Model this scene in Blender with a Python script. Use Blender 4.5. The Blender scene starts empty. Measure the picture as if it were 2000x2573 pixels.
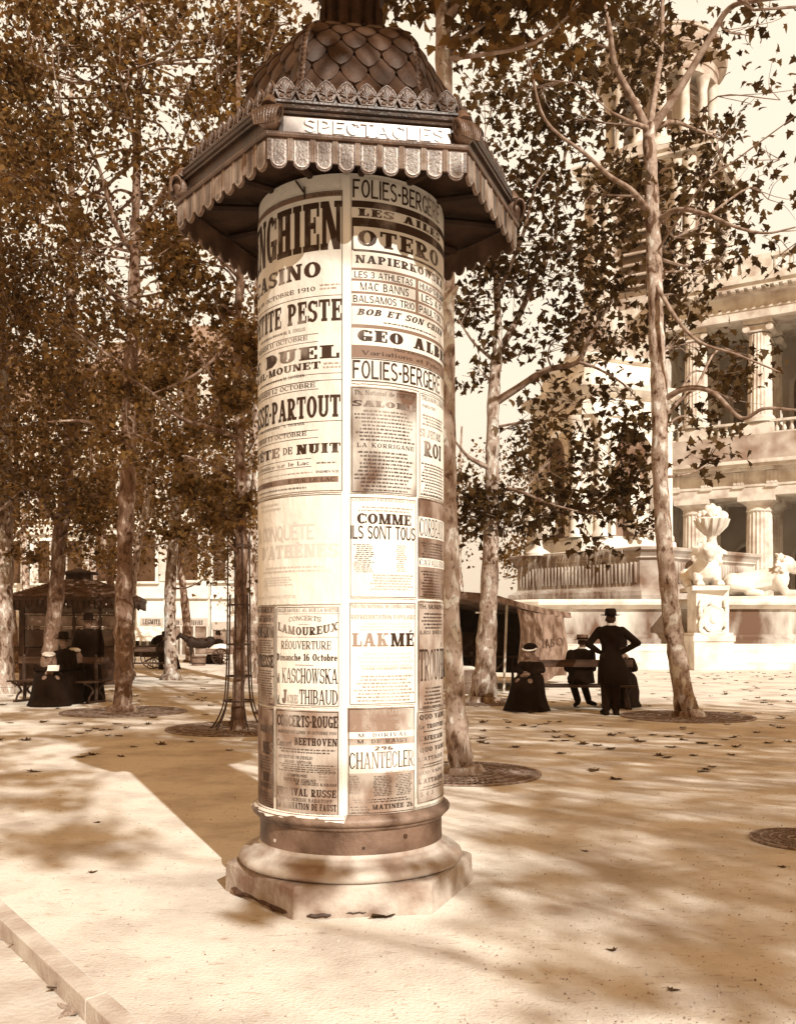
import bpy, math, random
import numpy as np
from mathutils import Vector, Matrix

# ------------------------------------------------------------------ camera, sky, sun, exposure
SC = bpy.context.scene
COL = SC.collection
R_ = math.radians
EYE = 1.45
FPX = 2430.0
HOR = 1575.0
cam_d = bpy.data.cameras.new('camera')
cam = bpy.data.objects.new('camera', cam_d)
COL.objects.link(cam)
cam.location = (0, 0, EYE)
cam.rotation_euler = (R_(90), 0, 0)
cam_d.sensor_fit = 'HORIZONTAL'
cam_d.sensor_width = 36
cam_d.lens = 36 * FPX / 2000.0
cam_d.shift_y = (HOR - 2573 / 2.0) / 2000.0
cam_d.clip_start = 0.05
cam_d.clip_end = 2000
SC.camera = cam

SUN_EL = R_(33.0)
SUN_H = (0.4017, -0.9158)
SV = Vector((SUN_H[0] * math.cos(SUN_EL), SUN_H[1] * math.cos(SUN_EL), math.sin(SUN_EL)))

world = bpy.data.worlds.new('World')
SC.world = world
world.use_nodes = True
wn = world.node_tree.nodes
wl = world.node_tree.links
wn.clear()
w_out = wn.new('ShaderNodeOutputWorld')
w_bg = wn.new('ShaderNodeBackground')
w_bg.inputs['Strength'].default_value = 0.1
w_sky = wn.new('ShaderNodeTexSky')
w_sky.sky_type = 'NISHITA'
w_sky.sun_disc = False
w_sky.sun_elevation = SUN_EL
w_sky.sun_rotation = math.atan2(SUN_H[0], SUN_H[1])
w_sky.dust_density = 3.0
w_bw = wn.new('ShaderNodeRGBToBW')
wl.new(w_sky.outputs[0], w_bw.inputs[0])
w_tc = wn.new('ShaderNodeTexCoord')
w_sep = wn.new('ShaderNodeSeparateXYZ')
wl.new(w_tc.outputs['Generated'], w_sep.inputs[0])
w_fy = wn.new('ShaderNodeMapRange')
w_fy.interpolation_type = 'SMOOTHSTEP'
w_fy.inputs[1].default_value = 0.1
w_fy.inputs[2].default_value = 0.55
wl.new(w_sep.outputs[1], w_fy.inputs[0])
w_fz = wn.new('ShaderNodeMapRange')
w_fz.interpolation_type = 'SMOOTHSTEP'
w_fz.inputs[1].default_value = 0.72
w_fz.inputs[2].default_value = 0.5
wl.new(w_sep.outputs[2], w_fz.inputs[0])
w_f = wn.new('ShaderNodeMath')
w_f.operation = 'MULTIPLY'
wl.new(w_fy.outputs[0], w_f.inputs[0])
wl.new(w_fz.outputs[0], w_f.inputs[1])
# a toned sky: pale cream low in the north, tawny overhead
w_lm = wn.new('ShaderNodeMapRange')
w_lm.clamp = True
w_lm.inputs[1].default_value = 0.0
w_lm.inputs[2].default_value = 6.0
w_lm.inputs[3].default_value = 0.85
w_lm.inputs[4].default_value = 1.05
wl.new(w_bw.outputs[0], w_lm.inputs[0])
w_mix = wn.new('ShaderNodeMix')
w_mix.data_type = 'RGBA'
w_mix.inputs[6].default_value = (5.3, 2.6, 0.85, 1)
w_mix.inputs[7].default_value = (9.9, 8.6, 6.9, 1)
wl.new(w_f.outputs[0], w_mix.inputs[0])
w_mul = wn.new('ShaderNodeMix')
w_mul.data_type = 'RGBA'
w_mul.blend_type = 'MULTIPLY'
w_mul.inputs[0].default_value = 1.0
wl.new(w_mix.outputs[2], w_mul.inputs[6])
wl.new(w_lm.outputs[0], w_mul.inputs[7])
wl.new(w_mul.outputs[2], w_bg.inputs['Color'])
wl.new(w_bg.outputs[0], w_out.inputs[0])

sun_d = bpy.data.lights.new('sun', 'SUN')
sun_d.energy = 5.0
sun_d.angle = R_(0.55)
sun_d.color = (1.0, 0.95, 0.85)
sun = bpy.data.objects.new('sun', sun_d)
COL.objects.link(sun)
sun.rotation_euler = SV.to_track_quat('Z', 'Y').to_euler()

SC.view_settings.view_transform = 'Standard'
SC.view_settings.look = 'None'
SC.view_settings.exposure = 0.38
SC.view_settings.gamma = 1.0
SC.render.engine = 'CYCLES'
SC.cycles.max_bounces = 5
SC.cycles.diffuse_bounces = 3
SC.cycles.glossy_bounces = 2
SC.cycles.transmission_bounces = 3
SC.cycles.transparent_max_bounces = 6
SC.cycles.use_denoising = True
SC.cycles.caustics_reflective = False
SC.cycles.caustics_refractive = False

# ------------------------------------------------------------------ helpers
def at(px, py, Y):
    """point at depth Y seen at (px, py) of the photograph"""
    return ((px - 1000.0) / FPX * Y, Y, EYE - (py - HOR) / FPX * Y)

def Yg(py):
    """depth of a ground point seen at row py"""
    return EYE * FPX / (py - HOR)
def Xg(px, Y): return (px - 1000.0) / FPX * Y

def tag(o, label=None, cat=None, group=None, kind=None):
    if label: o['label'] = label
    if cat: o['category'] = cat
    if group: o['group'] = group
    if kind: o['kind'] = kind
    return o

def thing(name, label, cat, loc=(0, 0, 0), rz=0.0, group=None):
    o = bpy.data.objects.new(name, None)
    o.empty_display_size = 0.2
    COL.objects.link(o)
    o.location = loc
    o.rotation_euler = (0, 0, rz)
    return tag(o, label, cat, group)

def copy_tree(o, parent=None):
    c = o.copy()
    COL.objects.link(c)
    c.parent = parent
    for ch in list(o.children):
        copy_tree(ch, c)
    return c

class MB:
    def __init__(s, off=(0, 0, 0)):
        s.v = []; s.f = []; s.off = off
    def add(s, vs, fs):
        b = len(s.v)
        s.v.extend(vs)
        s.f.extend([tuple(i + b for i in f) for f in fs])
    def quad(s, a, b, c, d):
        s.add([a, b, c, d], [(0, 1, 2, 3)])
    def box(s, c, d, rz=0.0, M=None):
        hx, hy, hz = d[0] / 2, d[1] / 2, d[2] / 2
        vs = [(x, y, z) for x in (-hx, hx) for y in (-hy, hy) for z in (-hz, hz)]
        if rz:
            cs, sn = math.cos(rz), math.sin(rz)
            vs = [(x * cs - y * sn, x * sn + y * cs, z) for x, y, z in vs]
        if M is not None:
            vs = [tuple(M @ Vector(p)) for p in vs]
        vs = [(x + c[0], y + c[1], z + c[2]) for x, y, z in vs]
        s.add(vs, [(0, 1, 3, 2), (4, 6, 7, 5), (0, 4, 5, 1), (2, 3, 7, 6), (0, 2, 6, 4), (1, 5, 7, 3)])
    def box2(s, a, b):
        s.box([(a[i] + b[i]) / 2 for i in range(3)], [abs(b[i] - a[i]) for i in range(3)])
    def lathe(s, prof, n=48, c=(0, 0), ph=0.0, cap0=False, cap1=False, sx=1.0, sy=1.0):
        m = len(prof)
        vs = []
        for r, z in prof:
            for k in range(n):
                a = ph + 2 * math.pi * k / n
                vs.append((c[0] + r * math.cos(a) * sx, c[1] + r * math.sin(a) * sy, z))
        fs = []
        for i in range(m - 1):
            for k in range(n):
                k2 = (k + 1) % n
                fs.append((i * n + k, i * n + k2, (i + 1) * n + k2, (i + 1) * n + k))
        if cap0: fs.append(tuple(reversed(range(n))))
        if cap1: fs.append(tuple((m - 1) * n + k for k in range(n)))
        s.add(vs, fs)
    def tube(s, pts, rads, n=8, cap=True, flat=1.0):
        pts = [Vector(p) for p in pts]
        if not hasattr(rads, '__len__'): rads = [rads] * len(pts)
        m = len(pts)
        t0 = (pts[1] - pts[0]).normalized()
        ref = Vector((0, 0, 1)) if abs(t0.z) < 0.9 else Vector((1, 0, 0))
        u = t0.cross(ref).normalized()
        vs = []
        for i, p in enumerate(pts):
            if i == 0: t = pts[1] - pts[0]
            elif i == m - 1: t = pts[-1] - pts[-2]
            else: t = pts[i + 1] - pts[i - 1]
            if t.length < 1e-9: t = t0.copy()
            t.normalize()
            u = (u - t * u.dot(t))
            if u.length < 1e-6: u = t.cross(Vector((0.3, 1, 0.2)))
            u.normalize()
            w = t.cross(u)
            for k in range(n):
                a = 2 * math.pi * k / n
                q = p + u * (math.cos(a) * rads[i]) + w * (math.sin(a) * rads[i] * flat)
                vs.append((q.x, q.y, q.z))
        fs = []
        for i in range(m - 1):
            for k in range(n):
                k2 = (k + 1) % n
                fs.append((i * n + k, i * n + k2, (i + 1) * n + k2, (i + 1) * n + k))
        if cap:
            fs.append(tuple(reversed(range(n))))
            fs.append(tuple((m - 1) * n + k for k in range(n)))
        s.add(vs, fs)
    def ell(s, c, r, n=14, m=8, M=None):
        vs = [(0, 0, -1)]
        for i in range(1, m):
            a = -math.pi / 2 + math.pi * i / m
            for k in range(n):
                b = 2 * math.pi * k / n
                vs.append((math.cos(a) * math.cos(b), math.cos(a) * math.sin(b), math.sin(a)))
        vs.append((0, 0, 1))
        vs = [(x * r[0], y * r[1], z * r[2]) for x, y, z in vs]
        if M is not None: vs = [tuple(M @ Vector(p)) for p in vs]
        vs = [(x + c[0], y + c[1], z + c[2]) for x, y, z in vs]
        fs = []
        for k in range(n):
            fs.append((0, 1 + (k + 1) % n, 1 + k))
            fs.append((len(vs) - 1, 1 + (m - 2) * n + k, 1 + (m - 2) * n + (k + 1) % n))
        for i in range(m - 2):
            for k in range(n):
                k2 = (k + 1) % n
                fs.append((1 + i * n + k, 1 + i * n + k2, 1 + (i + 1) * n + k2, 1 + (i + 1) * n + k))
        s.add(vs, fs)
    def loft(s, rings, cap=True):
        n = len(rings[0])
        vs = [tuple(p) for r in rings for p in r]
        fs = []
        for i in range(len(rings) - 1):
            for k in range(n):
                k2 = (k + 1) % n
                fs.append((i * n + k, i * n + k2, (i + 1) * n + k2, (i + 1) * n + k))
        if cap:
            fs.append(tuple(reversed(range(n))))
            fs.append(tuple((len(rings) - 1) * n + k for k in range(n)))
        s.add(vs, fs)
    def eloft(s, secs, n=20, cap=True):
        """secs: (cx, cy, z, rx, ry)"""
        s.loft([[(cx + rx * math.cos(2 * math.pi * k / n), cy + ry * math.sin(2 * math.pi * k / n), z) for k in range(n)] for cx, cy, z, rx, ry in secs], cap)
    def prism(s, poly, f0, f1):
        """poly of (a, b); f0, f1 map (a, b) to the two sides"""
        n = len(poly)
        vs = [tuple(f0(a, b)) for a, b in poly] + [tuple(f1(a, b)) for a, b in poly]
        fs = [tuple(range(n)), tuple(reversed(range(n, 2 * n)))]
        for k in range(n):
            k2 = (k + 1) % n
            fs.append((k, k + n, k2 + n, k2))
        s.add(vs, fs)
    def xf(s, M, start=0):
        for i in range(start, len(s.v)):
            p = M @ Vector(s.v[i]); s.v[i] = (p.x, p.y, p.z)
    def build(s, name, mat, parent=None, smooth=0, label=None, bevel=0):
        me = bpy.data.meshes.new(name)
        ox, oy, oz = s.off
        me.from_pydata([(x - ox, y - oy, z - oz) for x, y, z in s.v], [], s.f)
        me.update()
        if mat is not None: me.materials.append(mat)
        if smooth:
            me.polygons.foreach_set('use_smooth', [True] * len(me.polygons))
            me.set_sharp_from_angle(angle=R_(smooth))
        o = bpy.data.objects.new(name, me)
        COL.objects.link(o)
        if parent is not None: o.parent = parent
        if label: o['label'] = label
        if bevel:
            b = o.modifiers.new('bevel', 'BEVEL'); b.width = bevel; b.segments = 2; b.limit_method = 'ANGLE'; b.angle_limit = R_(40)
        return o

def crom(pts, k=5):
    """smooth curve through the points"""
    P = [np.array(p, float) for p in pts]
    if len(P) < 3: return [tuple(p) for p in P]
    P = [2 * P[0] - P[1]] + P + [2 * P[-1] - P[-2]]
    out = []
    for i in range(1, len(P) - 2):
        for j in range(k):
            t = j / k
            out.append(0.5 * ((2 * P[i]) + (P[i + 1] - P[i - 1]) * t + (2 * P[i - 1] - 5 * P[i] + 4 * P[i + 1] - P[i + 2]) * t * t + (3 * P[i] - P[i - 1] - 3 * P[i + 1] + P[i + 2]) * t ** 3))
    out.append(P[-2])
    return [tuple(p) for p in out]

# ------------------------------------------------------------------ materials (toned like an albumen print)
def sepia(a):
    t = min(1.0, a / 0.6) ** 0.7
    return (a, a * (0.35 + 0.60 * t), a * (0.08 + 0.78 * t), 1)

_mats = {}
def mat(name, a, a2=None, scale=6.0, rough=0.85, bump=0.0, bscale=None, spec=0.25, detail=6.0, lo=0.35, hi=0.65, stretch=None, metal=0.0):
    """plain surface: albedo a, blotched towards a2 by noise"""
    if name in _mats: return _mats[name]
    m = bpy.data.materials.new(name); m.use_nodes = True
    nt = m.node_tree; N = nt.nodes; L = nt.links
    p = N['Principled BSDF']
    p.inputs['Roughness'].default_value = rough
    p.inputs['Metallic'].default_value = metal
    p.inputs['Specular IOR Level'].default_value = spec
    tc = N.new('ShaderNodeTexCoord')
    src = tc.outputs['Object']
    if stretch:
        mp = N.new('ShaderNodeMapping'); mp.inputs['Scale'].default_value = stretch
        L.new(src, mp.inputs[0]); src = mp.outputs[0]
    if a2 is None:
        p.inputs['Base Color'].default_value = sepia(a)
    else:
        nz = N.new('ShaderNodeTexNoise'); nz.inputs['Scale'].default_value = scale; nz.inputs['Detail'].default_value = detail
        L.new(src, nz.inputs['Vector'])
        rp = N.new('ShaderNodeValToRGB')
        rp.color_ramp.elements[0].position = lo; rp.color_ramp.elements[0].color = sepia(a)
        rp.color_ramp.elements[1].position = hi; rp.color_ramp.elements[1].color = sepia(a2)
        L.new(nz.outputs[0], rp.inputs[0]); L.new(rp.outputs[0], p.inputs['Base Color'])
    if bump:
        nb = N.new('ShaderNodeTexNoise'); nb.inputs['Scale'].default_value = bscale or scale * 6; nb.inputs['Detail'].default_value = 5
        L.new(src, nb.inputs['Vector'])
        bp = N.new('ShaderNodeBump'); bp.inputs['Strength'].default_value = bump; bp.inputs['Distance'].default_value = 0.02
        L.new(nb.outputs[0], bp.inputs['Height']); L.new(bp.outputs[0], p.inputs['Normal'])
    _mats[name] = m
    return m

def bark_mat(name, a, b, c):
    if name in _mats: return _mats[name]
    m = bpy.data.materials.new(name); m.use_nodes = True
    nt = m.node_tree; N = nt.nodes; L = nt.links
    p = N['Principled BSDF']; p.inputs['Roughness'].default_value = 0.85; p.inputs['Specular IOR Level'].default_value = 0.2
    tc = N.new('ShaderNodeTexCoord')
    mp = N.new('ShaderNodeMapping'); mp.inputs['Scale'].default_value = (1, 1, 0.5)
    L.new(tc.outputs['Object'], mp.inputs[0])
    n1 = N.new('ShaderNodeTexNoise'); n1.inputs['Scale'].default_value = 7; n1.inputs['Detail'].default_value = 4; n1.inputs['Distortion'].default_value = 0.8
    L.new(mp.outputs[0], n1.inputs['Vector'])
    rp = N.new('ShaderNodeValToRGB')
    e = rp.color_ramp.elements
    e[0].position = 0.36; e[0].color = sepia(a)
    e[1].position = 0.62; e[1].color = sepia(c)
    x = e.new(0.45); x.color = sepia(b); x = e.new(0.56); x.color = sepia(b * 1.1)
    L.new(n1.outputs[0], rp.inputs[0])
    n2 = N.new('ShaderNodeTexNoise'); n2.inputs['Scale'].default_value = 34; n2.inputs['Detail'].default_value = 5
    L.new(mp.outputs[0], n2.inputs['Vector'])
    r2 = N.new('ShaderNodeValToRGB'); r2.color_ramp.elements[0].position = 0.33; r2.color_ramp.elements[0].color = (0.35, 0.3, 0.25, 1)
    r2.color_ramp.elements[1].position = 0.46; r2.color_ramp.elements[1].color = (1, 1, 1, 1)
    L.new(n2.outputs[0], r2.inputs[0])
    mx = N.new('ShaderNodeMix'); mx.data_type = 'RGBA'; mx.blend_type = 'MULTIPLY'; mx.inputs[0].default_value = 0.8
    L.new(rp.outputs[0], mx.inputs[6]); L.new(r2.outputs[0], mx.inputs[7]); L.new(mx.outputs[2], p.inputs['Base Color'])
    bp = N.new('ShaderNodeBump'); bp.inputs['Strength'].default_value = 0.5; bp.inputs['Distance'].default_value = 0.02
    L.new(n1.outputs[0], bp.inputs['Height']); L.new(bp.outputs[0], p.inputs['Normal'])
    _mats[name] = m
    return m

def leaf_mat(name, a, a2, trans=0.45):
    if name in _mats: return _mats[name]
    m = bpy.data.materials.new(name); m.use_nodes = True
    nt = m.node_tree; N = nt.nodes; L = nt.links
    N.clear()
    o = N.new('ShaderNodeOutputMaterial')
    geo = N.new('ShaderNodeNewGeometry')
    rp = N.new('ShaderNodeValToRGB'); rp.color_ramp.elements[0].color = (a, a * .48, a * .14, 1); rp.color_ramp.elements[1].color = (a2, a2 * .56, a2 * .20, 1)
    L.new(geo.outputs['Random Per Island'], rp.inputs[0])
    d = N.new('ShaderNodeBsdfPrincipled'); d.inputs['Roughness'].default_value = 0.6; d.inputs['Specular IOR Level'].default_value = 0.1
    t = N.new('ShaderNodeBsdfTranslucent')
    L.new(rp.outputs[0], d.inputs['Base Color'])
    r2 = N.new('ShaderNodeValToRGB'); r2.color_ramp.elements[0].color = (a * 1.5, a * .8, a * .22, 1); r2.color_ramp.elements[1].color = (a2 * 2.6, a2 * 1.5, a2 * .45, 1)
    L.new(geo.outputs['Random Per Island'], r2.inputs[0]); L.new(r2.outputs[0], t.inputs[0])
    mx = N.new('ShaderNodeMixShader'); mx.inputs[0].default_value = trans
    L.new(d.outputs[0], mx.inputs[1]); L.new(t.outputs[0], mx.inputs[2]); L.new(mx.outputs[0], o.inputs[0])
    _mats[name] = m
    return m

M_ground = None
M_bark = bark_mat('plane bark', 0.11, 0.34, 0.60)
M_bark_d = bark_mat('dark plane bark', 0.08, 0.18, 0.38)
M_branch = mat('branch bark', 0.16, 0.36, 9)
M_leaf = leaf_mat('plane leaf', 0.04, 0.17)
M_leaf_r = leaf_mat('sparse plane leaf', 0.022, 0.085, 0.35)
M_leaf_far = leaf_mat('far leaf', 0.05, 0.17)
M_dead = leaf_mat('dead leaf', 0.04, 0.13, 0.1)
M_iron = mat('black iron', 0.03, 0.06, 20, 0.6, 0.1, spec=0.4)
M_bronze = mat('painted cast iron', 0.018, 0.055, 9, 0.42, 0.25, 60, spec=0.6)
M_bronze_l = mat('worn painted iron', 0.05, 0.15, 7, 0.42, 0.3, 70, spec=0.6)
M_basecast = mat('pale painted iron', 0.32, 0.58, 6, 0.6, 0.25, 50, spec=0.4, detail=9)
M_plinth = mat('plinth cement', 0.22, 0.52, 5, 0.85, 0.4, 40, detail=9)
M_stone = mat('pale limestone', 0.50, 0.80, 1.4, 0.9, 0.25, 20, detail=10, lo=.3, hi=.55)
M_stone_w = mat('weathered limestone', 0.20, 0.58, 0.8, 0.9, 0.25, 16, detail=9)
M_stone_d = mat('dark wet stone', 0.12, 0.34, 1.1, 0.6, 0.25, 14, detail=9, stretch=(3, 3, 0.6))
M_church = mat('church stone', 0.42, 0.68, 1.1, 0.9, 0.25, 18, detail=10, lo=.32, hi=.6)
M_church_w = mat('sooty church stone', 0.26, 0.54, .7, 0.9, 0.25, 16, detail=10)
M_wall = mat('church wall', 0.40, 0.58, 0.3, 0.9, 0.15, 8)
M_cloth_b = mat('black cloth', 0.007, 0.013, 8, 0.95, 0.3, 60, spec=0.1)
M_cloth_d = mat('dark wool', 0.01, 0.02, 8, 0.95, 0.3, 60, spec=0.1)
M_cloth_w = mat('white cloth', 0.75, None, 5, 0.9)
M_skin = mat('skin', 0.16, 0.22, 20, 0.7)
M_canvas = mat('old canvas', 0.10, 0.28, 3, 0.95, 0.3, 30, detail=8)
M_wood = mat('old wood', 0.10, 0.26, 4, 0.8, 0.3, 30, stretch=(1, 1, 8))
M_wood_d = mat('dark painted wood', 0.03, 0.07, 6, 0.6, 0.2)
M_plaster = mat('house plaster', 0.66, 0.80, 0.5, 0.95)
M_glass = mat('dark window', 0.05, 0.09, 2, 0.15, spec=0.7)
M_straw = mat('wicker', 0.2, 0.4, 40, 0.8, 0.4)
M_soil = mat('soil', 0.06, 0.14, 20, 1.0, 0.6)
# ------------------------------------------------------------------ ground
KP = (-2.12, 5.15); KD = (0.592, -0.806)      # kerb line
KN = (-0.806, -0.592)                          # towards the road
def kpt(t, w): return (KP[0] + KD[0] * t + KN[0] * w, KP[1] + KD[1] * t + KN[1] * w)

def ground_mat():
    m = bpy.data.materials.new('sanded pavement'); m.use_nodes = True
    nt = m.node_tree; N = nt.nodes; L = nt.links
    p = N['Principled BSDF']; p.inputs['Roughness'].default_value = 0.95; p.inputs['Specular IOR Level'].default_value = 0.15
    tc = N.new('ShaderNodeTexCoord')
    n1 = N.new('ShaderNodeTexNoise'); n1.inputs['Scale'].default_value = 1.3; n1.inputs['Detail'].default_value = 9; n1.inputs['Roughness'].default_value = 0.62
    L.new(tc.outputs['Object'], n1.inputs['Vector'])
    rp = N.new('ShaderNodeValToRGB'); e = rp.color_ramp.elements
    e[0].position = 0.36; e[0].color = sepia(0.54); e[1].position = 0.56; e[1].color = sepia(0.78)
    L.new(n1.outputs[0], rp.inputs[0])
    n2 = N.new('ShaderNodeTexNoise'); n2.inputs['Scale'].default_value = 19; n2.inputs['Detail'].default_value = 9; n2.inputs['Roughness'].default_value = .7
    mp = N.new('ShaderNodeMapping'); mp.inputs['Scale'].default_value = (0.5, 1.4, 1)
    L.new(tc.outputs['Object'], mp.inputs[0]); L.new(mp.outputs[0], n2.inputs['Vector'])
    r2 = N.new('ShaderNodeValToRGB'); f = r2.color_ramp.elements
    f[0].position = 0.33; f[0].color = (0.45, 0.34, 0.24, 1); f[1].position = 0.43; f[1].color = (1, 1, 1, 1)
    L.new(n2.outputs[0], r2.inputs[0])
    mx = N.new('ShaderNodeMix'); mx.data_type = 'RGBA'; mx.blend_type = 'MULTIPLY'; mx.inputs[0].default_value = 0.7
    L.new(rp.outputs[0], mx.inputs[6]); L.new(r2.outputs[0], mx.inputs[7]); L.new(mx.outputs[2], p.inputs['Base Color'])
    nb = N.new('ShaderNodeTexNoise'); nb.inputs['Scale'].default_value = 60; nb.inputs['Detail'].default_value = 6
    L.new(tc.outputs['Object'], nb.inputs['Vector'])
    bp = N.new('ShaderNodeBump'); bp.inputs['Strength'].default_value = 0.6; bp.inputs['Distance'].default_value = 0.012
    L.new(nb.outputs[0], bp.inputs['Height']); L.new(bp.outputs[0], p.inputs['Normal'])
    return m
M_ground = ground_mat()

b = MB()
far = 400
a0 = kpt(-far, 0); a1 = kpt(60, 0)
b.add([(a0[0], a0[1], 0), (a1[0], a1[1], 0), (far, a1[1] - 40, 0), (far, 700, 0), (a0[0], 700, 0)], [(0, 1, 2, 3, 4)])
tag(b.build('pavement', M_ground), kind='structure')
b = MB()
# kerb: separate stones with worn edges
rng = random.Random(5)
t = -31.1
while t < 14:
    ln = 2.4 + rng.random() * 0.5
    q = [kpt(t + 0.001, 0.001), kpt(t + ln - 0.001, 0.001), kpt(t + ln - 0.004, 0.085), kpt(t + 0.004, 0.085)]
    zt = 0.0015
    top = [(x, y, zt) for x, y in q[:2]] + [(x, y, zt - 0.012) for x, y in q[2:]]
    lo = [(x, y, -0.3) for x, y in q]
    lo[2] = kpt(t + ln - 0.004, 0.09) + (-0.3,); lo[3] = kpt(t + 0.004, 0.09) + (-0.3,)
    b.add(top + lo, [(0, 3, 2, 1), (0, 1, 5, 4), (1, 2, 6, 5), (2, 3, 7, 6), (3, 0, 4, 7)])
    t += ln
tag(b.build('kerb', mat('kerb stone', 0.44, 0.66, 5, 0.9, 0.3, 50), bevel=0.004), kind='structure')
b = MB()
a0 = kpt(-far, 0.08); a1 = kpt(60, 0.08)
a2 = kpt(60, 200); a3 = kpt(-far, 200)
b.add([a0 + (-0.10,), a3 + (-0.10,), a2 + (-0.10,), a1 + (-0.10,)], [(0, 1, 2, 3)])
tag(b.build('road', mat('road setts', 0.48, 0.66, 3, 0.95, 0.4, 30)), kind='structure')

# ------------------------------------------------------------------ lettering: own slab, sans and roman capitals
STY = {
    'slab': dict(s=.26, b=.13, e=.07, t=.13),
    'fat':  dict(s=.33, b=.11, e=.07, t=.12),
    'sans': dict(s=.17, b=.13, e=0, t=0),
    'rom':  dict(s=.17, b=.075, e=.06, t=.065),
}
def arcq(cx, cy, rx, ry, tx, ty, a0, a1, n=None):
    n = n or max(4, int(abs(a1 - a0) / 26))
    out = []
    pa = []
    for i in range(n + 1):
        a = R_(a0 + (a1 - a0) * i / n)
        pa.append(((cx + rx * math.cos(a), cy + ry * math.sin(a)), (cx + (rx - tx) * math.cos(a), cy + (ry - ty) * math.sin(a))))
    for i in range(n):
        out.append((pa[i][0], pa[i + 1][0], pa[i + 1][1], pa[i][1]))
    return out

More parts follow.
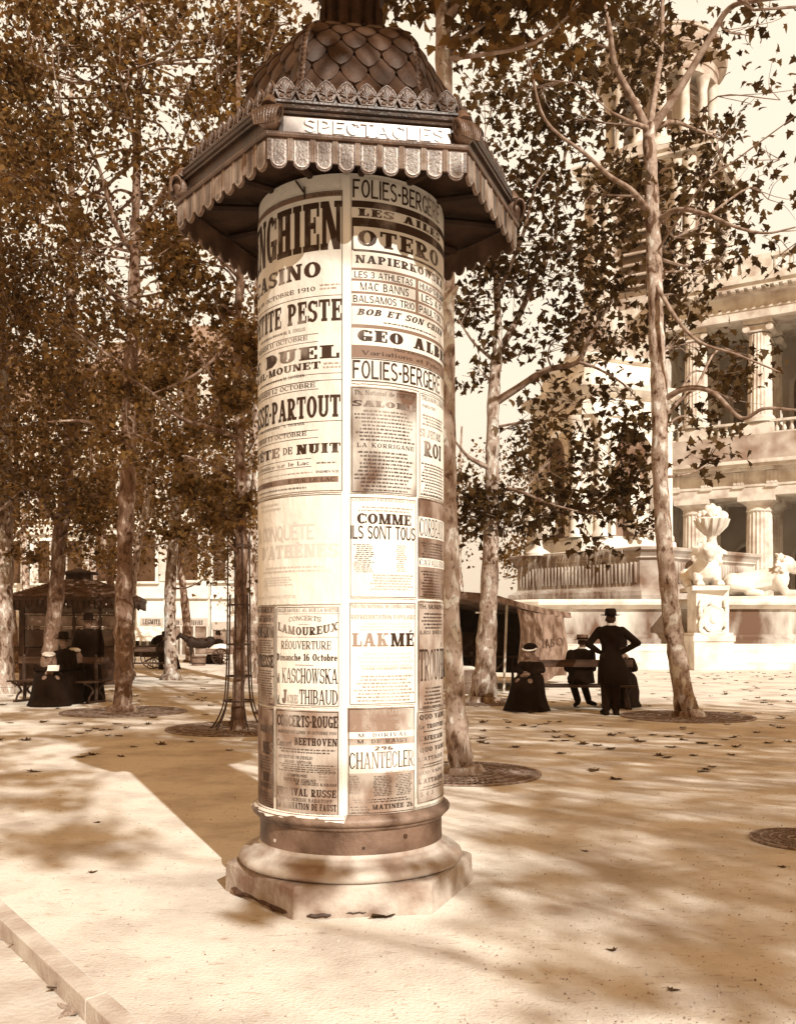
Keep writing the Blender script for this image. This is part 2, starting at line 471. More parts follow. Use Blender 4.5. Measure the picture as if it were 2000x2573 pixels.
def glyph(ch, st):
    s, b, e, t = st['s'], st['b'], st['e'], st['t']
    q = []
    def R(x0, y0, x1, y1): q.append(((x0, y0), (x1, y0), (x1, y1), (x0, y1)))
    def Q(*p): q.append(p)
    def A(*a): q.extend(arcq(*a))
    def SF(xc, y, w=None):
        if t:
            w = w or s
            R(xc - w / 2 - e, y if y < .5 else y - t, xc + w / 2 + e, y + t if y < .5 else y)
    def ST(x, y0=0, y1=1, top=True, bot=True, w=None):
        w = w or s
        R(x, y0, x + w, y1)
        if bot: SF(x + w / 2, y0, w)
        if top: SF(x + w / 2, y1, w)
    acc = None
    if ch in 'ÉÈÊÇÀ':
        acc = ch; ch = {'É': 'E', 'È': 'E', 'Ê': 'E', 'Ç': 'C', 'À': 'A'}[ch]
    W = .74
    tip = .24 if t else 0
    if ch == 'A':
        W = .86; m = W / 2
        Q((e, 0), (e + .6 * s, 0), (m + .15 * s, 1), (m - .45 * s, 1)); Q((W - e - s, 0), (W - e, 0), (m + .5 * s, 1), (m - .5 * s, 1))
        R(.24 * W, .26, .72 * W, .26 + b); SF(e + .3 * s, 0, .6 * s); SF(W - e - .5 * s, 0)
    elif ch == 'B':
        ST(e); c = .46 * W
        R(e, 1 - b, c, 1); R(e, .46, c, .46 + b); R(e, 0, c, b)
        A(c, .73, .44 * W, .27, s, b, -90, 90); A(c, .28, .54 * W, .28, s, b, -90, 90)
    elif ch == 'C':
        A(W / 2, .5, W / 2, .5, s, b, 42, 318); R(W - .45 * s, .66, W, .92)
        if t: R(W - .4 * s, .1, W, .3)
    elif ch == 'D':
        ST(e); c = .4 * W; R(e, 1 - b, c, 1); R(e, 0, c, b); A(c, .5, .6 * W, .5, s, b, -90, 90)
    elif ch in 'EF':
        W = .68; ST(e, top=True); R(e, 1 - b, W, 1); R(e + s, .46, W * .8, .46 + b)
        if tip: R(W - .1, 1 - tip - .06, W, 1 - b); R(W * .8 - .09, .36, W * .8, .46); R(W * .8 - .09, .46 + b, W * .8, .7)
        if ch == 'E':
            R(e + s, 0, W, b)
            if tip: R(W - .1, b, W, tip + .1)
    elif ch == 'G':
        A(W / 2, .5, W / 2, .5, s, b, 42, 330); R(W - .45 * s, .68, W, .92); R(W - s, .04, W, .46); R(W - s - .12, .46 - max(t, b) * .9, W + .04, .46)
    elif ch == 'H':
        W = .8; ST(e); ST(W - e - s); R(e + s, .45, W - e - s, .45 + b)
    elif ch == 'I':
        W = s + 2 * e + .02; ST(e + .01)
    elif ch == 'J':
        W = .58; ST(W - e - s, .25, 1, bot=False); A((W - e) / 2, .26, (W - e) / 2, .26, s, b, 180, 360); R(0, .24, s * .8, .38)
    elif ch == 'K':
        W = .82; ST(e); Q((e + s, .38), (e + s, .56), (W - e, 1), (W - e - .18, 1)); Q((W - e - s, 0), (W - e, 0), (e + s + .2, .62), (e + s, .5))
        SF(W - e - .09, 1, .2); SF(W - e - s / 2, 0)
    elif ch == 'L':
        W = .66; ST(e); R(e + s, 0, W, b)
        if tip: R(W - .1, b, W, tip + .16)
    elif ch == 'M':
        W = 1.02; w = s * .6; ST(e, w=w); ST(W - e - s, w=s)
        Q((W / 2 - .12, 0), (W / 2 + .06, 0), (e + s, 1), (e, 1)); Q((W / 2 - .06, 0), (W / 2 + .06, 0), (W - e - s * .5, 1), (W - e - s, 1))
    elif ch == 'N':
        W = .84; w = s * .62; ST(e, w=w); ST(W - e - w, w=w, bot=False); Q((W - e - s, 0), (W - e, 0), (e + s, 1), (e, 1))
    elif ch in 'OQ0':
        W = .8 if ch != '0' else .66; A(W / 2, .5, W / 2, .5, s, b, 0, 360)
        if ch == 'Q': Q((W * .5, .2), (W * .68, .26), (W, -.12), (W * .78, -.12))
    elif ch in 'PR':
        ST(e); c = .46 * W; R(e, 1 - b, c, 1); R(e, .4, c, .4 + b); A(c, .7, .52 * W, .30, s, b, -90, 90)
        if ch == 'R': W = .8; Q((W - e - s, 0), (W - e + .02, 0), (c + .12, .44), (c - .12, .44)); SF(W - s / 2, 0, s * .8)
    elif ch == 'S':
        W = .68; A(W / 2, .73, W / 2, .27, s * .9, b, 25, 272); A(W / 2, .275, W / 2, .275, s * .9, b, -155, 92)
        if t: R(W - .1, .68, W, .96); R(0, .04, .1, .32)
    elif ch == 'T':
        ST(W / 2 - s / 2, top=False); R(0, 1 - b, W, 1)
        if tip: R(0, 1 - tip - .08, .1, 1 - b); R(W - .1, 1 - tip - .08, W, 1 - b)
    elif ch == 'U':
        W = .82; w = s * .7; ST(e, .28, 1, bot=False); ST(W - e - w, .28, 1, bot=False, w=w); A(W / 2, .29, W / 2 - e, .29, (s + w) / 2, b, 180, 360)
    elif ch in 'VY':
        W = .82; m = W / 2
        lo_ = 0 if ch == 'V' else .4
        Q((m - .35 * s, lo_), (m + .35 * s, lo_), (e + s, 1), (e, 1)); Q((m - .3 * s, lo_), (m + .3 * s, lo_), (W - e, 1), (W - e - .6 * s, 1))
        SF(e + s / 2, 1); SF(W - e - .3 * s, 1, .6 * s)
        if ch == 'Y': ST(m - s / 2, 0, .45, top=False)
    elif ch == 'W':
        W = 1.12
        for x in (0, .40):
            Q((x + .27 - .3 * s, 0), (x + .27 + .4 * s, 0), (x + e + s, 1), (x + e, 1)); Q((x + .27 - .2 * s, 0), (x + .27 + .3 * s, 0), (x + .62, 1), (x + .62 - .55 * s, 1))
        SF(e + s / 2, 1); SF(.4 + e + s / 2, 1); SF(1.0, 1, .6 * s)
    elif ch == 'X':
        W = .84; Q((e, 0), (e + .65 * s, 0), (W - e, 1), (W - e - .65 * s, 1)); Q((W - e - s, 0), (W - e, 0), (e + s, 1), (e, 1))
        for x in (e + .3 * s, W - e - s / 2): SF(x, 0, .7 * s)
        for x in (e + s / 2, W - e - .3 * s): SF(x, 1, .7 * s)
    elif ch == 'Z':
        W = .68; R(0, 1 - b, W, 1); R(0, 0, W, b); Q((0, b), (s * 1.1, b), (W, 1 - b), (W - s * 1.1, 1 - b))
        if tip: R(0, .72, .1, 1 - b); R(W - .1, b, W, .28)
    elif ch == '1':
        W = .46; ST(.12, top=False); Q((0, .72), (.12, .76), (.12, 1), (.06, .9))
    elif ch == '2':
        W = .64; A(W / 2, .71, W / 2, .29, s * .9, b, -20, 175); R(0, 0, W, b + .04); Q((0, b), (s * 1.1, b), (W - .02, .62), (W - s, .62))
    elif ch == '3':
        W = .62; A(W * .45, .74, W * .5, .26, s * .9, b, -80, 160); A(W * .45, .28, W * .55, .28, s * .9, b, -160, 90)
    elif ch == '4':
        W = .7; ST(W * .62 - s / 2, 0, 1, top=False); R(0, .25, W, .25 + b); Q((0, .25), (.14, .25), (W * .62, 1), (W * .5, 1))
    elif ch == '5':
        W = .62; A(W * .45, .32, W * .55, .32, s * .9, b, -160, 120); R(.06, 1 - b, W * .9, 1); R(.06, .5, .06 + s * .5, 1)
    elif ch in '69':
        W = .66
        if ch == '6': A(W / 2, .3, W / 2, .3, s * .9, b, 0, 360); A(W * .62, .5, W * .62, .5, s * .9, b, 75, 190)
        else: A(W / 2, .7, W / 2, .3, s * .9, b, 0, 360); A(W * .38, .5, W * .62, .5, s * .9, b, -105, 10)
    elif ch == '7':
        W = .6; R(0, 1 - b - .04, W, 1); Q((.1, 0), (.1 + s, 0), (W, 1 - b), (W - s * .8, 1 - b))
    elif ch == '8':
        W = .64; A(W / 2, .75, W * .44, .25, s * .8, b, 0, 360); A(W / 2, .28, W * .5, .28, s * .9, b, 0, 360)
    elif ch == '-':
        W = .34; R(.03, .38, .31, .38 + b + .02)
    elif ch == '.':
        W = .24; R(.04, 0, .2, .15)
    elif ch == ',':
        W = .24; R(.04, 0, .2, .15); Q((.08, -.14), (.13, -.14), (.2, 0), (.12, 0))
    elif ch in "'°":
        W = .22; R(.05, .74, .17, 1)
    elif ch == ' ':
        W = .42
    elif ch.islower():
        x = .66; s2 = s * .85; c = .29
        W = .58
        bowl = lambda: A(c, x / 2, c, x / 2, s2, b, 0, 360)
        def st(xx, y0, y1):
            R(xx, y0, xx + s2, y1)
            if t:
                R(xx - e * .7, y0, xx + s2 + e * .7, y0 + t * .6)
                R(xx - e * .9, y1 - t * .6, xx + s2, y1)
        if ch in 'o': bowl()
        elif ch in 'ce':
            A(c, x / 2, c, x / 2, s2, b, 40 if ch == 'c' else 0, 320)
            if ch == 'e': R(.1, x / 2 - b / 2, W, x / 2 + b / 2)
        elif ch == 'a': A(c * .9, x * .3, c * .9, x * .3, s2, b, 0, 360); R(W - s2, 0, W, x * .7); A(W / 2, x * .68, W / 2, x * .32, s2, b, 0, 160)
        elif ch in 'dq': bowl(); R(W - s2, 0 if ch == 'd' else -.3, W, 1 if ch == 'd' else x)
        elif ch in 'bp': bowl(); R(0, 0 if ch == 'b' else -.3, s2, 1 if ch == 'b' else x)
        elif ch == 'g': bowl(); R(W - s2, -.1, W, x); A(c, -.1, c, .2, s2, b, 180, 360)
        elif ch in 'lt': W = s2 + 2 * e + .04; st(e + .02, 0, 1 if ch == 'l' else .9); (R(-.04, x - b, W + .06, x) if ch == 't' else None)
        elif ch == 'f': W = .4; st(.1, 0, .8); A(.28, .78, .18, .22, s2 * .8, b, 60, 180); R(0, x - b, .36, x)
        elif ch in 'ij': W = s2 + 2 * e + .04; st(e + .02, 0 if ch == 'i' else -.25, x); R(e + .02, .8, e + .02 + s2, .96)
        elif ch in 'nh': st(.02, 0, x if ch == 'n' else 1); W = .62; st(W - s2 - .02, 0, x * .6); A(W / 2, x * .6, W / 2 - .02, x * .4, s2, b, 0, 180)
        elif ch == 'm': W = .98; st(.02, 0, x); st(.5 - s2 / 2, 0, x * .6); st(W - s2 - .02, 0, x * .6); A(.26, x * .6, .26, x * .4, s2, b, 0, 180); A(.72, x * .6, .26, x * .4, s2, b, 0, 180)
        elif ch == 'r': W = .44; st(.02, 0, x); A(.3, x * .6, .2, x * .4, s2, b, 20, 180)
        elif ch == 'u': W = .62; R(.02, x * .4, .02 + s2, x); R(W - s2 - .02, 0, W - .02, x); A(W / 2, x * .4, W / 2 - .02, x * .4, s2, b, 180, 360)
        elif ch == 's': W = .46; A(W / 2, x * .73, W / 2, x * .27, s2, b, 25, 272); A(W / 2, x * .275, W / 2, x * .275, s2, b, -155, 92)
        elif ch in 'vy': Q((c - .05, 0), (c + .1, 0), (s2, x), (0, x)); Q((c - .05, 0 if ch == 'v' else -.3), (c + .06, 0), (W, x), (W - .1, x))
        else: bowl()
    else:
        W = .5; R(.05, .1, .45, .9)
    if acc:
        m = W / 2
        if acc == 'É': Q((m - .08, 1.05), (m + .04, 1.05), (m + .2, 1.2), (m + .04, 1.2))
        elif acc in 'ÈÀ': Q((m - .04, 1.05), (m + .08, 1.05), (m - .04, 1.2), (m - .2, 1.2))
        elif acc == 'Ê': Q((m - .2, 1.05), (m - .08, 1.05), (m + .06, 1.2), (m - .06, 1.2)); Q((m + .08, 1.05), (m + .2, 1.05), (m + .06, 1.2), (m - .06, 1.2))
        else: R(m - .05, -.16, m + .05, 0)
    return W, q

def text_quads(txt, style, gap=0.09, shear=0.0):
    st = STY[style]
    x = 0; out = []
    for ch in txt:
        w, q = glyph(ch, st)
        for p in q:
            out.append([(a + x + shear * b_, b_) for a, b_ in p])
        x += w + gap
    return x - gap, out

# ------------------------------------------------------------------ advertising column
AX, AY, CR = -0.262, 5.42, 0.521
KS = 0.988        # the column is modelled in its own units, then scaled about its foot
def phi_of(px):
    if abs(px) < 10: return px
    tx = (px - 1000.0) / FPX
    lo, hi = 0.0477 - 1.47, 0.0477 + 1.47
    f = lambda p: (AX + CR * KS * math.sin(p)) - tx * (AY - CR * KS * math.cos(p))
    for _ in range(50):
        m = (lo + hi) / 2
        if f(m) > 0: hi = m
        else: lo = m
    return (lo + hi) / 2
def z_of(py, ref):
    return (EYE - (py - HOR) / FPX * (AY - CR * KS * math.cos(phi_of(ref)))) / KS
def cyl(phi, z, r): return (r * math.sin(phi), -r * math.cos(phi), z)

root = thing('advertising_column', 'tall round column covered in theatre posters under a dark scalloped hexagonal canopy', 'advertising column', (AX, AY, 0))
root.scale = (KS, KS, KS)
HP = R_(8.5)
# hexagonal plinth with worn edges
b = MB()
b.lathe([(0.0, 0.0), (0.709, -0.02), (0.705, 0.03), (0.701, 0.15), (0.688, 0.164), (0.0, 0.164)], 6, ph=HP, c=(0.0, 0.0))
b.build('plinth', M_plinth, root, bevel=0.008)
b = MB()
b.lathe([(0.3, 0.166), (0.606, 0.166), (0.624, 0.176), (0.630, 0.192), (0.622, 0.212), (0.600, 0.228), (0.566, 0.240), (0.552, 0.246), (0.547, 0.256), (0.536, 0.262), (0.524, 0.266), (0.516, 0.274), (0.513, 0.29)], 96)
b.build('base_moulding', M_basecast, root, smooth=50)
b = MB()
b.lathe([(0.5135, 0.288), (0.512, 0.34), (0.512, 0.412)], 96)
b.build('base_drum', mat('base drum paint', 0.06, 0.19, 5, 0.55, 0.3, 40, spec=0.45, detail=9), root, smooth=50)
b = MB()
b.lathe([(0.512, 0.408), (0.522, 0.414), (0.530, 0.424), (0.530, 0.432), (0.545, 0.438), (0.556, 0.450), (0.558, 0.466), (0.552, 0.476), (0.538, 0.484), (0.532, 0.492), (0.522, 0.497), (0.45, 0.498)], 96)
b.build('lip_ring', mat('lip ring paint', 0.07, 0.28, 6, 0.5, 0.3, 50, spec=0.45, detail=9), root, smooth=50)
for pxh, pyh, rr in ((1021, 2102, 0.014), (914, 2132, 0.009), (687, 2113, 0.011)):
    ph_ = phi_of(pxh); zz = (EYE - (pyh - HOR) / FPX * (AY - 0.506 * math.cos(ph_))) / KS
    c0 = Vector(cyl(ph_, zz, 0.509)); c1 = Vector(cyl(ph_, zz, 0.5165))
    b = MB(); b.tube([c0, c1], [rr, rr * 0.9], 12)
    b.build('bolt', M_iron if pxh > 700 else M_basecast, root, smooth=40)
b = MB()
N = 120
b.lathe([(CR - 0.003, 0.49), (CR - 0.003, 3.80)], N)
b.build('drum', mat('pasted paper', 0.74, 0.82, 3, 0.9, 0.3, 30), root, smooth=60)
for (k_, u0, u1, zz, hh) in ((4, .10, .27, .018, .010), (4, .38, .52, .024, .004)):
    a0_ = HP + R_(60) * k_; a1_ = a0_ + R_(60)
    v0 = Vector((.711 * math.cos(a0_), .711 * math.sin(a0_), 0)); v1 = Vector((.711 * math.cos(a1_), .711 * math.sin(a1_), 0))
    b = MB(); pp = [v0.lerp(v1, u0 + (u1 - u0) * i / 6) for i in range(7)]
    b.tube([(p.x, p.y, zz + .003 * math.sin(i * 2.1)) for i, p in enumerate(pp)], [hh * .4] + [hh] * 5 + [hh * .4], 6)
    b.build('gap_under_plinth', M_iron, root)
a0_ = HP + R_(180); a1_ = HP + R_(240)
b = MB(); v0 = Vector((.709 * math.cos(a0_), .709 * math.sin(a0_), 0)); v1 = Vector((.709 * math.cos(a1_), .709 * math.sin(a1_), 0)); rq = random.Random(2)
pp = [v0.lerp(v1, .12 + .8 * i / 14) for i in range(15)]
b.tube([(p.x, p.y, .018 + .012 * rq.random()) for p in pp], [.004] + [.006 + .012 * rq.random() for _ in range(13)] + [.004], 6)
b.build('broken_mortar', M_soil, root)
# torn white paper edge hanging over the ring
b = MB(); rng = random.Random(3)
prev = None
for k in range(90):
    a = -1.5 + 3.0 * k / 89
    if a < -0.02: zb = 0.472 + 0.007 * math.sin(a * 9) + 0.004 * math.sin(a * 31) + rng.random() * 0.003 + (0.016 if -0.32 < a < -0.2 else 0)
    else: zb = 0.512 + 0.004 * rng.random()
    if -0.08 < a < 0.0: zb = 0.462 + 0.2 * abs(a + 0.03)
    rr = lambda z: CR + 0.002 if z > 0.498 else CR + 0.002 + (0.498 - z) * 1.25
    col_ = [cyl(a, z, rr(z)) for z in (0.56, 0.499, max(zb, 0.44) * 0.5 + 0.25 if zb < 0.499 else zb, zb)]
    if prev: 
        for i in range(3): b.quad(prev[i], col_[i], col_[i + 1], prev[i + 1])
    prev = col_
b.build('torn_paper_edge', mat('torn paper', 0.8, 0.72, 9, 0.95), root, smooth=60)
# white paste strip between the two rows
b = MB(); p0, p1 = phi_of(858), phi_of(880)
b.add([cyl(p, z, CR + 0.0012) for z in (0.5, 3.79) for p in (p0, (p0 + p1) / 2, p1)], [(0, 1, 4, 3), (1, 2, 5, 4)])
b.build('paste_strip', mat('paste strip', 0.82, 0.76, 8, 0.9), root)

def paper_mat(name, a, a2, scale=5, lo=.4, hi=.62):
    return mat(name, a, a2, scale, 0.75, 0.7, 11, spec=0.25, detail=10, lo=lo, hi=hi, stretch=(1, 1, 0.6))
PAPER = {
    'white': paper_mat('white poster paper', 0.70, 0.80),
    'cream': paper_mat('cream poster paper', 0.60, 0.74),
    'grey':  paper_mat('tinted poster paper', 0.26, 0.52, 7),
    'blotch': paper_mat('blotched poster paper', 0.13, 0.60, 3.6, .42, .60),
    'dark':  paper_mat('dark poster paper', 0.13, 0.34, 8, .4, .66),
}
def ink_mat(name, a, wear_glare):  # pale patches paint overexposed, washed-out lettering along with ink wear
    m = mat(name, a, wear_glare, 4.5, 0.6, 0.0, spec=0.3, detail=10, lo=.53, hi=.72, stretch=(1, 1, .55))
    return m
INK = {'k': ink_mat('poster ink', 0.035, 0.42), 'f': ink_mat('worn and glare-washed ink', 0.30, 0.60), 'v': ink_mat('bleached ink', 0.58, 0.72), 'g': ink_mat('grey ink band', 0.20, 0.34)}

class Poster:
    n = 0
    def __init__(s, label, pl, pr, yt, yb, ref, paper, frame=True):
        Poster.n += 1
        s.r = CR + 0.0022 + 0.0004 * (Poster.n % 3)
        s.p0, s.p1 = phi_of(pl), phi_of(pr)
        s.z0, s.z1 = z_of(yb, ref), z_of(yt, ref)
        b = MB(); n = max(3, int((s.p1 - s.p0) / 0.025))
        rng = random.Random(Poster.n)
        vs = []
        for j in (0, 1):
            for i in range(n + 1):
                p = s.p0 + (s.p1 - s.p0) * i / n
                vs.append(cyl(p, (s.z0, s.z1)[j] + 0.003 * (rng.random() - .5), s.r))
        b.add(vs, [(i, i + 1, n + 2 + i, n + 1 + i) for i in range(n)])
        s.o = b.build('poster', PAPER[paper], root, smooth=60, label=label)
        s.ink = {}
        s.k = 0
        if frame:
            w = 0.0035; d = 0.012
            for c in (s.p0 + d, s.p1 - d): s.q([(c, s.z0 + d * .5), (c + w / CR, s.z0 + d * .5), (c + w / CR, s.z1 - d * .5), (c, s.z1 - d * .5)])
            for z in (s.z0 + .006, s.z1 - .009): s.q([(s.p0 + d, z), (s.p1 - d, z), (s.p1 - d, z + w), (s.p0 + d, z + w)])
    def q(s, p, ink='k', lift=0.0011):
        """p: four (phi, z), kept on the sheet"""
        p = [(min(max(a, s.p0), s.p1), z) for a, z in p]
        if max(a for a, _ in p) - min(a for a, _ in p) < 1e-6: return
        if min(a for a, _ in p) > 1.5 or max(a for a, _ in p) < -1.5: return
        s.k += 1
        r = s.r + lift + 0.00006 * (s.k % 7)
        nu = max(1, int(max(abs(p[1][0] - p[0][0]), abs(p[2][0] - p[3][0])) / 0.05) + 0)
        nv = max(1, int(max(abs(p[3][0] - p[0][0]), abs(p[2][0] - p[1][0])) / 0.05) + 0)
        b = s.ink.setdefault(ink, MB())
        vs = []
        for j in range(nv + 1):
            v = j / nv
            for i in range(nu + 1):
                u = i / nu
                a = (p[0][0] * (1 - u) + p[1][0] * u) * (1 - v) + (p[3][0] * (1 - u) + p[2][0] * u) * v
                z = (p[0][1] * (1 - u) + p[1][1] * u) * (1 - v) + (p[3][1] * (1 - u) + p[2][1] * u) * v
                vs.append(cyl(a, z, r))
        b.add(vs, [(j * (nu + 1) + i, j * (nu + 1) + i + 1, (j + 1) * (nu + 1) + i + 1, (j + 1) * (nu + 1) + i) for j in range(nv) for i in range(nu)])
    def T(s, txt, pl, pr, yt, yb, ref, style='slab', ink='k', gap=.09, shear=0.0, arc=0.0):
        w, qs = text_quads(txt, style, gap, shear)
        a0, a1 = phi_of(pl), phi_of(pr)
        z0, z1 = z_of(yb, ref), z_of(yt, ref)
        k = (a1 - a0) / w
        for p in qs:
            s.q([(a0 + x * k, z0 + y * (z1 - z0) + arc * ((2 * x / w - 1) ** 2)) for x, y in p], ink)
        return s
    def band(s, pl, pr, yt, yb, ref, ink='k', lift=0.0006):
        a0, a1 = phi_of(pl), phi_of(pr); z0, z1 = z_of(yb, ref), z_of(yt, ref)
        s.q([(a0, z0), (a1, z0), (a1, z1), (a0, z1)], ink, lift)
        return s
    def rule(s, pl, pr, y, ref, h=2, ink='k'): return s.band(pl, pr, y, y + h, ref, ink)
    def sheet(s, pl, pr, yt, yb, ref, paper='white'):
        """a strip of clean paper printed or pasted on the sheet"""
        s.band(pl, pr, yt, yb, ref, 'paper_' + paper, 0.0007); return s
    def small(s, pl, pr, y0, y1, n, ref, ink='k', seed=0, ragged=.3, fill=.55):
        """n lines of type too small to read"""
        rng = random.Random(seed + Poster.n * 7)
        a0, a1 = phi_of(pl), phi_of(pr); z1, z0 = z_of(y0, ref), z_of(y1, ref)
        dz = (z1 - z0) / n
        for i in range(n):
            zz = z1 - (i + 1) * dz
            x = a0 + (a1 - a0) * ragged * rng.random() * .5
            e = a1 - (a1 - a0) * ragged * rng.random() * .5
            while x < e:
                w = rng.uniform(.012, .05)
                xx = x
                while xx < min(x + w, e):
                    lw = rng.uniform(.0035, .006)
                    hgt = dz * fill * rng.choice((1, 1, .75, .75, .9))
                    s.q([(xx, zz), (xx + lw, zz), (xx + lw, zz + hgt), (xx, zz + hgt)], ink)
                    xx += lw + rng.uniform(.0014, .003)
                x = xx + rng.uniform(.006, .012)
        return s
    def done(s):
        for k, b in s.ink.items():
            if k.startswith('paper_'): b.build('pasted_slip', PAPER[k[6:]], s.o)
            else: b.build('lettering', INK[k], s.o)

L0 = -1.62
# --- left row, top
P = Poster('tall cream casino poster with huge condensed letters', L0, 862, 475, 1236, 858, 'cream')
P.band(L0, 859, 480, 492, 845, 'g').T('DES TRAINS PAR JOUR', 786, 856, 482, 489, 845, 'rom')
P.T('ENGHIEN', -1.42, 860, 504, 626, 845, 'slab', gap=.055)
P.T('CASINO', -1.36, 807, 657, 697, 790, 'slab')
P.T('LUNDI 10 OCTOBRE 1910', -1.5, 793, 721, 732, 780, 'rom').small(802, 855, 708, 726, 2, 830, 'f')
P.rule(L0, 860, 740, 850, 1.5)
P.T('LA PETITE PESTE', -1.75, 859, 750, 805, 850, 'slab')
P.small(-1.2, 720, 824, 834, 1, 740).T('M. R. COOLUS', 716, 768, 825, 834, 750, 'rom')
P.T('MARDI 11 OCTOBRE', -1.25, 773, 844, 855, 765, 'rom')
for y in (839, 859): P.rule(L0, 800, y, 780, 1.5)
P.T('LE DUEL', -1.62, 853, 866, 899, 848, 'fat').T('PAUL-MOUNET', -1.45, 806, 908, 926, 800, 'slab').small(812, 857, 905, 924, 2, 840, 'f')
P.small(-1.2, 712, 941, 950, 1, 740).T('M. LAVEDAN', 714, 766, 941, 949, 750, 'rom')
P.rule(L0, 860, 936, 850, 1.5).rule(L0, 860, 953, 850, 1.5)
P.T('MERCREDI 12 OCTOBRE', -1.4, 792, 961, 973, 785, 'rom')
P.rule(L0, 801, 957, 790, 1.5).rule(L0, 801, 977, 790, 1.5)
P.T('PASSE-PARTOUT', -1.5, 856, 991, 1047, 850, 'slab', gap=.06)
P.small(-1.2, 706, 1062, 1070, 1, 740).T('G. THURNER', 714, 766, 1062, 1069, 750, 'rom')
P.T('JEUDI 13 OCTOBRE', -1.25, 770, 1084, 1095, 765, 'rom')
P.rule(L0, 800, 1080, 790, 1.5).rule(L0, 800, 1099, 790, 1.5).rule(L0, 860, 1056, 850, 1.5)
P.T('FÊTE', -1.35, 704, 1117, 1142, 760, 'slab').T('DE', 712, 736, 1120, 1138, 760, 'rom').T('NUIT', 746, 856, 1112, 1137, 850, 'fat')
P.T("Feu d'Artifice sur le Lac", -1.42, 779, 1158, 1168, 770, 'rom')
P.rule(L0, 783, 1152, 770, 1.5).rule(L0, 783, 1172, 770, 1.5).small(794, 846, 1156, 1164, 1, 830)
P.small(-1.2, 790, 1183, 1189, 1, 770, 'f').T('ENGHIEN N°21', 795, 852, 1181, 1187, 840, 'sans')
P.band(L0, 850, 1196, 1211, 840, 'g').T('HOTEL DE PREMIER ORDRE SUR LE LAC', -1.6, 842, 1199, 1209, 830, 'rom')
P.small(-1.3, 775, 1219, 1227, 1, 770).small(-1.3, 855, 1229, 1234, 1, 830, 'f')
P.done()
# --- right row, top
Rr = 1.62
P = Poster('long music hall poster with dark bands and alternating white strips', 884, Rr, 446, 963, 890, 'cream', frame=False)
P.T('FOLIES-BERGÈRE', 886, 1.20, 449, 496, 890, 'sans', gap=.1)
P.band(884, Rr, 503, 520, 890).T('LES AILES', 900, 1.22, 523, 542, 900, 'fat', gap=.14)
P.band(884, Rr, 546, 568, 890).band(884, 888, 568, 628, 890).T('OTERO', 898, 1.17, 577, 618, 905, 'slab', gap=.14).band(888, Rr, 625, 631, 890)
P.T('NAPIERKOWSKA', 893, 1.33, 640, 660, 895, 'slab', gap=.12)
for y in (672, 699, 731, 762): P.band(884, Rr, y, y + 6, 890, 'g')
P.T('LES 3 ATHLETAS', 890, 1036, 681, 697, 895, 'sans').T('HUMPTI-BUMPTI', 1054, 1.42, 681, 697, 895, 'sans')
P.T('MAC BANNS', 905, 1026, 708, 728, 895, 'sans', gap=.16).T('LES 4 P.', 1058, 1.3, 708, 728, 895, 'sans')
P.T('BALSAMOS TRIO', 887, 1040, 741, 759, 890, 'sans').T('PAULTON', 1052, 1.25, 741, 759, 890, 'sans')
P.band(1043, 1050, 672, 768, 890, 'g')
P.T('BOB ET SON CHIEN', 896, 1.3, 775, 791, 900, 'slab', shear=.25, gap=.12)
P.small(960, 1.2, 800, 808, 1, 900).band(884, Rr, 814, 823, 890, 'g')
P.T('GEO ALBERT', 898, 1.72, 828, 857, 910, 'fat', gap=.12)
P.band(884, Rr, 866, 898, 890, 'g').T('IMPERSONNATIONS', 990, 1.3, 867, 874, 900, 'rom').T('Variations et Fêtes', 908, 1.2, 880, 891, 905, 'rom')
P.band(884, Rr, 899, 901.5, 890).T('FOLIES-BERGÈRE', 886, 1.22, 904, 951, 890, 'sans', gap=.1).band(884, Rr, 955, 958, 890)
P.done()
# --- opera, blotched
P = Poster('blotched dark opera poster with dense lines of names', 881, 1047, 970, 1239, 884, 'blotch')
P.T("Th. National de l'OPERA", 890, 1042, 979, 991, 892, 'rom').T('SALOMÉ', 886, 1043, 1005, 1020, 890, 'fat')
P.small(890, 1040, 1024, 1106, 9, 892, seed=2).T('LA KORRIGANE', 897, 1038, 1112, 1123, 900, 'rom', gap=.2).small(890, 1040, 1128, 1232, 11, 892, seed=4)
P.done()
P = Poster('narrow white opera comedy poster at the right edge of the column', 1052, Rr, 984, 1246, 1056, 'white')
P.T('TRIANON LYRIQUE', 1058, 1.42, 992, 1004, 1060, 'rom').T('THÉATRE', 1060, 1.1, 1015, 1022, 1060, 'rom').small(1060, 1.35, 1036, 1066, 4, 1060)
P.T("SI J'ETAIS", 1055, 1.25, 1076, 1096, 1058, 'rom').T('ROI', 1064, 1.27, 1107, 1146, 1066, 'slab').small(1056, 1.4, 1158, 1242, 11, 1060)
P.done()
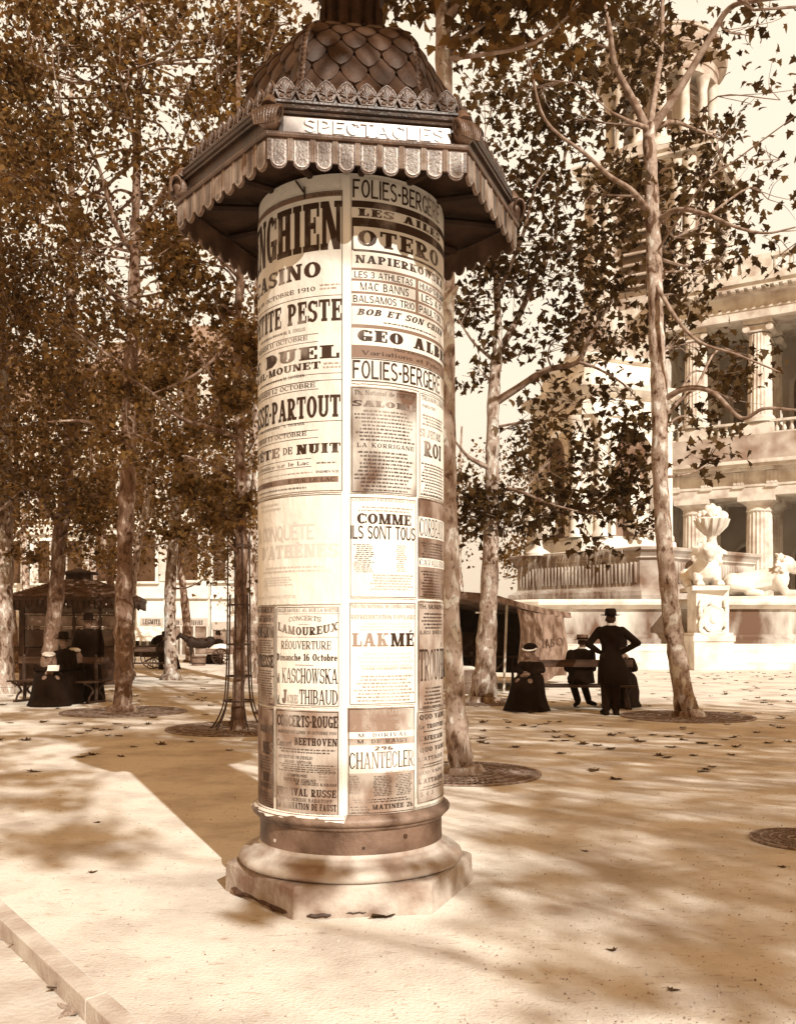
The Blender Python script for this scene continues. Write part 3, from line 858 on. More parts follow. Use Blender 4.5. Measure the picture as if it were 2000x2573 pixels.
# --- second tier
P = Poster('sun bleached poster with pale nearly vanished lettering', L0, 857, 1242, 1518, 850, 'white', frame=False)
P.small(-1.2, 710, 1258, 1282, 2, 700, 'v').T('LA CONQUÊTE', -1.35, 790, 1322, 1360, 700, 'sans', 'v').T("D'ATHÈNES", 660, 851, 1365, 1399, 840, 'slab', 'v')
P.small(-1.1, 845, 1416, 1436, 2, 800, 'v').small(-1.1, 740, 1445, 1470, 4, 760, 'v').T("de LA CONQUÊTE", -1.3, 745, 1496, 1503, 720, 'rom', 'v').rule(L0, 857, 1241, 850, 2)
P.done()
P = Poster('white comedy poster with cast list in two columns', 877, 1045, 1246, 1504, 880, 'white')
P.T('COMÉDIE-FRANÇAISE 1910', 884, 1041, 1250, 1258, 888, 'rom', 'f').small(895, 1035, 1268, 1284, 2, 900, 'f')
P.T('COMME', 897, 1032, 1289, 1316, 900, 'slab', gap=.06).T('ILS SONT TOUS', 881, 1042, 1320, 1354, 885, 'sans', gap=.07)
P.small(888, 940, 1365, 1438, 15, 890, seed=1, ragged=.5).small(995, 1020, 1368, 1436, 14, 1000, 'f', seed=3, ragged=.6).small(925, 1036, 1440, 1482, 6, 940, 'f')
P.done()
P = Poster('dark striped poster with two white title strips at the right edge', 1050, Rr, 1250, 1503, 1054, 'dark')
P.sheet(1050, Rr, 1298, 1350, 1056).T('CORBEAUX', 1053, 1.38, 1301, 1347, 1056, 'rom', gap=.06).small(1056, 1.35, 1358, 1400, 6, 1056)
P.sheet(1050, Rr, 1402, 1424, 1056).T('CAVALLERIA', 1053, 1.4, 1405, 1421, 1056, 'rom').small(1056, 1.35, 1430, 1496, 9, 1056)
P.done()
# --- third tier
P = Poster('narrow grey poster strip wrapped round the left edge', L0, 692, 1522, 1776, 690, 'grey')
P.T('OPERA-COMIQUE', -1.5, 689, 1528, 1540, 680, 'sans').T('EN JEUDI', -1.25, 689, 1552, 1563, 680, 'slab').small(-1.3, 689, 1543, 1550, 1, 680).small(-1.3, 689, 1565, 1572, 1, 680)
P.T('COEUR-DE-LION', -1.55, 689, 1574, 1603, 680, 'slab', gap=.04).small(-1.3, 689, 1606, 1642, 6, 680).T('MAITRESSE', -1.45, 689, 1646, 1678, 680, 'slab', gap=.04).small(-1.35, 689, 1682, 1770, 14, 680)
P.done()
P = Poster('clean white concert poster with curved heading', 695, 853, 1522, 1779, 850, 'white')
P.T('SALLE GAVEAU, 45, RUE LA BOETIE', 699, 850, 1529, 1538, 780, 'rom', 'k').rule(697, 851, 1542, 780, 1)
P.T('CONCERTS', 727, 807, 1547, 1559, 770, 'rom', arc=-.009).small(750, 780, 1567, 1570, 1, 770)
P.T('LAMOUREUX', 700, 850, 1576, 1597, 775, 'slab', arc=.028).rule(697, 851, 1601, 780, 1)
P.T('RÉOUVERTURE', 708, 832, 1611, 1632, 775, 'rom').T('Dimanche 16 Octobre', 697, 848, 1643, 1661, 775, 'slab', gap=.06).band(743, 788, 1671, 1672.5, 770)
P.T('M', 697, 704, 1692, 1716, 700, 'rom').T('KASCHOWSKA', 710, 849, 1680, 1718, 780, 'rom', gap=.05).T('M.', 697, 706, 1746, 1768, 700, 'rom').T('J', 710, 722, 1733, 1768, 720, 'slab').T('ACQUES', 722, 750, 1746, 1768, 740, 'rom').T('THIBAUD', 753, 849, 1734, 1771, 800, 'rom', gap=.05)
P.done()
P = Poster('white opera poster with one large title half washed out by painted glare', 876, 1044, 1512, 1774, 880, 'white')
P.T("THÉATRE NATIONAL DE L'OPÉRA COMIQUE", 881, 1041, 1519, 1528, 890, 'rom', 'f', gap=.05).T('REPRÉSENTATION POPULAIRE', 882, 1041, 1545, 1556, 890, 'rom', 'f')
P.small(892, 1038, 1562, 1584, 3, 900, 'v').T('LAK', 885, 975, 1591, 1625, 900, 'slab', 'f').T('MÉ', 981, 1039, 1591, 1625, 985, 'slab')  # left half of the title drawn paler, glare put into the ink colour
P.small(892, 1038, 1636, 1676, 4, 900, 'v').T('DIVERTISSEMENT HINDOU', 910, 1036, 1678, 1684, 920, 'rom', 'f').small(884, 1040, 1694, 1764, 8, 890, 'f')
P.done()
P = Poster('creased grey poster with tall condensed title at the right edge', 1049, Rr, 1509, 1786, 1053, 'grey')
P.T('TH. MUNICIPAL', 1052, 1.38, 1519, 1530, 1056, 'sans').small(1055, 1.35, 1536, 1580, 5, 1056).T('LES DEUX', 1054, 1.3, 1585, 1594, 1056, 'rom').T('TROUVÈRE', 1052, 1.5, 1632, 1712, 1056, 'rom', gap=.05).small(1060, 1.3, 1724, 1780, 6, 1060)
P.done()
# --- bottom tier
P = Poster('dark soaked poster strip low on the left edge', L0, 689, 1780, 2036, 686, 'dark')
P.T('AIDE', -1.2, 686, 1824, 1842, 680, 'slab').T('NES', -1.1, 688, 1866, 1896, 680, 'slab').T('NDE', -1.1, 686, 1942, 1966, 680, 'slab').T('CARRE', -1.2, 684, 1970, 1982, 680, 'slab').small(-1.3, 686, 1900, 1936, 5, 680).small(-1.3, 686, 1990, 2030, 6, 680)
P.done()
P = Poster('wrinkled grey concert poster crowded with lines of type', 694, 852, 1787, 2060, 850, 'grey')
P.T('CONCERTS-ROUGE', 698, 849, 1799, 1829, 780, 'slab', gap=.05).T("AUJOURD'HUI LUNDI 10 OCTOBRE 1910", 700, 846, 1838, 1846, 780, 'rom')
P.T('Concert', 698, 733, 1858, 1876, 720, 'rom').T('BEETHOVEN', 741, 848, 1856, 1875, 800, 'slab').small(702, 846, 1880, 1894, 2, 780)
P.T('OUVERTURE DE FIDELIO', 702, 786, 1899, 1907, 740, 'rom').T('GRAND SEPTUOR', 716, 784, 1911, 1918, 740, 'rom').small(702, 846, 1920, 1942, 4, 780).T('SYMPHONIE', 724, 772, 1945, 1952, 740, 'rom').T('SUITE SUR EGMONT', 714, 795, 1956, 1964, 740, 'rom').small(800, 846, 1920, 1962, 6, 820, 'f')
P.T('M. GEORGES RABANI', 744, 846, 1969, 1976, 800, 'rom').T('FESTIVAL RUSSE', 698, 845, 1984, 2003, 780, 'slab').T('LA PRINCESSE BABATOFF', 704, 836, 2008, 2017, 780, 'rom').T('LA DAMNATION DE FAUST', 698, 846, 2020, 2037, 780, 'slab').small(702, 846, 2042, 2054, 2, 780)
P.done()
P = Poster('theatre poster with a white central title strip and blotched foot', 873, 1041, 1779, 2049, 876, 'grey')
P.T('PORTE ST MARTIN', 891, 1030, 1784, 1797, 960, 'rom', 'f').T("TARIF D'ÉTÉ", 929, 1000, 1804, 1811, 960, 'rom', 'f').T('7 5 3 2 1', 882, 1030, 1820, 1834, 960, 'fat', 'f', gap=.3)
P.sheet(875, 1039, 1839, 1855, 960).T('M. DORIVAL', 900, 1022, 1842, 1852, 960, 'rom', gap=.25).T('M. DE RAISY', 898, 1024, 1858, 1867, 960, 'rom', gap=.2)
P.sheet(875, 1039, 1872, 1942, 960).T('296', 940, 987, 1875, 1886, 960, 'fat').T('CHANTECLER', 877, 1038, 1889, 1931, 960, 'rom', gap=.06).small(965, 1034, 1934, 1940, 1, 980, 'f')
P.small(876, 904, 1948, 1996, 12, 890, ragged=.2).small(937, 985, 1948, 2000, 13, 960, ragged=.2).small(993, 1034, 1944, 1998, 13, 1000, ragged=.3).small(880, 1036, 2004, 2016, 2, 960).T('MATINÉE 2h', 935, 1036, 2020, 2032, 980, 'slab').small(877, 930, 2024, 2044, 3, 900)
P.done()
P = Poster('grey programme poster listing works at the lower right edge', 1047, Rr, 1788, 2022, 1052, 'grey')
P.T('QUO VADIS', 1053, 1.42, 1797, 1810, 1056, 'slab').T('Le TROUVÈRE', 1051, 1.38, 1822, 1833, 1056, 'slab').small(1051, 1.35, 1836, 1842, 1, 1056).T("L'AFRICAINE", 1052, 1.35, 1851, 1863, 1056, 'slab').small(1051, 1.35, 1866, 1872, 1, 1056)
P.T('QUO VADIS', 1054, 1.42, 1880, 1892, 1056, 'slab').T("L'ATTAQUE", 1050, 1.33, 1904, 1914, 1056, 'rom').small(1051, 1.35, 1919, 1932, 2, 1056).T('QUO VADIS', 1050, 1.30, 1940, 1948, 1056, 'rom').T("L'ATTAQUE", 1050, 1.33, 1959, 1971, 1056, 'slab').T('5 4 3', 1056, 1.05, 1992, 2003, 1056, 'rom', gap=.3)
P.small(1051, 1.35, 1976, 1988, 2, 1056).done()
# --- creases and loose wires at the top
b = MB()
for pts in ([(766, 470), (767, 500)], [(745, 455), (764, 482)]):
    pp = [cyl(phi_of(x), z_of(y, x), CR + 0.006) for x, y in pts]
    b.tube(pp, 0.005, 6)
b.build('hanging_wire', M_iron, root)
# ---- canopy of the column
def hv(k, r): 
    a = HP + R_(60) * k
    return Vector((r * math.cos(a), r * math.sin(a), 0))
class Side:
    """one straight side of the hexagon: (u along the edge, z, d outwards)"""
    def __init__(s, k, r):
        s.v0, s.v1 = hv(k, r), hv(k + 1, r)
        s.t = (s.v1 - s.v0).normalized(); s.L = (s.v1 - s.v0).length
        a = HP + R_(60) * k + R_(30); s.n = Vector((math.cos(a), math.sin(a), 0))
    def __call__(s, u, z, d=0.0):
        p = s.v0 + s.t * u + s.n * d
        return (p.x, p.y, z)
ZR = 3.79
b = MB()
b.lathe([(CR - .002, 3.80), (0.62, 3.825), (0.9, 3.80), (1.0, 3.795), (1.0, 3.815), (0.5, 3.9)], 6, ph=HP)
for k in range(6):
    for f in (0, .5):
        a = hv(k, 1.0).lerp(hv(k + 1, 1.0), f)
        b.tube([(a.x * .5, a.y * .5, 3.79), (a.x * .97, a.y * .97, 3.775)], .022, 6)
b.build('soffit', mat('soffit paint', 0.02, 0.05, 6, 0.7, 0.2), root)
b = MB()
b.lathe([(1.000, ZR - .012), (1.036, ZR - .012), (1.042, ZR), (1.036, ZR + .014), (1.0, ZR + .018)], 6, ph=HP)
b.build('rail', M_bronze_l, root, bevel=.002)
for k in range(6):
    S = Side(k, 1.022); n = 9; p = S.L / n
    b = MB()
    outl = [(0, ZR - .012)]
    for i in range(n):
        c = (i + .5) * p; w = .041
        outl.append((c - p / 2 if i == 0 else c - p / 2, ZR - .118))
        outl.append((c - w, ZR - .118))
        for j in range(9):
            a = math.pi + math.pi * j / 8
            outl.append((c + w * math.cos(a), ZR - .122 + .036 * math.sin(a)))
        outl.append((c + w, ZR - .118))
    outl += [(S.L, ZR - .118), (S.L, ZR - .012)]
    b.prism(outl, lambda u, z: S(u, z, 0), lambda u, z: S(u, z, -.012))
    b.build('fringe', M_bronze_l, root)
    b = MB()
    for i in range(n):
        c = (i + .5) * p
        for w, d0, d1 in ((.036, .0005, .006), (.029, .006, .003)):
            o2 = [(c - w, ZR - .026), ] + [(c + w * math.cos(math.pi + math.pi * j / 8), ZR - .120 + .030 * w / .036 * math.sin(math.pi + math.pi * j / 8)) for j in range(9)] + [(c + w, ZR - .026)]
            b.prism(o2, lambda u, z, d=d1: S(u, z, d), lambda u, z, d=d0: S(u, z, d))
        for x in (-.009, 0, .009):
            u = c - p / 2 + x
            if .01 < u < S.L - .01: b.tube([S(u, ZR - .014, .004), S(u, ZR - .120, .004)], .0034, 5)
    b.build('fringe_tongue', mat('tongue paint', 0.20, 0.42, 9, 0.32, 0.3, 60, spec=0.7), root, smooth=40)
# frieze with sign glass
b = MB()
b.lathe([(0.99, 3.806), (0.985, 3.812), (0.978, 3.905), (0.99, 3.908)], 6, ph=HP)
b.build('frieze', M_bronze, root)
for k in (4,):
    S = Side(k, 0.983); S2 = Side(k, .979)
    b = MB()
    b.add([S(.06, 3.820, .004), S(S.L - .06, 3.820, .004), S2(S2.L - .06, 3.900, .004), S2(.06, 3.900, .004)], [(0, 1, 2, 3)])
    sg = b.build('sign_panel', mat('sign glass', 0.10, 0.40, 6, 0.3, spec=0.7, lo=.4, hi=.6), root)
    w, qs = text_quads('SPECTACLES', 'sans', .16)
    for nm, mm, dx, dz, d in (('letter_shade', mat('letter shade', .10, .22, 12, .4), -.006, -.003, .0055), ('lettering', mat('letter gilding', .72, .80, 20, .3, spec=.7), 0, 0, .0075)):
        b = MB()
        kx = (S.L - .26) / w
        for i, q in enumerate(qs):
            b.add([S(.17 + x * kx + dx, 3.828 + y * .064 + dz, d + (i % 5) * .00012) for x, y in q], [(0, 1, 2, 3)])
        b.build(nm, mm, sg)
b = MB()
b.lathe([(0.97, 3.903), (1.000, 3.906), (1.004, 3.916), (0.992, 3.924), (1.008, 3.930), (1.012, 3.944), (0.995, 3.952), (1.006, 3.958), (1.006, 3.968), (0.975, 3.978), (0.955, 3.992), (0.93, 3.998)], 6, ph=HP)
b.build('cornice', M_bronze, root)
# palmettes
def palmette_mb():
    b = MB(); w, h = .047, .112
    outl = []
    for j in range(7): outl.append((-w * (1 - (j / 6) ** 2.2 * .98) if j else -w, h * (.35 + .65 * j / 6)))
    outl = [(-w * .62, 0)] + outl + [(-x, z) for x, z in reversed(outl[:-1])] + [(w * .62, 0)]
    b.prism(outl, lambda x, z: (x, -.004, z), lambda x, z: (x, .008, z))
    loop = [(x, -.005, z) for x, z in outl] + [(outl[0][0], -.005, outl[0][1])]
    b.tube(loop, .0045, 5)
    for s_ in (-1, 1):
        for tx, tz, r in ((.008, .092, .0045), (.022, .078, .005), (.030, .060, .005), (.032, .043, .0045)):
            b.tube(crom([(0, -.007, .028), (s_ * tx * .55, -.010, .028 + (tz - .028) * .55), (s_ * tx, -.008, tz)], 3), [.002, .003, .0035, .004, .0045, .0055, .004][:7], 5)
        b.ell((s_ * .017, -.007, .015), (.012, .006, .012), 8, 5)
    b.tube([(0, -.008, .02), (0, -.011, .06), (0, -.008, .100)], [.003, .005, .004], 5)
    return b
pal = None
for k in range(6):
    S = Side(k, .945); n = 9
    for i in range(n):
        u = S.L * (i + .5) / n
        if pal is None:
            pal = palmette_mb().build('palmette', M_bronze_l, root, smooth=40); o = pal
        else:
            o = pal.copy(); COL.objects.link(o)
        p = S(u, 3.994, 0.004)
        o.location = p
        o.rotation_euler = (R_(-8), 0, HP + R_(60) * k + R_(30) + R_(90))
b = MB()
b.lathe([(0.935, 3.990), (0.930, 4.06), (0.90, 4.065), (0.80, 4.10)], 6, ph=HP)
b.build('cresting_band', M_bronze, root)
# dome
DP = [(0.90, 4.05), (0.76, 4.085), (0.67, 4.13), (0.615, 4.18), (0.588, 4.25), (0.577, 4.33), (0.562, 4.42), (0.535, 4.50), (0.49, 4.57), (0.425, 4.625), (0.34, 4.66), (0.24, 4.68)]
b = MB(); b.lathe(DP, 6, ph=HP)
b.build('dome', M_bronze, root)
def dome_r(z):
    for (r0, z0), (r1, z1) in zip(DP, DP[1:]):
        if z <= z1: return r0 + (r1 - r0) * (z - z0) / (z1 - z0)
    return DP[-1][0]
b = MB()
rows = [4.12, 4.22, 4.32, 4.415, 4.50, 4.57, 4.625]
for k in range(6):
    for ri, zb in enumerate(rows):
        n = 4
        h = (.20, .19, .18, .165, .15, .12, .10)[ri]
        for i in range(-1, n + 1):
            c = (i + (.5 if ri % 2 else 0.0) + .25) / n
            hw = .5 / n
            pts = []
            def P(u, z, d):
                u = min(max(u, .01), .99)
                z = min(z, 4.675)
                r = dome_r(z); p = hv(k, r).lerp(hv(k + 1, r), u); nn = (hv(k, 1) + hv(k + 1, 1)).normalized()
                p = p + nn * d
                return (p.x, p.y, z + d * .4)
            ring = [(c + hw * x, zb + h * y) for x, y in ((0, 0), (.42, .10), (.8, .30), (1, .58), (1, .95), (-1, .95), (-1, .58), (-.8, .30), (-.42, .10))]
            if c + hw < .02 or c - hw > .98: continue
            m = [(c + (u - c) * .72, zb + h * .55 + (z - zb - h * .55) * .72) for u, z in ring]
            lf = lambda z: .004 + .030 * max(0, 1 - (z - zb) / h)
            vs = [P(u, z, lf(z)) for u, z in ring] + [P(u, z, lf(z) + .008) for u, z in m] + [P(c, zb + h * .5, lf(zb + h * .5) + .012)]
            vs2 = [P(u, z, .0) for u, z in ring]
            nn_ = len(ring); fs = []
            for j in range(nn_):
                j2 = (j + 1) % nn_
                fs += [(j, j2, nn_ + j2, nn_ + j), (nn_ + j, nn_ + j2, 2 * nn_), (2 * nn_ + 1 + j, 2 * nn_ + 1 + j2, j2, j)]
            b.add(vs + vs2, fs)
b.build('dome_scale_cladding', mat('scale paint', 0.03, 0.08, 8, .6, .2, 60, spec=.3), root, smooth=35)
for k in range(6):
    b = MB()
    pts = []; rads = []
    for i in range(90):
        z = 4.07 + (4.675 - 4.07) * i / 89
        p = hv(k, dome_r(z) + .006); pts.append((p.x, p.y, z)); rads.append(.017 + .006 * math.sin(i * 1.5))
    b.tube(pts, rads, 8)
    b.build('dome_rib', M_bronze_l, root, smooth=60)
b = MB()
b.lathe([(.26, 4.665), (.265, 4.68), (.25, 4.69), (.19, 4.70), (.165, 4.73), (.152, 4.78), (.146, 4.86), (.15, 4.95), (.17, 4.99), (.19, 5.02), (.16, 5.06), (.08, 5.12), (.05, 5.3), (.01, 5.5)], 36, ph=HP, cap1=True)
for k in range(14):
    a = 2 * math.pi * k / 14
    b.tube([(.17 * math.cos(a), .17 * math.sin(a), 4.72), (.158 * math.cos(a), .158 * math.sin(a), 4.82), (.162 * math.cos(a), .162 * math.sin(a), 4.96)], [.022, .03, .018], 6)
b.build('finial', mat('finial paint', .02, .05, 12, .75, .3, spec=.15), root, smooth=50)
# corner scroll shells
for k in range(6):
    b = MB()
    d = hv(k, 1.0); t = Vector((-d.y, d.x, 0))
    for j in range(-4, 5):
        f = j / 4.0
        pts = []; rads = []
        for i in range(15):
            a = R_(-40 + 270 * i / 14)
            rr = .052 * (1 - .45 * i / 14) * (1 - .18 * abs(f))
            p = d * (1.018 + rr * math.cos(a) * .9) + t * (f * .062 * (1 + .25 * math.sin(a)))
            pts.append((p.x, p.y, 3.868 + rr * 1.25 * math.sin(a))); rads.append(.0105 * (1 - .04 * i))
        b.tube(pts, rads, 6)
    p = d * 1.0
    b.ell((p.x, p.y, 3.868), (.055, .055, .055), 12, 8)
    q = d * 1.0
    b.tube([(p.x * 1.0, p.y * 1.0, 3.93), (p.x * .99, p.y * .99, 3.965), (p.x * .955, p.y * .955, 3.985)], [.045, .030, .012], 8)
    b.build('corner_scroll', mat('scroll paint', 0.07, 0.2, 12, 0.4, 0.3, 60, spec=0.6), root, smooth=60)

for o in list(root.children):      # the canopy is a little narrower than first measured
    n_ = o.name.split('.')[0]
    if n_ in ('soffit', 'rail', 'fringe', 'fringe_tongue', 'frieze', 'sign_panel', 'cornice', 'palmette', 'cresting_band', 'corner_scroll'):
        if n_ == 'palmette': o.location.x *= .945; o.location.y *= .945
        else: o.scale = (.945, .945, 1)
        o.location.z += .018
    elif n_ in ('dome', 'dome_scale_cladding', 'dome_rib', 'finial'): o.location.z += .012
# ------------------------------------------------------------------ trees
LOBE = [(0, 0), (.16, .02), (.42, -.06), (.33, .17), (.50, .38), (.28, .40), (.24, .55), (0, 1.0), (-.24, .55), (-.28, .40), (-.50, .38), (-.33, .17), (-.42, -.06), (-.16, .02)]
SIMPLE = [(0, 0), (.38, .28), (.2, .55), (0, 1.0), (-.22, .6), (-.4, .25)]
def leaves_mesh(name, C, size, kind, rng, droop=0.5):
    """C: (n,3) centres; one mesh of curled leaf blades"""
    n = len(C)
    if kind == 'lobe':
        out = np.array(LOBE); 
        tri = [(0, i, i + 1) for i in range(1, len(LOBE) - 1)]
        # fan from a middle point
        V = np.vstack([out, [[0, .3]]]); k = len(LOBE)
        tri = [(k, i, (i + 1) % k) for i in range(k)]
        # z curl
        Z = -0.25 * V[:, 0] ** 2 * 2 - 0.15 * (V[:, 1] - .3) ** 2
    else:
        V = np.array(SIMPLE); tri = [(0, 1, 2, 3), (0, 3, 4, 5)]
        Z = -0.5 * V[:, 0] ** 2
    m = len(V)
    s = size * rng.uniform(.6, 1.25, n)
    # blade frame: u across, v along, w normal
    v = rng.normal(size=(n, 3)); v[:, 2] -= droop; v /= np.linalg.norm(v, axis=1)[:, None]
    w = rng.normal(size=(n, 3)) * .75; w[:, 2] += 1.0
    w -= v * np.sum(v * w, axis=1)[:, None]; w /= np.linalg.norm(w, axis=1)[:, None] + 1e-9
    u = np.cross(v, w)
    P = C[:, None, :] + s[:, None, None] * (V[None, :, 0, None] * u[:, None, :] + (V[None, :, 1, None] - .3) * v[:, None, :] + Z[None, :, None] * w[:, None, :])
    P = P.reshape(-1, 3)
    L = len(tri[0]); F = np.array(tri)
    idx = (np.arange(n)[:, None, None] * m + F[None]).reshape(-1)
    nf = n * len(tri)
    me = bpy.data.meshes.new(name)
    me.vertices.add(len(P)); me.vertices.foreach_set('co', P.astype(np.float32).ravel())
    me.loops.add(len(idx)); me.loops.foreach_set('vertex_index', idx.astype(np.int32))
    me.polygons.add(nf); me.polygons.foreach_set('loop_start', np.arange(0, nf * L, L, dtype=np.int32))
    me.update(calc_edges=True)
    return me

def plane_tree(label, path, r, limbs=(), clumps=(), leaf=.15, kind='simple', seed=0, bark=None, leafm=None, group='plane trees of the square', twigs=True, cat='tree', flare=1.5, name='plane_tree', leafy=1.0, gap=.55, spread=1.0, limb=.012, back=0.0, tw=45):
    """path: (x, y, z) points of the trunk; r: radii along it; limbs: (points, r0, r1);
    clumps: (centre, (rx, ry, rz), number of leaves)"""
    rg = np.random.default_rng(seed)
    base = path[0]
    root = thing(name, label, cat, (base[0], base[1], 0), group=group)
    off = (base[0], base[1], 0)
    b = MB(off)
    P = crom(path, 7)
    if not hasattr(r, '__len__'): r = (r, r * .6)
    rr = np.interp(np.linspace(0, 1, len(P)), np.linspace(0, 1, len(r)), r)
    rr = [x * (1 + .06 * rg.normal()) for x in rr]
    H = P[-1][2]
    if flare > 1:
        zz = [(0.0, flare), (.12, 1 + (flare - 1) * .55), (.35, 1 + (flare - 1) * .2), (.8, 1.0)]
        P2 = []; r2 = []
        bx = Vector(P[0]); nx = Vector(P[1]) - bx
        for z, f in zz:
            q = bx + nx * min(z / max(nx.z, .1), .95); P2.append((q.x, q.y, q.z)); r2.append(rr[0] * f)
        P2[0] = (P2[0][0], P2[0][1], -.03)
        P = P2 + P[1:]; rr = r2 + list(rr[1:])
    b.tube(P, rr, 14)
    k0 = len(b.v)
    # gentle irregularity, knots
    for i in range(k0):
        x, y, z = b.v[i]
        if i // 14 < len(P) and z < 1.0:
            cx_, cy_ = P[i // 14][0], P[i // 14][1]; th_ = math.atan2(y - cy_, x - cx_); g_ = 1 + .20 * math.sin(5 * th_ + seed) * (1 - max(z, 0)) ** 3 + .10 * math.sin(3 * th_ + 2 * seed) * (1 - max(z, 0)) ** 2
            x, y = cx_ + (x - cx_) * g_, cy_ + (y - cy_) * g_
        f = .010 * math.sin(z * 7 + x * 31) + .008 * math.sin(z * 17 + y * 40)
        b.v[i] = (x + f * .6, y + f, z)
    b.build('trunk', bark or M_bark, root, smooth=70)
    nodes = [(Vector(p), x) for p, x in zip(P, rr)]
    br = MB(off)
    for pts, r0, r1 in limbs:
        q = crom(pts, 5); k = len(q)
        rads = [r0 + (r1 - r0) * (i / (k - 1)) ** .8 for i in range(k)]
        br.tube(q, rads, 7)
        nodes += [(Vector(p), x) for p, x in list(zip(q, rads))[2:]]
    C = []
    nodes_a = np.array([tuple(p) for p, _ in nodes]); nodes_r = np.array([x for _, x in nodes])
    for c, rad, n in clumps:
        c = np.array(c); c = c + (c - np.array([0, 0, EYE])) * (back / c[1]) if back else c; rad = np.array(rad) * spread
        n = int(n * leafy)
        if twigs:
            d = np.linalg.norm(nodes_a - c, axis=1) + np.maximum(0, nodes_a[:, 2] - c[2] + .4) * 1.0
            i = int(np.argmin(d)); s = Vector(nodes_a[i]); e = Vector(c)
            m1 = s.lerp(e, .5) + Vector(rg.normal(size=3) * .12 * (e - s).length)
            rb = min(nodes_r[i] * .6, .010 + limb * (e - s).length)
            q = crom([s, m1, e], 4); br.tube(q, [rb + (.008 - rb) * j / (len(q) - 1) for j in range(len(q))], 5)
            tips = [np.array(e)]
            nt = max(4, int(3 + n / tw))
            for _ in range(nt):
                dirn = rg.normal(size=3); dirn /= np.linalg.norm(dirn)
                tip = c + dirn * rad * rg.uniform(.5, 1.0)
                m2 = (np.array(q[len(q) // 2]) * .35 + c * .65) * .5 + tip * .5 + rg.normal(size=3) * .06 * rad; st_ = q[rg.integers(len(q) // 2, len(q))]
                tq = crom([st_, tuple(m2), tuple(tip)], 3)
                br.tube(tq, [.008 - .005 * j / (len(tq) - 1) for j in range(len(tq))], 4, cap=False)
                for p in tq[2:]: tips.append(np.array(p))
            tips = np.array(tips)
            k1 = int(n * gap)
            C.append(tips[rg.integers(0, len(tips), k1)] + rg.normal(size=(k1, 3)) * .22 * np.minimum(rad, 1.0))
            n = n - k1
        # sub-clumps so that the crown has holes
        ks = max(3, n // 16)
        dd = rg.normal(size=(ks, 3)); dd /= np.linalg.norm(dd, axis=1)[:, None]
        cc = c + dd * rad * (rg.uniform(.15, 1, (ks, 1)) ** .5)
        C.append(cc[rg.integers(0, ks, n)] + rg.normal(size=(n, 3)) * rad * .22)
    if br.v: br.build('branches', M_branch if bark is None else bark, root, smooth=70)
    if C:
        C = np.vstack(C) - np.array(off)
        me = leaves_mesh('crown', C, leaf, kind, rg)
        me.materials.append(leafm or M_leaf)
        o = bpy.data.objects.new('crown', me); COL.objects.link(o); o.parent = root
    return root

def pl(Y, pts): return [at(x, y, Y) if len((x, y)) == 2 else None for x, y in pts]
def trunk(Y, pts, top=None):
    """trunk seen through these points of the photograph, the first on the ground"""
    p = [at(x, y, Y) for x, y in pts]
    p[0] = (p[0][0], p[0][1], 0.0)
    if top: p.append((p[-1][0] + top[0], p[-1][1] + top[1], p[-1][2] + top[2]))
    return p
def cl(px, py, Y, rpx, n, ry=None, rz=None):
    """clump of n leaves about rpx wide in the photograph at depth Y"""
    r = rpx / FPX * Y
    return (at(px, py, Y), (r, ry or r, rz or r * .8), n)
def fill(x0, x1, y0, y1, Y0, Y1, k, n, rpx, seed, keep=lambda x, y: True):
    rg = random.Random(seed); out = []
    while len(out) < k:
        x, y = rg.uniform(x0, x1), rg.uniform(y0, y1)
        if keep(x, y): out.append(cl(x, y, rg.uniform(Y0, Y1), rpx * rg.uniform(.7, 1.3), n))
    return out

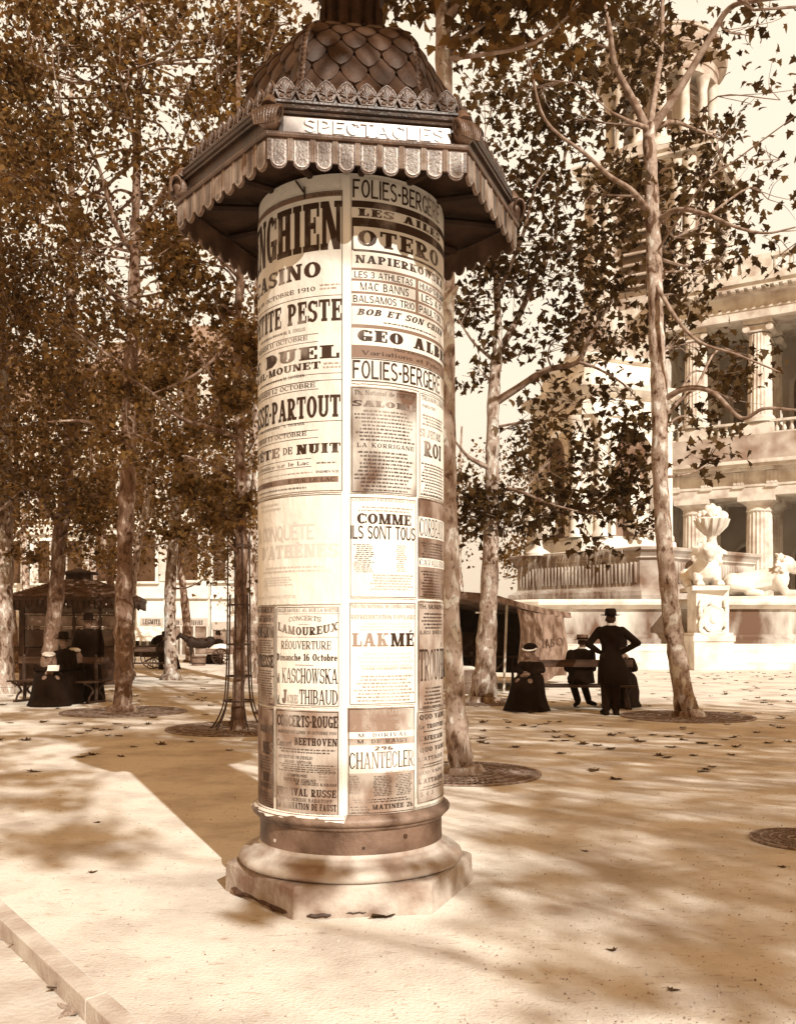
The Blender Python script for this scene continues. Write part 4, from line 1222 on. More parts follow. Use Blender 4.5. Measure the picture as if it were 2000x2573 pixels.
# right: the two slender planes whose leaves stand out against the sky
Y = Yg(1802)
plane_tree('slender pale plane tree forking high up, standing in a round grate before the fountain', trunk(Y, [(1727, 1802), (1703, 1660), (1682, 1500), (1668, 1350), (1659, 1200), (1657, 1000), (1650, 850), (1645, 700), (1638, 500), (1630, 312)]),
  (.175, .148, .138, .135, .13, .128, .125, .12, .112, .10),
  [([at(1630, 330, Y), at(1590, 250, Y), at(1545, 160, Y - .3), at(1530, 60, Y - .6), at(1500, -60, Y - .8)], .075, .03),
   ([at(1632, 330, Y), at(1645, 240, Y + .4), at(1662, 120, Y + .8), at(1665, -20, Y + 1)], .06, .03),
   ([at(1640, 320, Y), at(1700, 235, Y - .2), at(1775, 110, Y - .5), at(1832, 20, Y - .8), at(1900, 0, Y - 1.2), at(1990, -10, Y - 1.6)], .075, .025),
   ([at(1630, 322, Y), at(1585, 305, Y - .5), at(1535, 280, Y - .9)], .05, .018),
   ([at(1640, 322, Y), at(1690, 305, Y + .4), at(1750, 325, Y + .8), at(1800, 345, Y + 1.2)], .05, .015),
   ([at(1640, 545, Y), at(1590, 480, Y - .4), at(1530, 440, Y - .8), at(1470, 385, Y - 1.2), at(1370, 300, Y - 1.6), at(1330, 150, Y - 2)], .055, .014),
   ([at(1650, 555, Y), at(1705, 525, Y - .4), at(1780, 540, Y - .7), at(1850, 570, Y - 1), at(1925, 585, Y - 1.2), at(1999, 570, Y - 1.3)], .05, .012),
   ([at(1664, 1005, Y), at(1725, 975, Y - .3), at(1790, 985, Y - .6), at(1862, 1050, Y - 1), at(1920, 1026, Y - 1.2), at(2000, 1030, Y - 1.4)], .055, .02),
   ([at(1640, 700, Y), at(1700, 800, Y - .5), at(1760, 860, Y - .8), at(1850, 890, Y - 1.1), at(1960, 935, Y - 1.5)], .04, .012),
   ([at(1645, 640, Y), at(1760, 470, Y - 1), at(1850, 400, Y - 1.4), at(1999, 290, Y - 2)], .022, .008)],
  [cl(1500, 60, 14.5, 120, 190), cl(1640, 60, 15.8, 95, 170), cl(1420, 130, 14, 120, 170), cl(1590, 180, 15, 90, 110), cl(1330, 220, 13.5, 100, 130), cl(1450, 300, 14, 100, 120),
   cl(1700, 130, 15.5, 60, 60), cl(1760, 440, 15.5, 85, 120), cl(1800, 330, 16, 55, 45), cl(1850, 480, 15, 75, 55), cl(1740, 560, 15.5, 100, 140), cl(1560, 560, 14.5, 110, 130), cl(1480, 480, 14, 110, 130),
   cl(1690, 640, 15.5, 80, 70), cl(1820, 640, 14.5, 70, 45), cl(1760, 690, 14.5, 90, 70), cl(1560, 420, 15, 80, 70), cl(1930, 500, 14, 90, 26), cl(1960, 250, 13.5, 110, 24), cl(1890, 90, 14, 80, 24), cl(1960, 400, 13.5, 70, 14),
   cl(1740, 860, 14.5, 85, 70), cl(1820, 960, 14.5, 85, 60), cl(1750, 1060, 14.5, 75, 50), cl(1800, 1150, 14.5, 55, 26), cl(1880, 900, 14.2, 80, 36), cl(1850, 1010, 14.2, 60, 26), cl(1930, 40, 14, 60, 24), cl(1720, 350, 15.5, 60, 40), cl(1540, 700, 14.8, 80, 70), cl(1700, 740, 14.8, 60, 40), cl(1960, 640, 14, 60, 20)],
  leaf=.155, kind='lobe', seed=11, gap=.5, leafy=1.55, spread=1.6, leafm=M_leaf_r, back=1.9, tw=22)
Y = Yg(1765)
plane_tree('mottled plane tree forking low beside the canvas stall', trunk(Y, [(1217, 1765), (1221, 1650), (1228, 1500), (1234, 1350), (1237, 1180), (1240, 1000), (1250, 860), (1248, 740)], (-.2, .2, 3.0)),
  (.25, .205, .165, .15, .135, .12, .09, .06, .02),
  [([at(1245, 1010, Y), at(1300, 975, Y - .2), at(1370, 930, Y - .4), at(1450, 910, Y - .7), at(1480, 850, Y - .8), at(1540, 750, Y - 1), at(1590, 680, Y - 1.2)], .085, .02),
   ([at(1452, 908, Y - .7), at(1500, 925, Y - .9), at(1560, 960, Y - 1.1), at(1600, 1000, Y - 1.3)], .035, .01),
   ([at(1256, 880, Y), at(1300, 800, Y + .2), at(1350, 690, Y + .4), at(1395, 600, Y + .5), at(1400, 480, Y + .6), at(1430, 350, Y + .6)], .075, .02),
   ([at(1238, 1180, Y), at(1180, 1150, Y - .3), at(1145, 1110, Y - .6)], .06, .02),
   ([at(1240, 1240, Y), at(1290, 1230, Y - .4), at(1380, 1265, Y - .9), at(1470, 1290, Y - 1.2)], .05, .012),
   ([at(1250, 740, Y), at(1310, 600, Y - .5), at(1345, 470, Y - .8), at(1380, 420, Y - 1)], .05, .012),
   ([at(1235, 900, Y), at(1190, 860, Y - .5), at(1150, 800, Y - .8)], .04, .012)],
  [cl(1180, 760, 17, 70, 130), cl(1290, 700, 17.5, 90, 150), cl(1400, 690, 17.8, 100, 150), cl(1330, 590, 17.5, 100, 150), cl(1450, 620, 17.2, 100, 150), cl(1500, 780, 17, 90, 120), cl(1400, 840, 17.4, 80, 90), cl(1320, 870, 17.5, 70, 60),
   cl(1560, 860, 16.8, 80, 100), cl(1560, 1010, 16.6, 80, 100), cl(1440, 1010, 17, 90, 100), cl(1320, 1060, 17.3, 80, 80), cl(1380, 1160, 17, 90, 120), cl(1480, 1160, 16.8, 90, 150), cl(1560, 1130, 16.6, 70, 90), cl(1290, 1290, 17.2, 80, 160), cl(1400, 1270, 17, 80, 160), cl(1500, 1270, 16.8, 80, 150), cl(1580, 1250, 16.6, 60, 110),
   cl(1200, 1320, 17.6, 70, 170), cl(1190, 1230, 17.2, 60, 110), cl(1200, 920, 17.2, 60, 60), cl(1290, 440, 17.4, 100, 150), cl(1380, 480, 17.4, 90, 120), cl(1210, 640, 17.2, 60, 90), cl(1610, 1180, 16.4, 50, 50), cl(1240, 260, 17.6, 120, 190), cl(1380, 330, 17.6, 90, 130), cl(1500, 1370, 16.6, 50, 30), cl(1640, 1330, 16.4, 40, 30)],
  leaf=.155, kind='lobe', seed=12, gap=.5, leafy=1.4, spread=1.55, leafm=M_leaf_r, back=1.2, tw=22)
Y = Yg(1945)
t10 = plane_tree('smooth pale plane tree rising close behind the poster column', trunk(Y, [(1160, 1945), (1146, 1800), (1136, 1600), (1130, 1400), (1124, 1150), (1121, 800), (1116, 300), (1114, 0)], (0, .2, 3)),
  (.118, .1, .092, .088, .085, .083, .08, .076, .05),
  [([at(1114, 60, Y), at(1200, -60, Y - .3), at(1300, -160, Y - .6)], .05, .02), ([at(1114, 20, Y), at(1040, -90, Y), at(940, -200, Y + .2)], .05, .02)],
  [cl(1000, -40, 9.6, 150, 240), cl(1150, -60, 9.4, 150, 240), cl(1290, 0, 9.4, 140, 200), cl(1220, 70, 9.6, 110, 130), cl(1400, -30, 9.2, 120, 170), cl(860, -110, 9.8, 160, 240), cl(1500, -40, 9, 110, 130)],
  leaf=.13, kind='lobe', seed=13, leafy=1.2, spread=1.3)
b = MB((at(1160, 1945, Y)[0], Y, 0)); b.tube([at(1121, 775, Y), at(1136, 742, Y - .1), at(1150, 718, Y - .2)], [.05, .036, .014], 7); b.build('broken_branch', M_bark, t10)
# left: the grove
Y = Yg(1790)
plane_tree('thickest dark plane trunk in the left grove, its foot in a broad round grate', trunk(Y, [(309, 1790), (311, 1650), (312, 1500), (317, 1300), (324, 1150), (326, 980), (333, 850), (338, 690), (340, 560), (345, 400)], (.1, 0, 3)),
  (.165, .148, .142, .135, .128, .118, .105, .095, .08, .06, .03),
  [([at(335, 800, Y), at(270, 720, Y - .5), at(200, 640, Y - 1)], .06, .015), ([at(340, 640, Y), at(290, 560, Y - .3), at(240, 400, Y - .6), at(160, 300, Y - 1)], .06, .015), ([at(340, 600, Y), at(420, 460, Y - .5), at(480, 300, Y - 1)], .055, .015), ([at(345, 420, Y), at(330, 300, Y - 1), at(300, 180, Y - 1.6)], .05, .015), ([at(312, 1110, Y), at(220, 1060, Y - .5), at(120, 1060, Y - .8)], .045, .012)],
  fill(-20, 640, -80, 560, 13.5, 18.5, 74, 260, 100, 21) + fill(120, 480, 560, 1000, 15, 18, 20, 190, 80, 22) + fill(470, 740, -60, 260, 14.5, 18, 16, 230, 90, 23) + fill(-40, 120, -80, 200, 14, 18, 10, 230, 90, 24),
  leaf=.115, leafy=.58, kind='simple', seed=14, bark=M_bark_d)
Y = Yg(1832)
plane_tree('thin dark plane tree in an iron guard left of the poster column', trunk(Y, [(598, 1832), (601, 1650), (606, 1480), (607, 1300), (604, 1150), (600, 990), (597, 815), (603, 712), (606, 560), (600, 420)], (0, 0, 3)),
  (.085, .08, .08, .078, .074, .07, .06, .052, .045, .035, .02),
  [([at(604, 1100, Y), at(530, 1075, Y - .4), at(453, 1050, Y - .8), at(380, 985, Y - 1.1), at(309, 938, Y - 1.4)], .042, .014),
   ([at(600, 996, Y), at(560, 970, Y - .2), at(525, 935, Y - .4), at(500, 880, Y - .5)], .03, .01),
   ([at(598, 840, Y), at(560, 880, Y - .2), at(494, 938, Y - .4), at(440, 965, Y - .6), at(380, 990, Y - .8)], .035, .012),
   ([at(605, 1205, Y), at(535, 1169, Y - .3), at(445, 1140, Y - .6), at(350, 1095, Y - .9), at(280, 1083, Y - 1.1)], .036, .012),
   ([at(602, 870, Y), at(620, 850, Y + .2), at(645, 820, Y + .3)], .03, .01), ([at(604, 990, Y), at(625, 970, Y + .2), at(655, 965, Y + .3)], .028, .01),
   ([at(604, 700, Y), at(540, 640, Y - .4), at(470, 600, Y - .8), at(400, 640, Y - 1)], .03, .01)],
  fill(400, 650, 560, 960, 12.4, 14.5, 16, 150, 70, 31) + fill(300, 600, 960, 1150, 12.2, 13.8, 9, 130, 64, 32) + fill(420, 640, 1180, 1330, 12.6, 14, 8, 130, 56, 33),
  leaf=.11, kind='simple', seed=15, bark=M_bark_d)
Y = Yg(1718)
plane_tree('tall plane trunk half hidden behind the guarded tree', trunk(Y, [(631, 1716), (628, 1600), (625, 1450), (627, 1300), (636, 1180), (645, 1050), (650, 900)], (0, 0, 6)), (.30, .24, .21, .19, .17, .15, .13, .05),
  [], fill(520, 660, 480, 1000, 22, 25, 10, 120, 80, 41) + fill(470, 650, 1000, 1420, 22, 25, 14, 130, 70, 42), leaf=.135, seed=16, leafy=1.05, spread=1.3)
Y = Yg(1709)
plane_tree('slim sunlit plane tree with a pale crooked trunk', trunk(Y, [(431, 1707), (428, 1600), (428, 1480), (436, 1350), (438, 1280), (447, 1150), (453, 1020), (456, 880)], (.2, 0, 6)), (.19, .165, .15, .135, .125, .115, .1, .08, .03),
  [([at(440, 1310, Y), at(480, 1345, Y - .5), at(500, 1360, Y - .8)], .035, .012), ([at(447, 1150, Y), at(500, 1090, Y), at(560, 1000, Y)], .05, .02)],
  fill(380, 560, 700, 1150, 23.5, 26.5, 14, 130, 80, 51) + fill(390, 570, 1180, 1440, 23.5, 26.5, 12, 120, 66, 52), leaf=.135, seed=17, leafy=1.05, spread=1.3)
Y = Yg(1700)
plane_tree('leaning pale plane stem showing behind the thickest trunk', trunk(Y, [(326, 1694), (330, 1560), (334, 1460), (352, 1350), (366, 1280), (372, 1200), (376, 1080)], (.3, 0, 5)), (.12, .11, .105, .1, .095, .09, .08, .03),
  [], fill(300, 470, 780, 1320, 25, 28, 16, 120, 80, 61), leaf=.135, seed=18, leafy=1.05, spread=1.3)
Y = Yg(1738)
plane_tree('dark mottled plane trunk in front of the wooden pavilion', trunk(Y, [(122, 1738), (128, 1621), (141, 1500), (152, 1332), (165, 1240), (174, 1080), (177, 938), (178, 732), (180, 560)], (0, 0, 4)), (.20, .175, .165, .155, .14, .125, .115, .1, .08, .03),
  [([at(152, 1330, Y), at(100, 1250, Y - .5), at(40, 1180, Y - 1)], .06, .02), ([at(175, 1000, Y), at(230, 940, Y - .5), at(280, 900, Y - .8)], .05, .015)],
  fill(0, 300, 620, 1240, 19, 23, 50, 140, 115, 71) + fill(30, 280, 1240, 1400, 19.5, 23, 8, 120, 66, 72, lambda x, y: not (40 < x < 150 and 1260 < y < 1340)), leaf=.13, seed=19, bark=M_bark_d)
Y = Yg(1742)
plane_tree('broad plane trunk cut by the left edge of the view', trunk(Y, [(-8, 1742), (-2, 1620), (0, 1480), (2, 1300), (0, 1000), (-10, 700)], (0, 0, 5)), (.34, .30, .28, .26, .22, .16, .05),
  [], fill(-120, 110, 250, 1260, 18.5, 22, 46, 140, 115, 81), leaf=.13, seed=20)
Y = Yg(1690)
plane_tree('young leaning plane stem by the left edge of the pavilion', trunk(Y, [(43, 1687), (36, 1620), (26, 1520), (18, 1420), (10, 1300)], (-.3, 0, 5)), (.16, .14, .13, .12, .1, .04),
  [], fill(-40, 200, 900, 1330, 27, 30, 12, 130, 85, 91), leaf=.15, leafy=1.05, spread=1.3, seed=23, bark=M_bark_d)
Y = Yg(1664)
plane_tree('far dark plane trunk in front of the shops', trunk(Y, [(480, 1662), (472, 1600), (465, 1520), (456, 1440), (450, 1340)], (0, 0, 6)), (.2, .17, .16, .14, .11, .04),
  [], fill(380, 660, 1050, 1400, 33, 38, 18, 150, 75, 101), leaf=.17, leafy=1.05, spread=1.3, seed=24, bark=M_bark_d, leafm=M_leaf_far)
Y = Yg(1684)
plane_tree('slender bare-stemmed plane rising behind the pavilion roof', trunk(Y, [(287, 1679), (280, 1500), (268, 1400), (245, 1290), (230, 1180)], (-.2, 0, 5)), (.13, .12, .1, .09, .07, .03),
  [], fill(150, 400, 800, 1420, 29, 33, 18, 130, 80, 111), leaf=.16, leafy=1.05, spread=1.3, seed=25, bark=M_bark_d)
for i, (px, Y, lab) in enumerate(((60, 44, 'far plane tree at the left end of the row before the houses'), (230, 46, 'far plane tree behind the pavilion roof'), (700, 47, 'far plane tree standing behind the poster column'), (1150, 46, 'far plane tree left of the fountain, behind the canvas stall'))):
    x = (px - 1000) / FPX * Y
    plane_tree(lab, [(x, Y, 0), (x + .1, Y, 3), (x, Y, 6), (x + .2, Y, 11)], (.2, .17, .12, .04), [], fill(px - 130, px + 140, 760 if px < 1000 else 1180, 1420, Y - 2, Y + 3, 22 if px < 1000 else 14, 150, 80, 120 + i), leaf=.19, leafy=.95, spread=1.3, seed=30 + i, leafm=M_leaf_far, twigs=False)
x = 1350 / FPX * 0 + (1345 - 1000) / FPX * 62
plane_tree('distant rounded tree beside the fountain tower', [(x, 62, 0), (x, 62, 3), (x, 62, 7)], (.25, .2, .05), [], fill(1270, 1420, 1290, 1440, 60, 64, 10, 170, 46, 140), leaf=.28, seed=36, leafm=M_leaf_far, twigs=False, group=None)
# behind the viewpoint: the trees whose dappled shade falls across the paving and the column foot
def shade_tree(label, x, y, targets, seed, h0=7.5, h1=10.5, n=34, r=.36, free=(), roof=0):
    """crown placed so that its shade falls on the given ground points (rows of the photograph)"""
    rg = random.Random(seed); clumps = []
    ct = 1 / math.tan(SUN_EL)
    for px, py in targets:
        Yt = Yg(py); Xt = Xg(px, Yt)
        for _ in range(30):
            h = rg.uniform(h0, h1)
            cx, cy = Xt + SUN_H[0] * h * ct, Yt + SUN_H[1] * h * ct
            if cy < .5 or (h - EYE - 1.0) / cy > HOR / FPX + .04 or abs(cx) / cy > 1000 / FPX + .2: break
        else: continue
        cc_ = .9158 * cx + .4017 * cy; sd = (AX - cx) * -SUN_H[0] + (AY - cy) * -SUN_H[1]; zk = h - sd / ct
        if (abs(cc_ - 1.94) < .62 + r and -.5 < zk < 3.6) or (abs(cc_ - 1.94) < 1.1 + r and 3.4 <= zk < 5.0): continue
        clumps.append(((cx, cy, h), (r * rg.uniform(.7, 1.3), r * rg.uniform(.7, 1.3), r * .7), n))
    for px, py, h, rr in free:        # twigs whose shadows cross the foot of the column
        Yt = Yg(py); Xt = Xg(px, Yt)
        clumps.append(((Xt + SUN_H[0] * h * ct, Yt + SUN_H[1] * h * ct, h), (rr, rr, rr * .6), int(300 * rr)))
    for _ in range(roof):             # foliage that keeps the dome of the column in the shade
        h = rg.uniform(7.2, 9); q = rg.uniform(-.85, .85); zk = rg.uniform(4.5, 5.3)
        sd = (h - zk) * ct
        clumps.append(((AX + SUN_H[0] * sd + .9158 * q, AY + SUN_H[1] * sd + .4017 * q, h), (.3, .3, .2), 40))
    plane_tree(label, [(x, y, 0), (x, y, 3), (x + .1, y, 6), (x, y, 9)], (.2, .16, .13, .05), [], clumps, leaf=.14, seed=seed, spread=1.0, gap=.2, limb=.0015)
rg_ = random.Random(9)
def rnd(x0, x1, y0, y1, k): return [(rg_.uniform(x0, x1), rg_.uniform(y0, y1)) for _ in range(k)]
def rnd_g(x0, x1, Y0, Y1, k):
    out = []
    for _ in range(k):
        Yv = rg_.uniform(Y0, Y1); py = HOR + EYE * FPX / Yv
        out.append((rg_.uniform(x0, x1), py))
    return out
shade_tree('plane tree behind the viewpoint that dapples the paving on the right', 13.5, -3.5, rnd_g(1320, 2100, 3.9, 8, 50) + rnd_g(1180, 2050, 6.5, 10, 22), 41,
    free=((640, 2290, 6.0, .2), (790, 2255, 5.6, .18), (1060, 2235, 5.2, .13), (960, 2160, 5.4, .11)), roof=44)
shade_tree('plane tree behind the viewpoint that shades the people on the bench', 15.5, 2.0, rnd_g(1080, 2100, 9.5, 19, 95), 43)
shade_tree('plane tree behind the viewpoint that dapples the paving on the left', -2.6, -4.2, rnd_g(60, 520, 5.9, 9.5, 44) + rnd_g(-100, 420, 9.5, 13, 60), 42)
shade_tree('tall plane tree behind the viewpoint that shades the left grove', 14.5, -1.5, rnd_g(-50, 660, 13, 27, 150), 44, 9, 13)

# ------------------------------------------------------------------ tree grates and guard
def ring_sector(b, r0, r1, a0, a1, z0, z1, n):
    pts = []
    for i in range(n + 1):
        a = a0 + (a1 - a0) * i / n
        pts.append([(r * math.cos(a), r * math.sin(a), z) for r, z in ((r0, z0), (r1, z0), (r1, z1), (r0, z1))])
    b.loft(pts)
def make_grate(R0=1.06, ri=.28):
    g = thing('tree_grate', 'x', 'tree grate', (0, 0, 0), group='cast iron tree grates')
    b = MB()
    b.lathe([(ri * .9, .003), (R0 - .01, .003)], 64)
    b.build('soil_bed', M_soil, g)
    b = MB()
    for r0, w in ((R0, .05), (R0 * .80, .03), (R0 * .62, .03), (R0 * .45, .03), (ri + .02, .04)):
        b.lathe([(r0 - w, .005), (r0 - w, .018), (r0, .018), (r0, .005)], 72)
    b.build('rim', M_grate, g)
    b = MB()
    for r0, r1, n in ((ri, R0 * .43, 30), (R0 * .45, R0 * .60, 46), (R0 * .62, R0 * .78, 62), (R0 * .80, R0 * .96, 80)):
        for k in range(n):
            a = 2 * math.pi * k / n + r0; c, s = math.cos(a), math.sin(a)
            rm = (r0 + r1) / 2
            b.box((rm * c, rm * s, .010), (r1 - r0, .014, .012), rz=a)
    b.build('grid_bars', M_grate, g)
    return g
M_grate = mat('worn grate iron', 0.16, 0.40, 12, 0.6, 0.3, 60, spec=0.5)
g0 = make_grate()
spots = [(Xg(1727, Yg(1802)), Yg(1802), 'round iron grate at the foot of the slender pale tree before the fountain', 1.05),
         (Xg(1160, Yg(1945)), Yg(1945), 'round iron grate round the trunk close behind the poster column', .78),
         (Xg(600, Yg(1832)), Yg(1832), 'round iron grate under the tree with the iron guard', 1.02),
         (Xg(312, Yg(1790)), Yg(1790), 'round iron grate round the thickest trunk of the left grove', 1.05),
         (Xg(1217, Yg(1765)), Yg(1765), 'round iron grate under the mottled tree beside the canvas stall', .95),
         (2.74, 6.55, 'small round slotted iron grate cut by the right edge of the view', .34)]
for i, (x, y, lab, s) in enumerate(spots):
    g = g0 if i == 0 else copy_tree(g0)
    g.location = (x, y, 0); g['label'] = lab; g.scale = (s / 1.06, s / 1.06, 1)

gy = Yg(1832); gx = Xg(600, gy)
g = thing('tree_guard', 'tall iron tree guard of thin bars flared at the foot', 'tree guard', (gx, gy, 0))
for k in range(10):
    a = 2 * math.pi * k / 10 + .2; c, s = math.cos(a), math.sin(a)
    b = MB()
    top = 2.75 if k % 5 in (0, 3) else 1.86
    b.tube(crom([(.40 * c, .40 * s, 0), (.30 * c, .30 * s, .14), (.21 * c, .21 * s, .38), (.175 * c, .175 * s, .75), (.16 * c, .16 * s, 1.3), (.15 * c, .15 * s, top)], 4), .011, 5)
    b.ell((.15 * c, .15 * s, top + .02), (.014, .014, .03), 6, 4)
    b.build('bar', M_iron, g)
for z, r in ((.40, .215), (.75, .182), (1.2, .168), (1.76, .158), (2.6, .155)):
    b = MB(); b.lathe([(r - .008, z - .012), (r + .008, z - .012), (r + .008, z + .012), (r - .008, z + .012), (r - .008, z - .012)], 24)
    b.build('hoop', M_iron, g)

# ------------------------------------------------------------------ benches
def make_bench(L=1.8):
    t = thing('park_bench', 'x', 'bench', (0, 0, 0), group='double park benches')
    for s in (-1, 1):
        for j in range(3):
            b = MB(); b.box((0, s * (.10 + j * .115), .40 + .004 * j), (L, .10, .03)); b.build('seat_slat', M_bwood, t, bevel=.006)
    b = MB(); b.box((0, 0, .80), (L, .035, .13)); b.build('backrest', M_bwood, t, bevel=.008)
    for x in (-L / 2 + .12, L / 2 - .12):
        b = MB()
        b.tube(crom([(x, 0, 0), (x, .02, .25), (x, 0, .5), (x, 0, .84)], 4), [.035] * 13, 8)
        for s in (-1, 1):
            b.tube(crom([(x, s * .26, 0), (x, s * .22, .12), (x, s * .10, .22), (x, s * .22, .33), (x, s * .38, .385)], 4), [.026, .024, .022, .02, .02, .02, .022, .024, .022, .02, .02, .02, .02, .02, .02, .02, .02][:17], 7)
        b.box((x, 0, .02), (.07, .6, .04)); b.ell((x, 0, .88), (.03, .03, .04), 8, 6)
        b.build('end_support', M_iron, t, smooth=50)
    return t
M_bwood = mat('bench wood', 0.04, 0.10, 5, 0.6, 0.3, 30, stretch=(.4, 4, 4))
b0 = make_bench()
BX, BY = 3.25, 17.1
for i, (x, y, rz, sx, lab) in enumerate(((BX, BY, 0.0, 1.0, 'dark double bench with people sitting on it beside the canvas stall'),
        (-.88, 12.1, .05, .97, 'dark bench behind the poster column, its end showing on the left'),
        ((365 - 1000) / FPX * 27.5, 27.5, .1, .72, 'small far bench with sunlight painted on its iron ends in front of the carriage'),
        ((150 - 1000) / FPX * 18.6, 18.6, -.25, 1.0, 'shaded bench with seated people in front of the pavilion'),
        ((42 - 1000) / FPX * 28.2, 28.2, .1, .55, 'far bench with iron ends painted pale as if sunlit at the left edge of the pavilion'))):
    t = b0 if i == 0 else copy_tree(b0)
    t.location = (x, y, 0); t.rotation_euler = (0, 0, rz); t['label'] = lab; t.scale = (sx, 1, 1)
    if i in (2, 4):
        for ch in t.children:
            if ch.name.startswith('end_support'):
                me = ch.data.copy(); me.materials.clear(); me.materials.append(M_stone); ch.data = me  # pale material paints sunlight onto these dark iron ends

# ------------------------------------------------------------------ people
def remesh(o, v, sm=2):
    m = o.modifiers.new('one_surface', 'REMESH'); m.mode = 'VOXEL'; m.voxel_size = v; m.use_smooth_shade = True
    if sm:
        s = o.modifiers.new('soften', 'SMOOTH'); s.iterations = sm; s.factor = .5
def cap(b, p0, p1, r0, r1, n=10):
    p0, p1 = Vector(p0), Vector(p1); d = (p1 - p0)
    if d.length < 1e-6: d = Vector((0, 0, .001))
    dn = d.normalized()
    pts = []; rr = []
    for t, f in ((-.98, .2), (-.8, .6), (-.45, .89)): pts.append(p0 + dn * r0 * t); rr.append(r0 * f)
    for i in range(4): pts.append(p0.lerp(p1, i / 3)); rr.append(r0 + (r1 - r0) * i / 3)
    for t, f in ((.45, .89), (.8, .6), (.98, .2)): pts.append(p1 + dn * r1 * t); rr.append(r1 * f)
    b.tube(pts, rr, n)
def hand(b, w, d, side, curl=.5):
    """w wrist, d direction of the hand, side: direction of the thumb"""
    w, d, side = Vector(w), Vector(d).normalized(), Vector(side).normalized()
    side = (side - d * side.dot(d)).normalized(); nrm = d.cross(side)
    cap(b, w, w + d * .075, .030, .034)
    for i, (o_, l) in enumerate(((.027, .066), (.009, .074), (-.009, .068), (-.027, .054))):
        p = w + d * .092 + side * o_
        m = p + (d * (1 - curl * .4) + nrm * curl * .6).normalized() * l * .55
        e = m + (d * (1 - curl) + nrm * curl).normalized() * l * .5
        cap(b, p, m, .0115, .0105, 8); cap(b, m, e, .0105, .009, 8)
    p = w + d * .03 + side * .03
    m = p + (d * .6 + side * .7).normalized() * .04
    cap(b, p, m, .013, .012, 8); cap(b, m, m + (d * .9 + side * .2).normalized() * .032, .012, .010, 8)
def headmesh(b, c, face, neck=True):
    """c: centre of the head, face: direction it looks"""
    f = Vector(face).normalized(); up = Vector((0, 0, 1)); f = (f - up * f.dot(up) * .6).normalized(); s = f.cross(up).normalized()
    M = Matrix((s, f, up)).transposed()
    c = Vector(c)
    b.ell(c + up * .02, (.075, .094, .098), 16, 10, M)
    b.ell(c + f * .022 - up * .055, (.056, .066, .062), 12, 8, M)
    cap(b, c + f * .088 + up * .015, c + f * .108 - up * .022, .009, .014, 8)
    for e in (-1, 1):
        b.ell(c + s * e * .077 - up * .005 - f * .01, (.012, .02, .032), 8, 6, M)
        b.ell(c + s * e * .032 + f * .084 + up * .034, (.022, .012, .008), 8, 6, M)
    b.ell(c + f * .088 - up * .048, (.024, .012, .008), 8, 6, M)
    if neck: cap(b, c - up * .06 - f * .015, c - up * .15 - f * .02, .052, .058)
    return f, s
def eyes(c, face, parent, off):
    f = Vector(face).normalized(); up = Vector((0, 0, 1)); f = (f - up * f.dot(up) * .6).normalized(); s = f.cross(up).normalized(); c = Vector(c)
    for e in (-1, 1):
        b = MB(off); b.ell(c + s * e * .032 + f * .088 + up * .016, (.013, .008, .008), 8, 6); b.build('eye', M_cloth_b, parent, smooth=60)

# standing man, seen from behind, hands on hips
X, Y = 3.49, 15.87
off = (X, Y, 0)
def W(x, y, z): return (X + x, Y + y, z)
pm = thing('person', 'man seen from behind in a long black coat and wide hat, hands on hips', 'person', off)
b = MB(off)
fm = Vector((.25, .95, 0))
headmesh(b, W(.0, .02, 1.565), fm)
b.ell(W(0, 0, 1.22), (.14, .105, .24), 14, 10); b.ell(W(0, 0, 1.36), (.19, .11, .12), 14, 8); b.ell(W(0, 0, .96), (.165, .12, .14), 14, 8)
for s, el, hd in ((-1, (-.36, .03, 1.16), (-.165, .10, 1.03)), (1, (.45, .02, 1.18), (.175, .04, 1.02))):
    sh = W(s * .19, 0, 1.40); e = W(*el); h = W(*hd)
    cap(b, sh, e, .058, .046); cap(b, e, h, .046, .032)
    hand(b, h, Vector((-s * .8, .35, -.45)), (0, -.3, 1), .5)
    cap(b, W(s * .085, 0, .92), W(s * .085, .02, .50), .085, .058); cap(b, W(s * .085, .02, .50), W(s * .08, -.02, .09), .058, .042)
    cap(b, W(s * .08, -.05, .045), W(s * .10, .15, .035), .042, .034)
body = b.build('body', M_skin, pm); remesh(body, .011)
b = MB(off)
b.eloft([(X + a, Y + c, z, rx, ry) for a, c, z, rx, ry in ((0, 0, 1.475, .075, .07), (0, 0, 1.455, .13, .09), (0, 0, 1.42, .215, .115), (0, 0, 1.36, .238, .135), (0, 0, 1.27, .195, .14), (0, 0, 1.14, .155, .125), (0, 0, 1.05, .15, .125), (.01, 0, .95, .185, .15), (.03, 0, .80, .24, .185), (.05, .0, .62, .265, .20), (.06, 0, .50, .275, .21), (.06, 0, .495, .25, .19))], 28)
for s, el, hd in ((-1, (-.36, .03, 1.16), (-.165, .10, 1.03)), (1, (.45, .02, 1.18), (.175, .04, 1.02))):
    sh = W(s * .185, 0, 1.385); e = W(*el); h = Vector(W(*hd)); e2 = Vector(e)
    cap(b, sh, e, .074, .058); cap(b, e, e2.lerp(h, .93), .056, .044)
co = b.build('coat', M_cloth_b, pm); remesh(co, .014)
b = MB(off)
for s in (-1, 1):
    cap(b, W(s * .085, 0, .95), W(s * .085, .02, .50), .105, .082); cap(b, W(s * .085, .02, .50), W(s * .08, -.02, .10), .082, .068)
o = b.build('trousers', M_cloth_d, pm); remesh(o, .014)
b = MB(off)
for s in (-1, 1):
    cap(b, W(s * .08, -.06, .05), W(s * .105, .17, .035), .05, .042); b.box(W(s * .08, -.06, .015), (.08, .09, .03))
o = b.build('shoes', M_cloth_b, pm); remesh(o, .012)
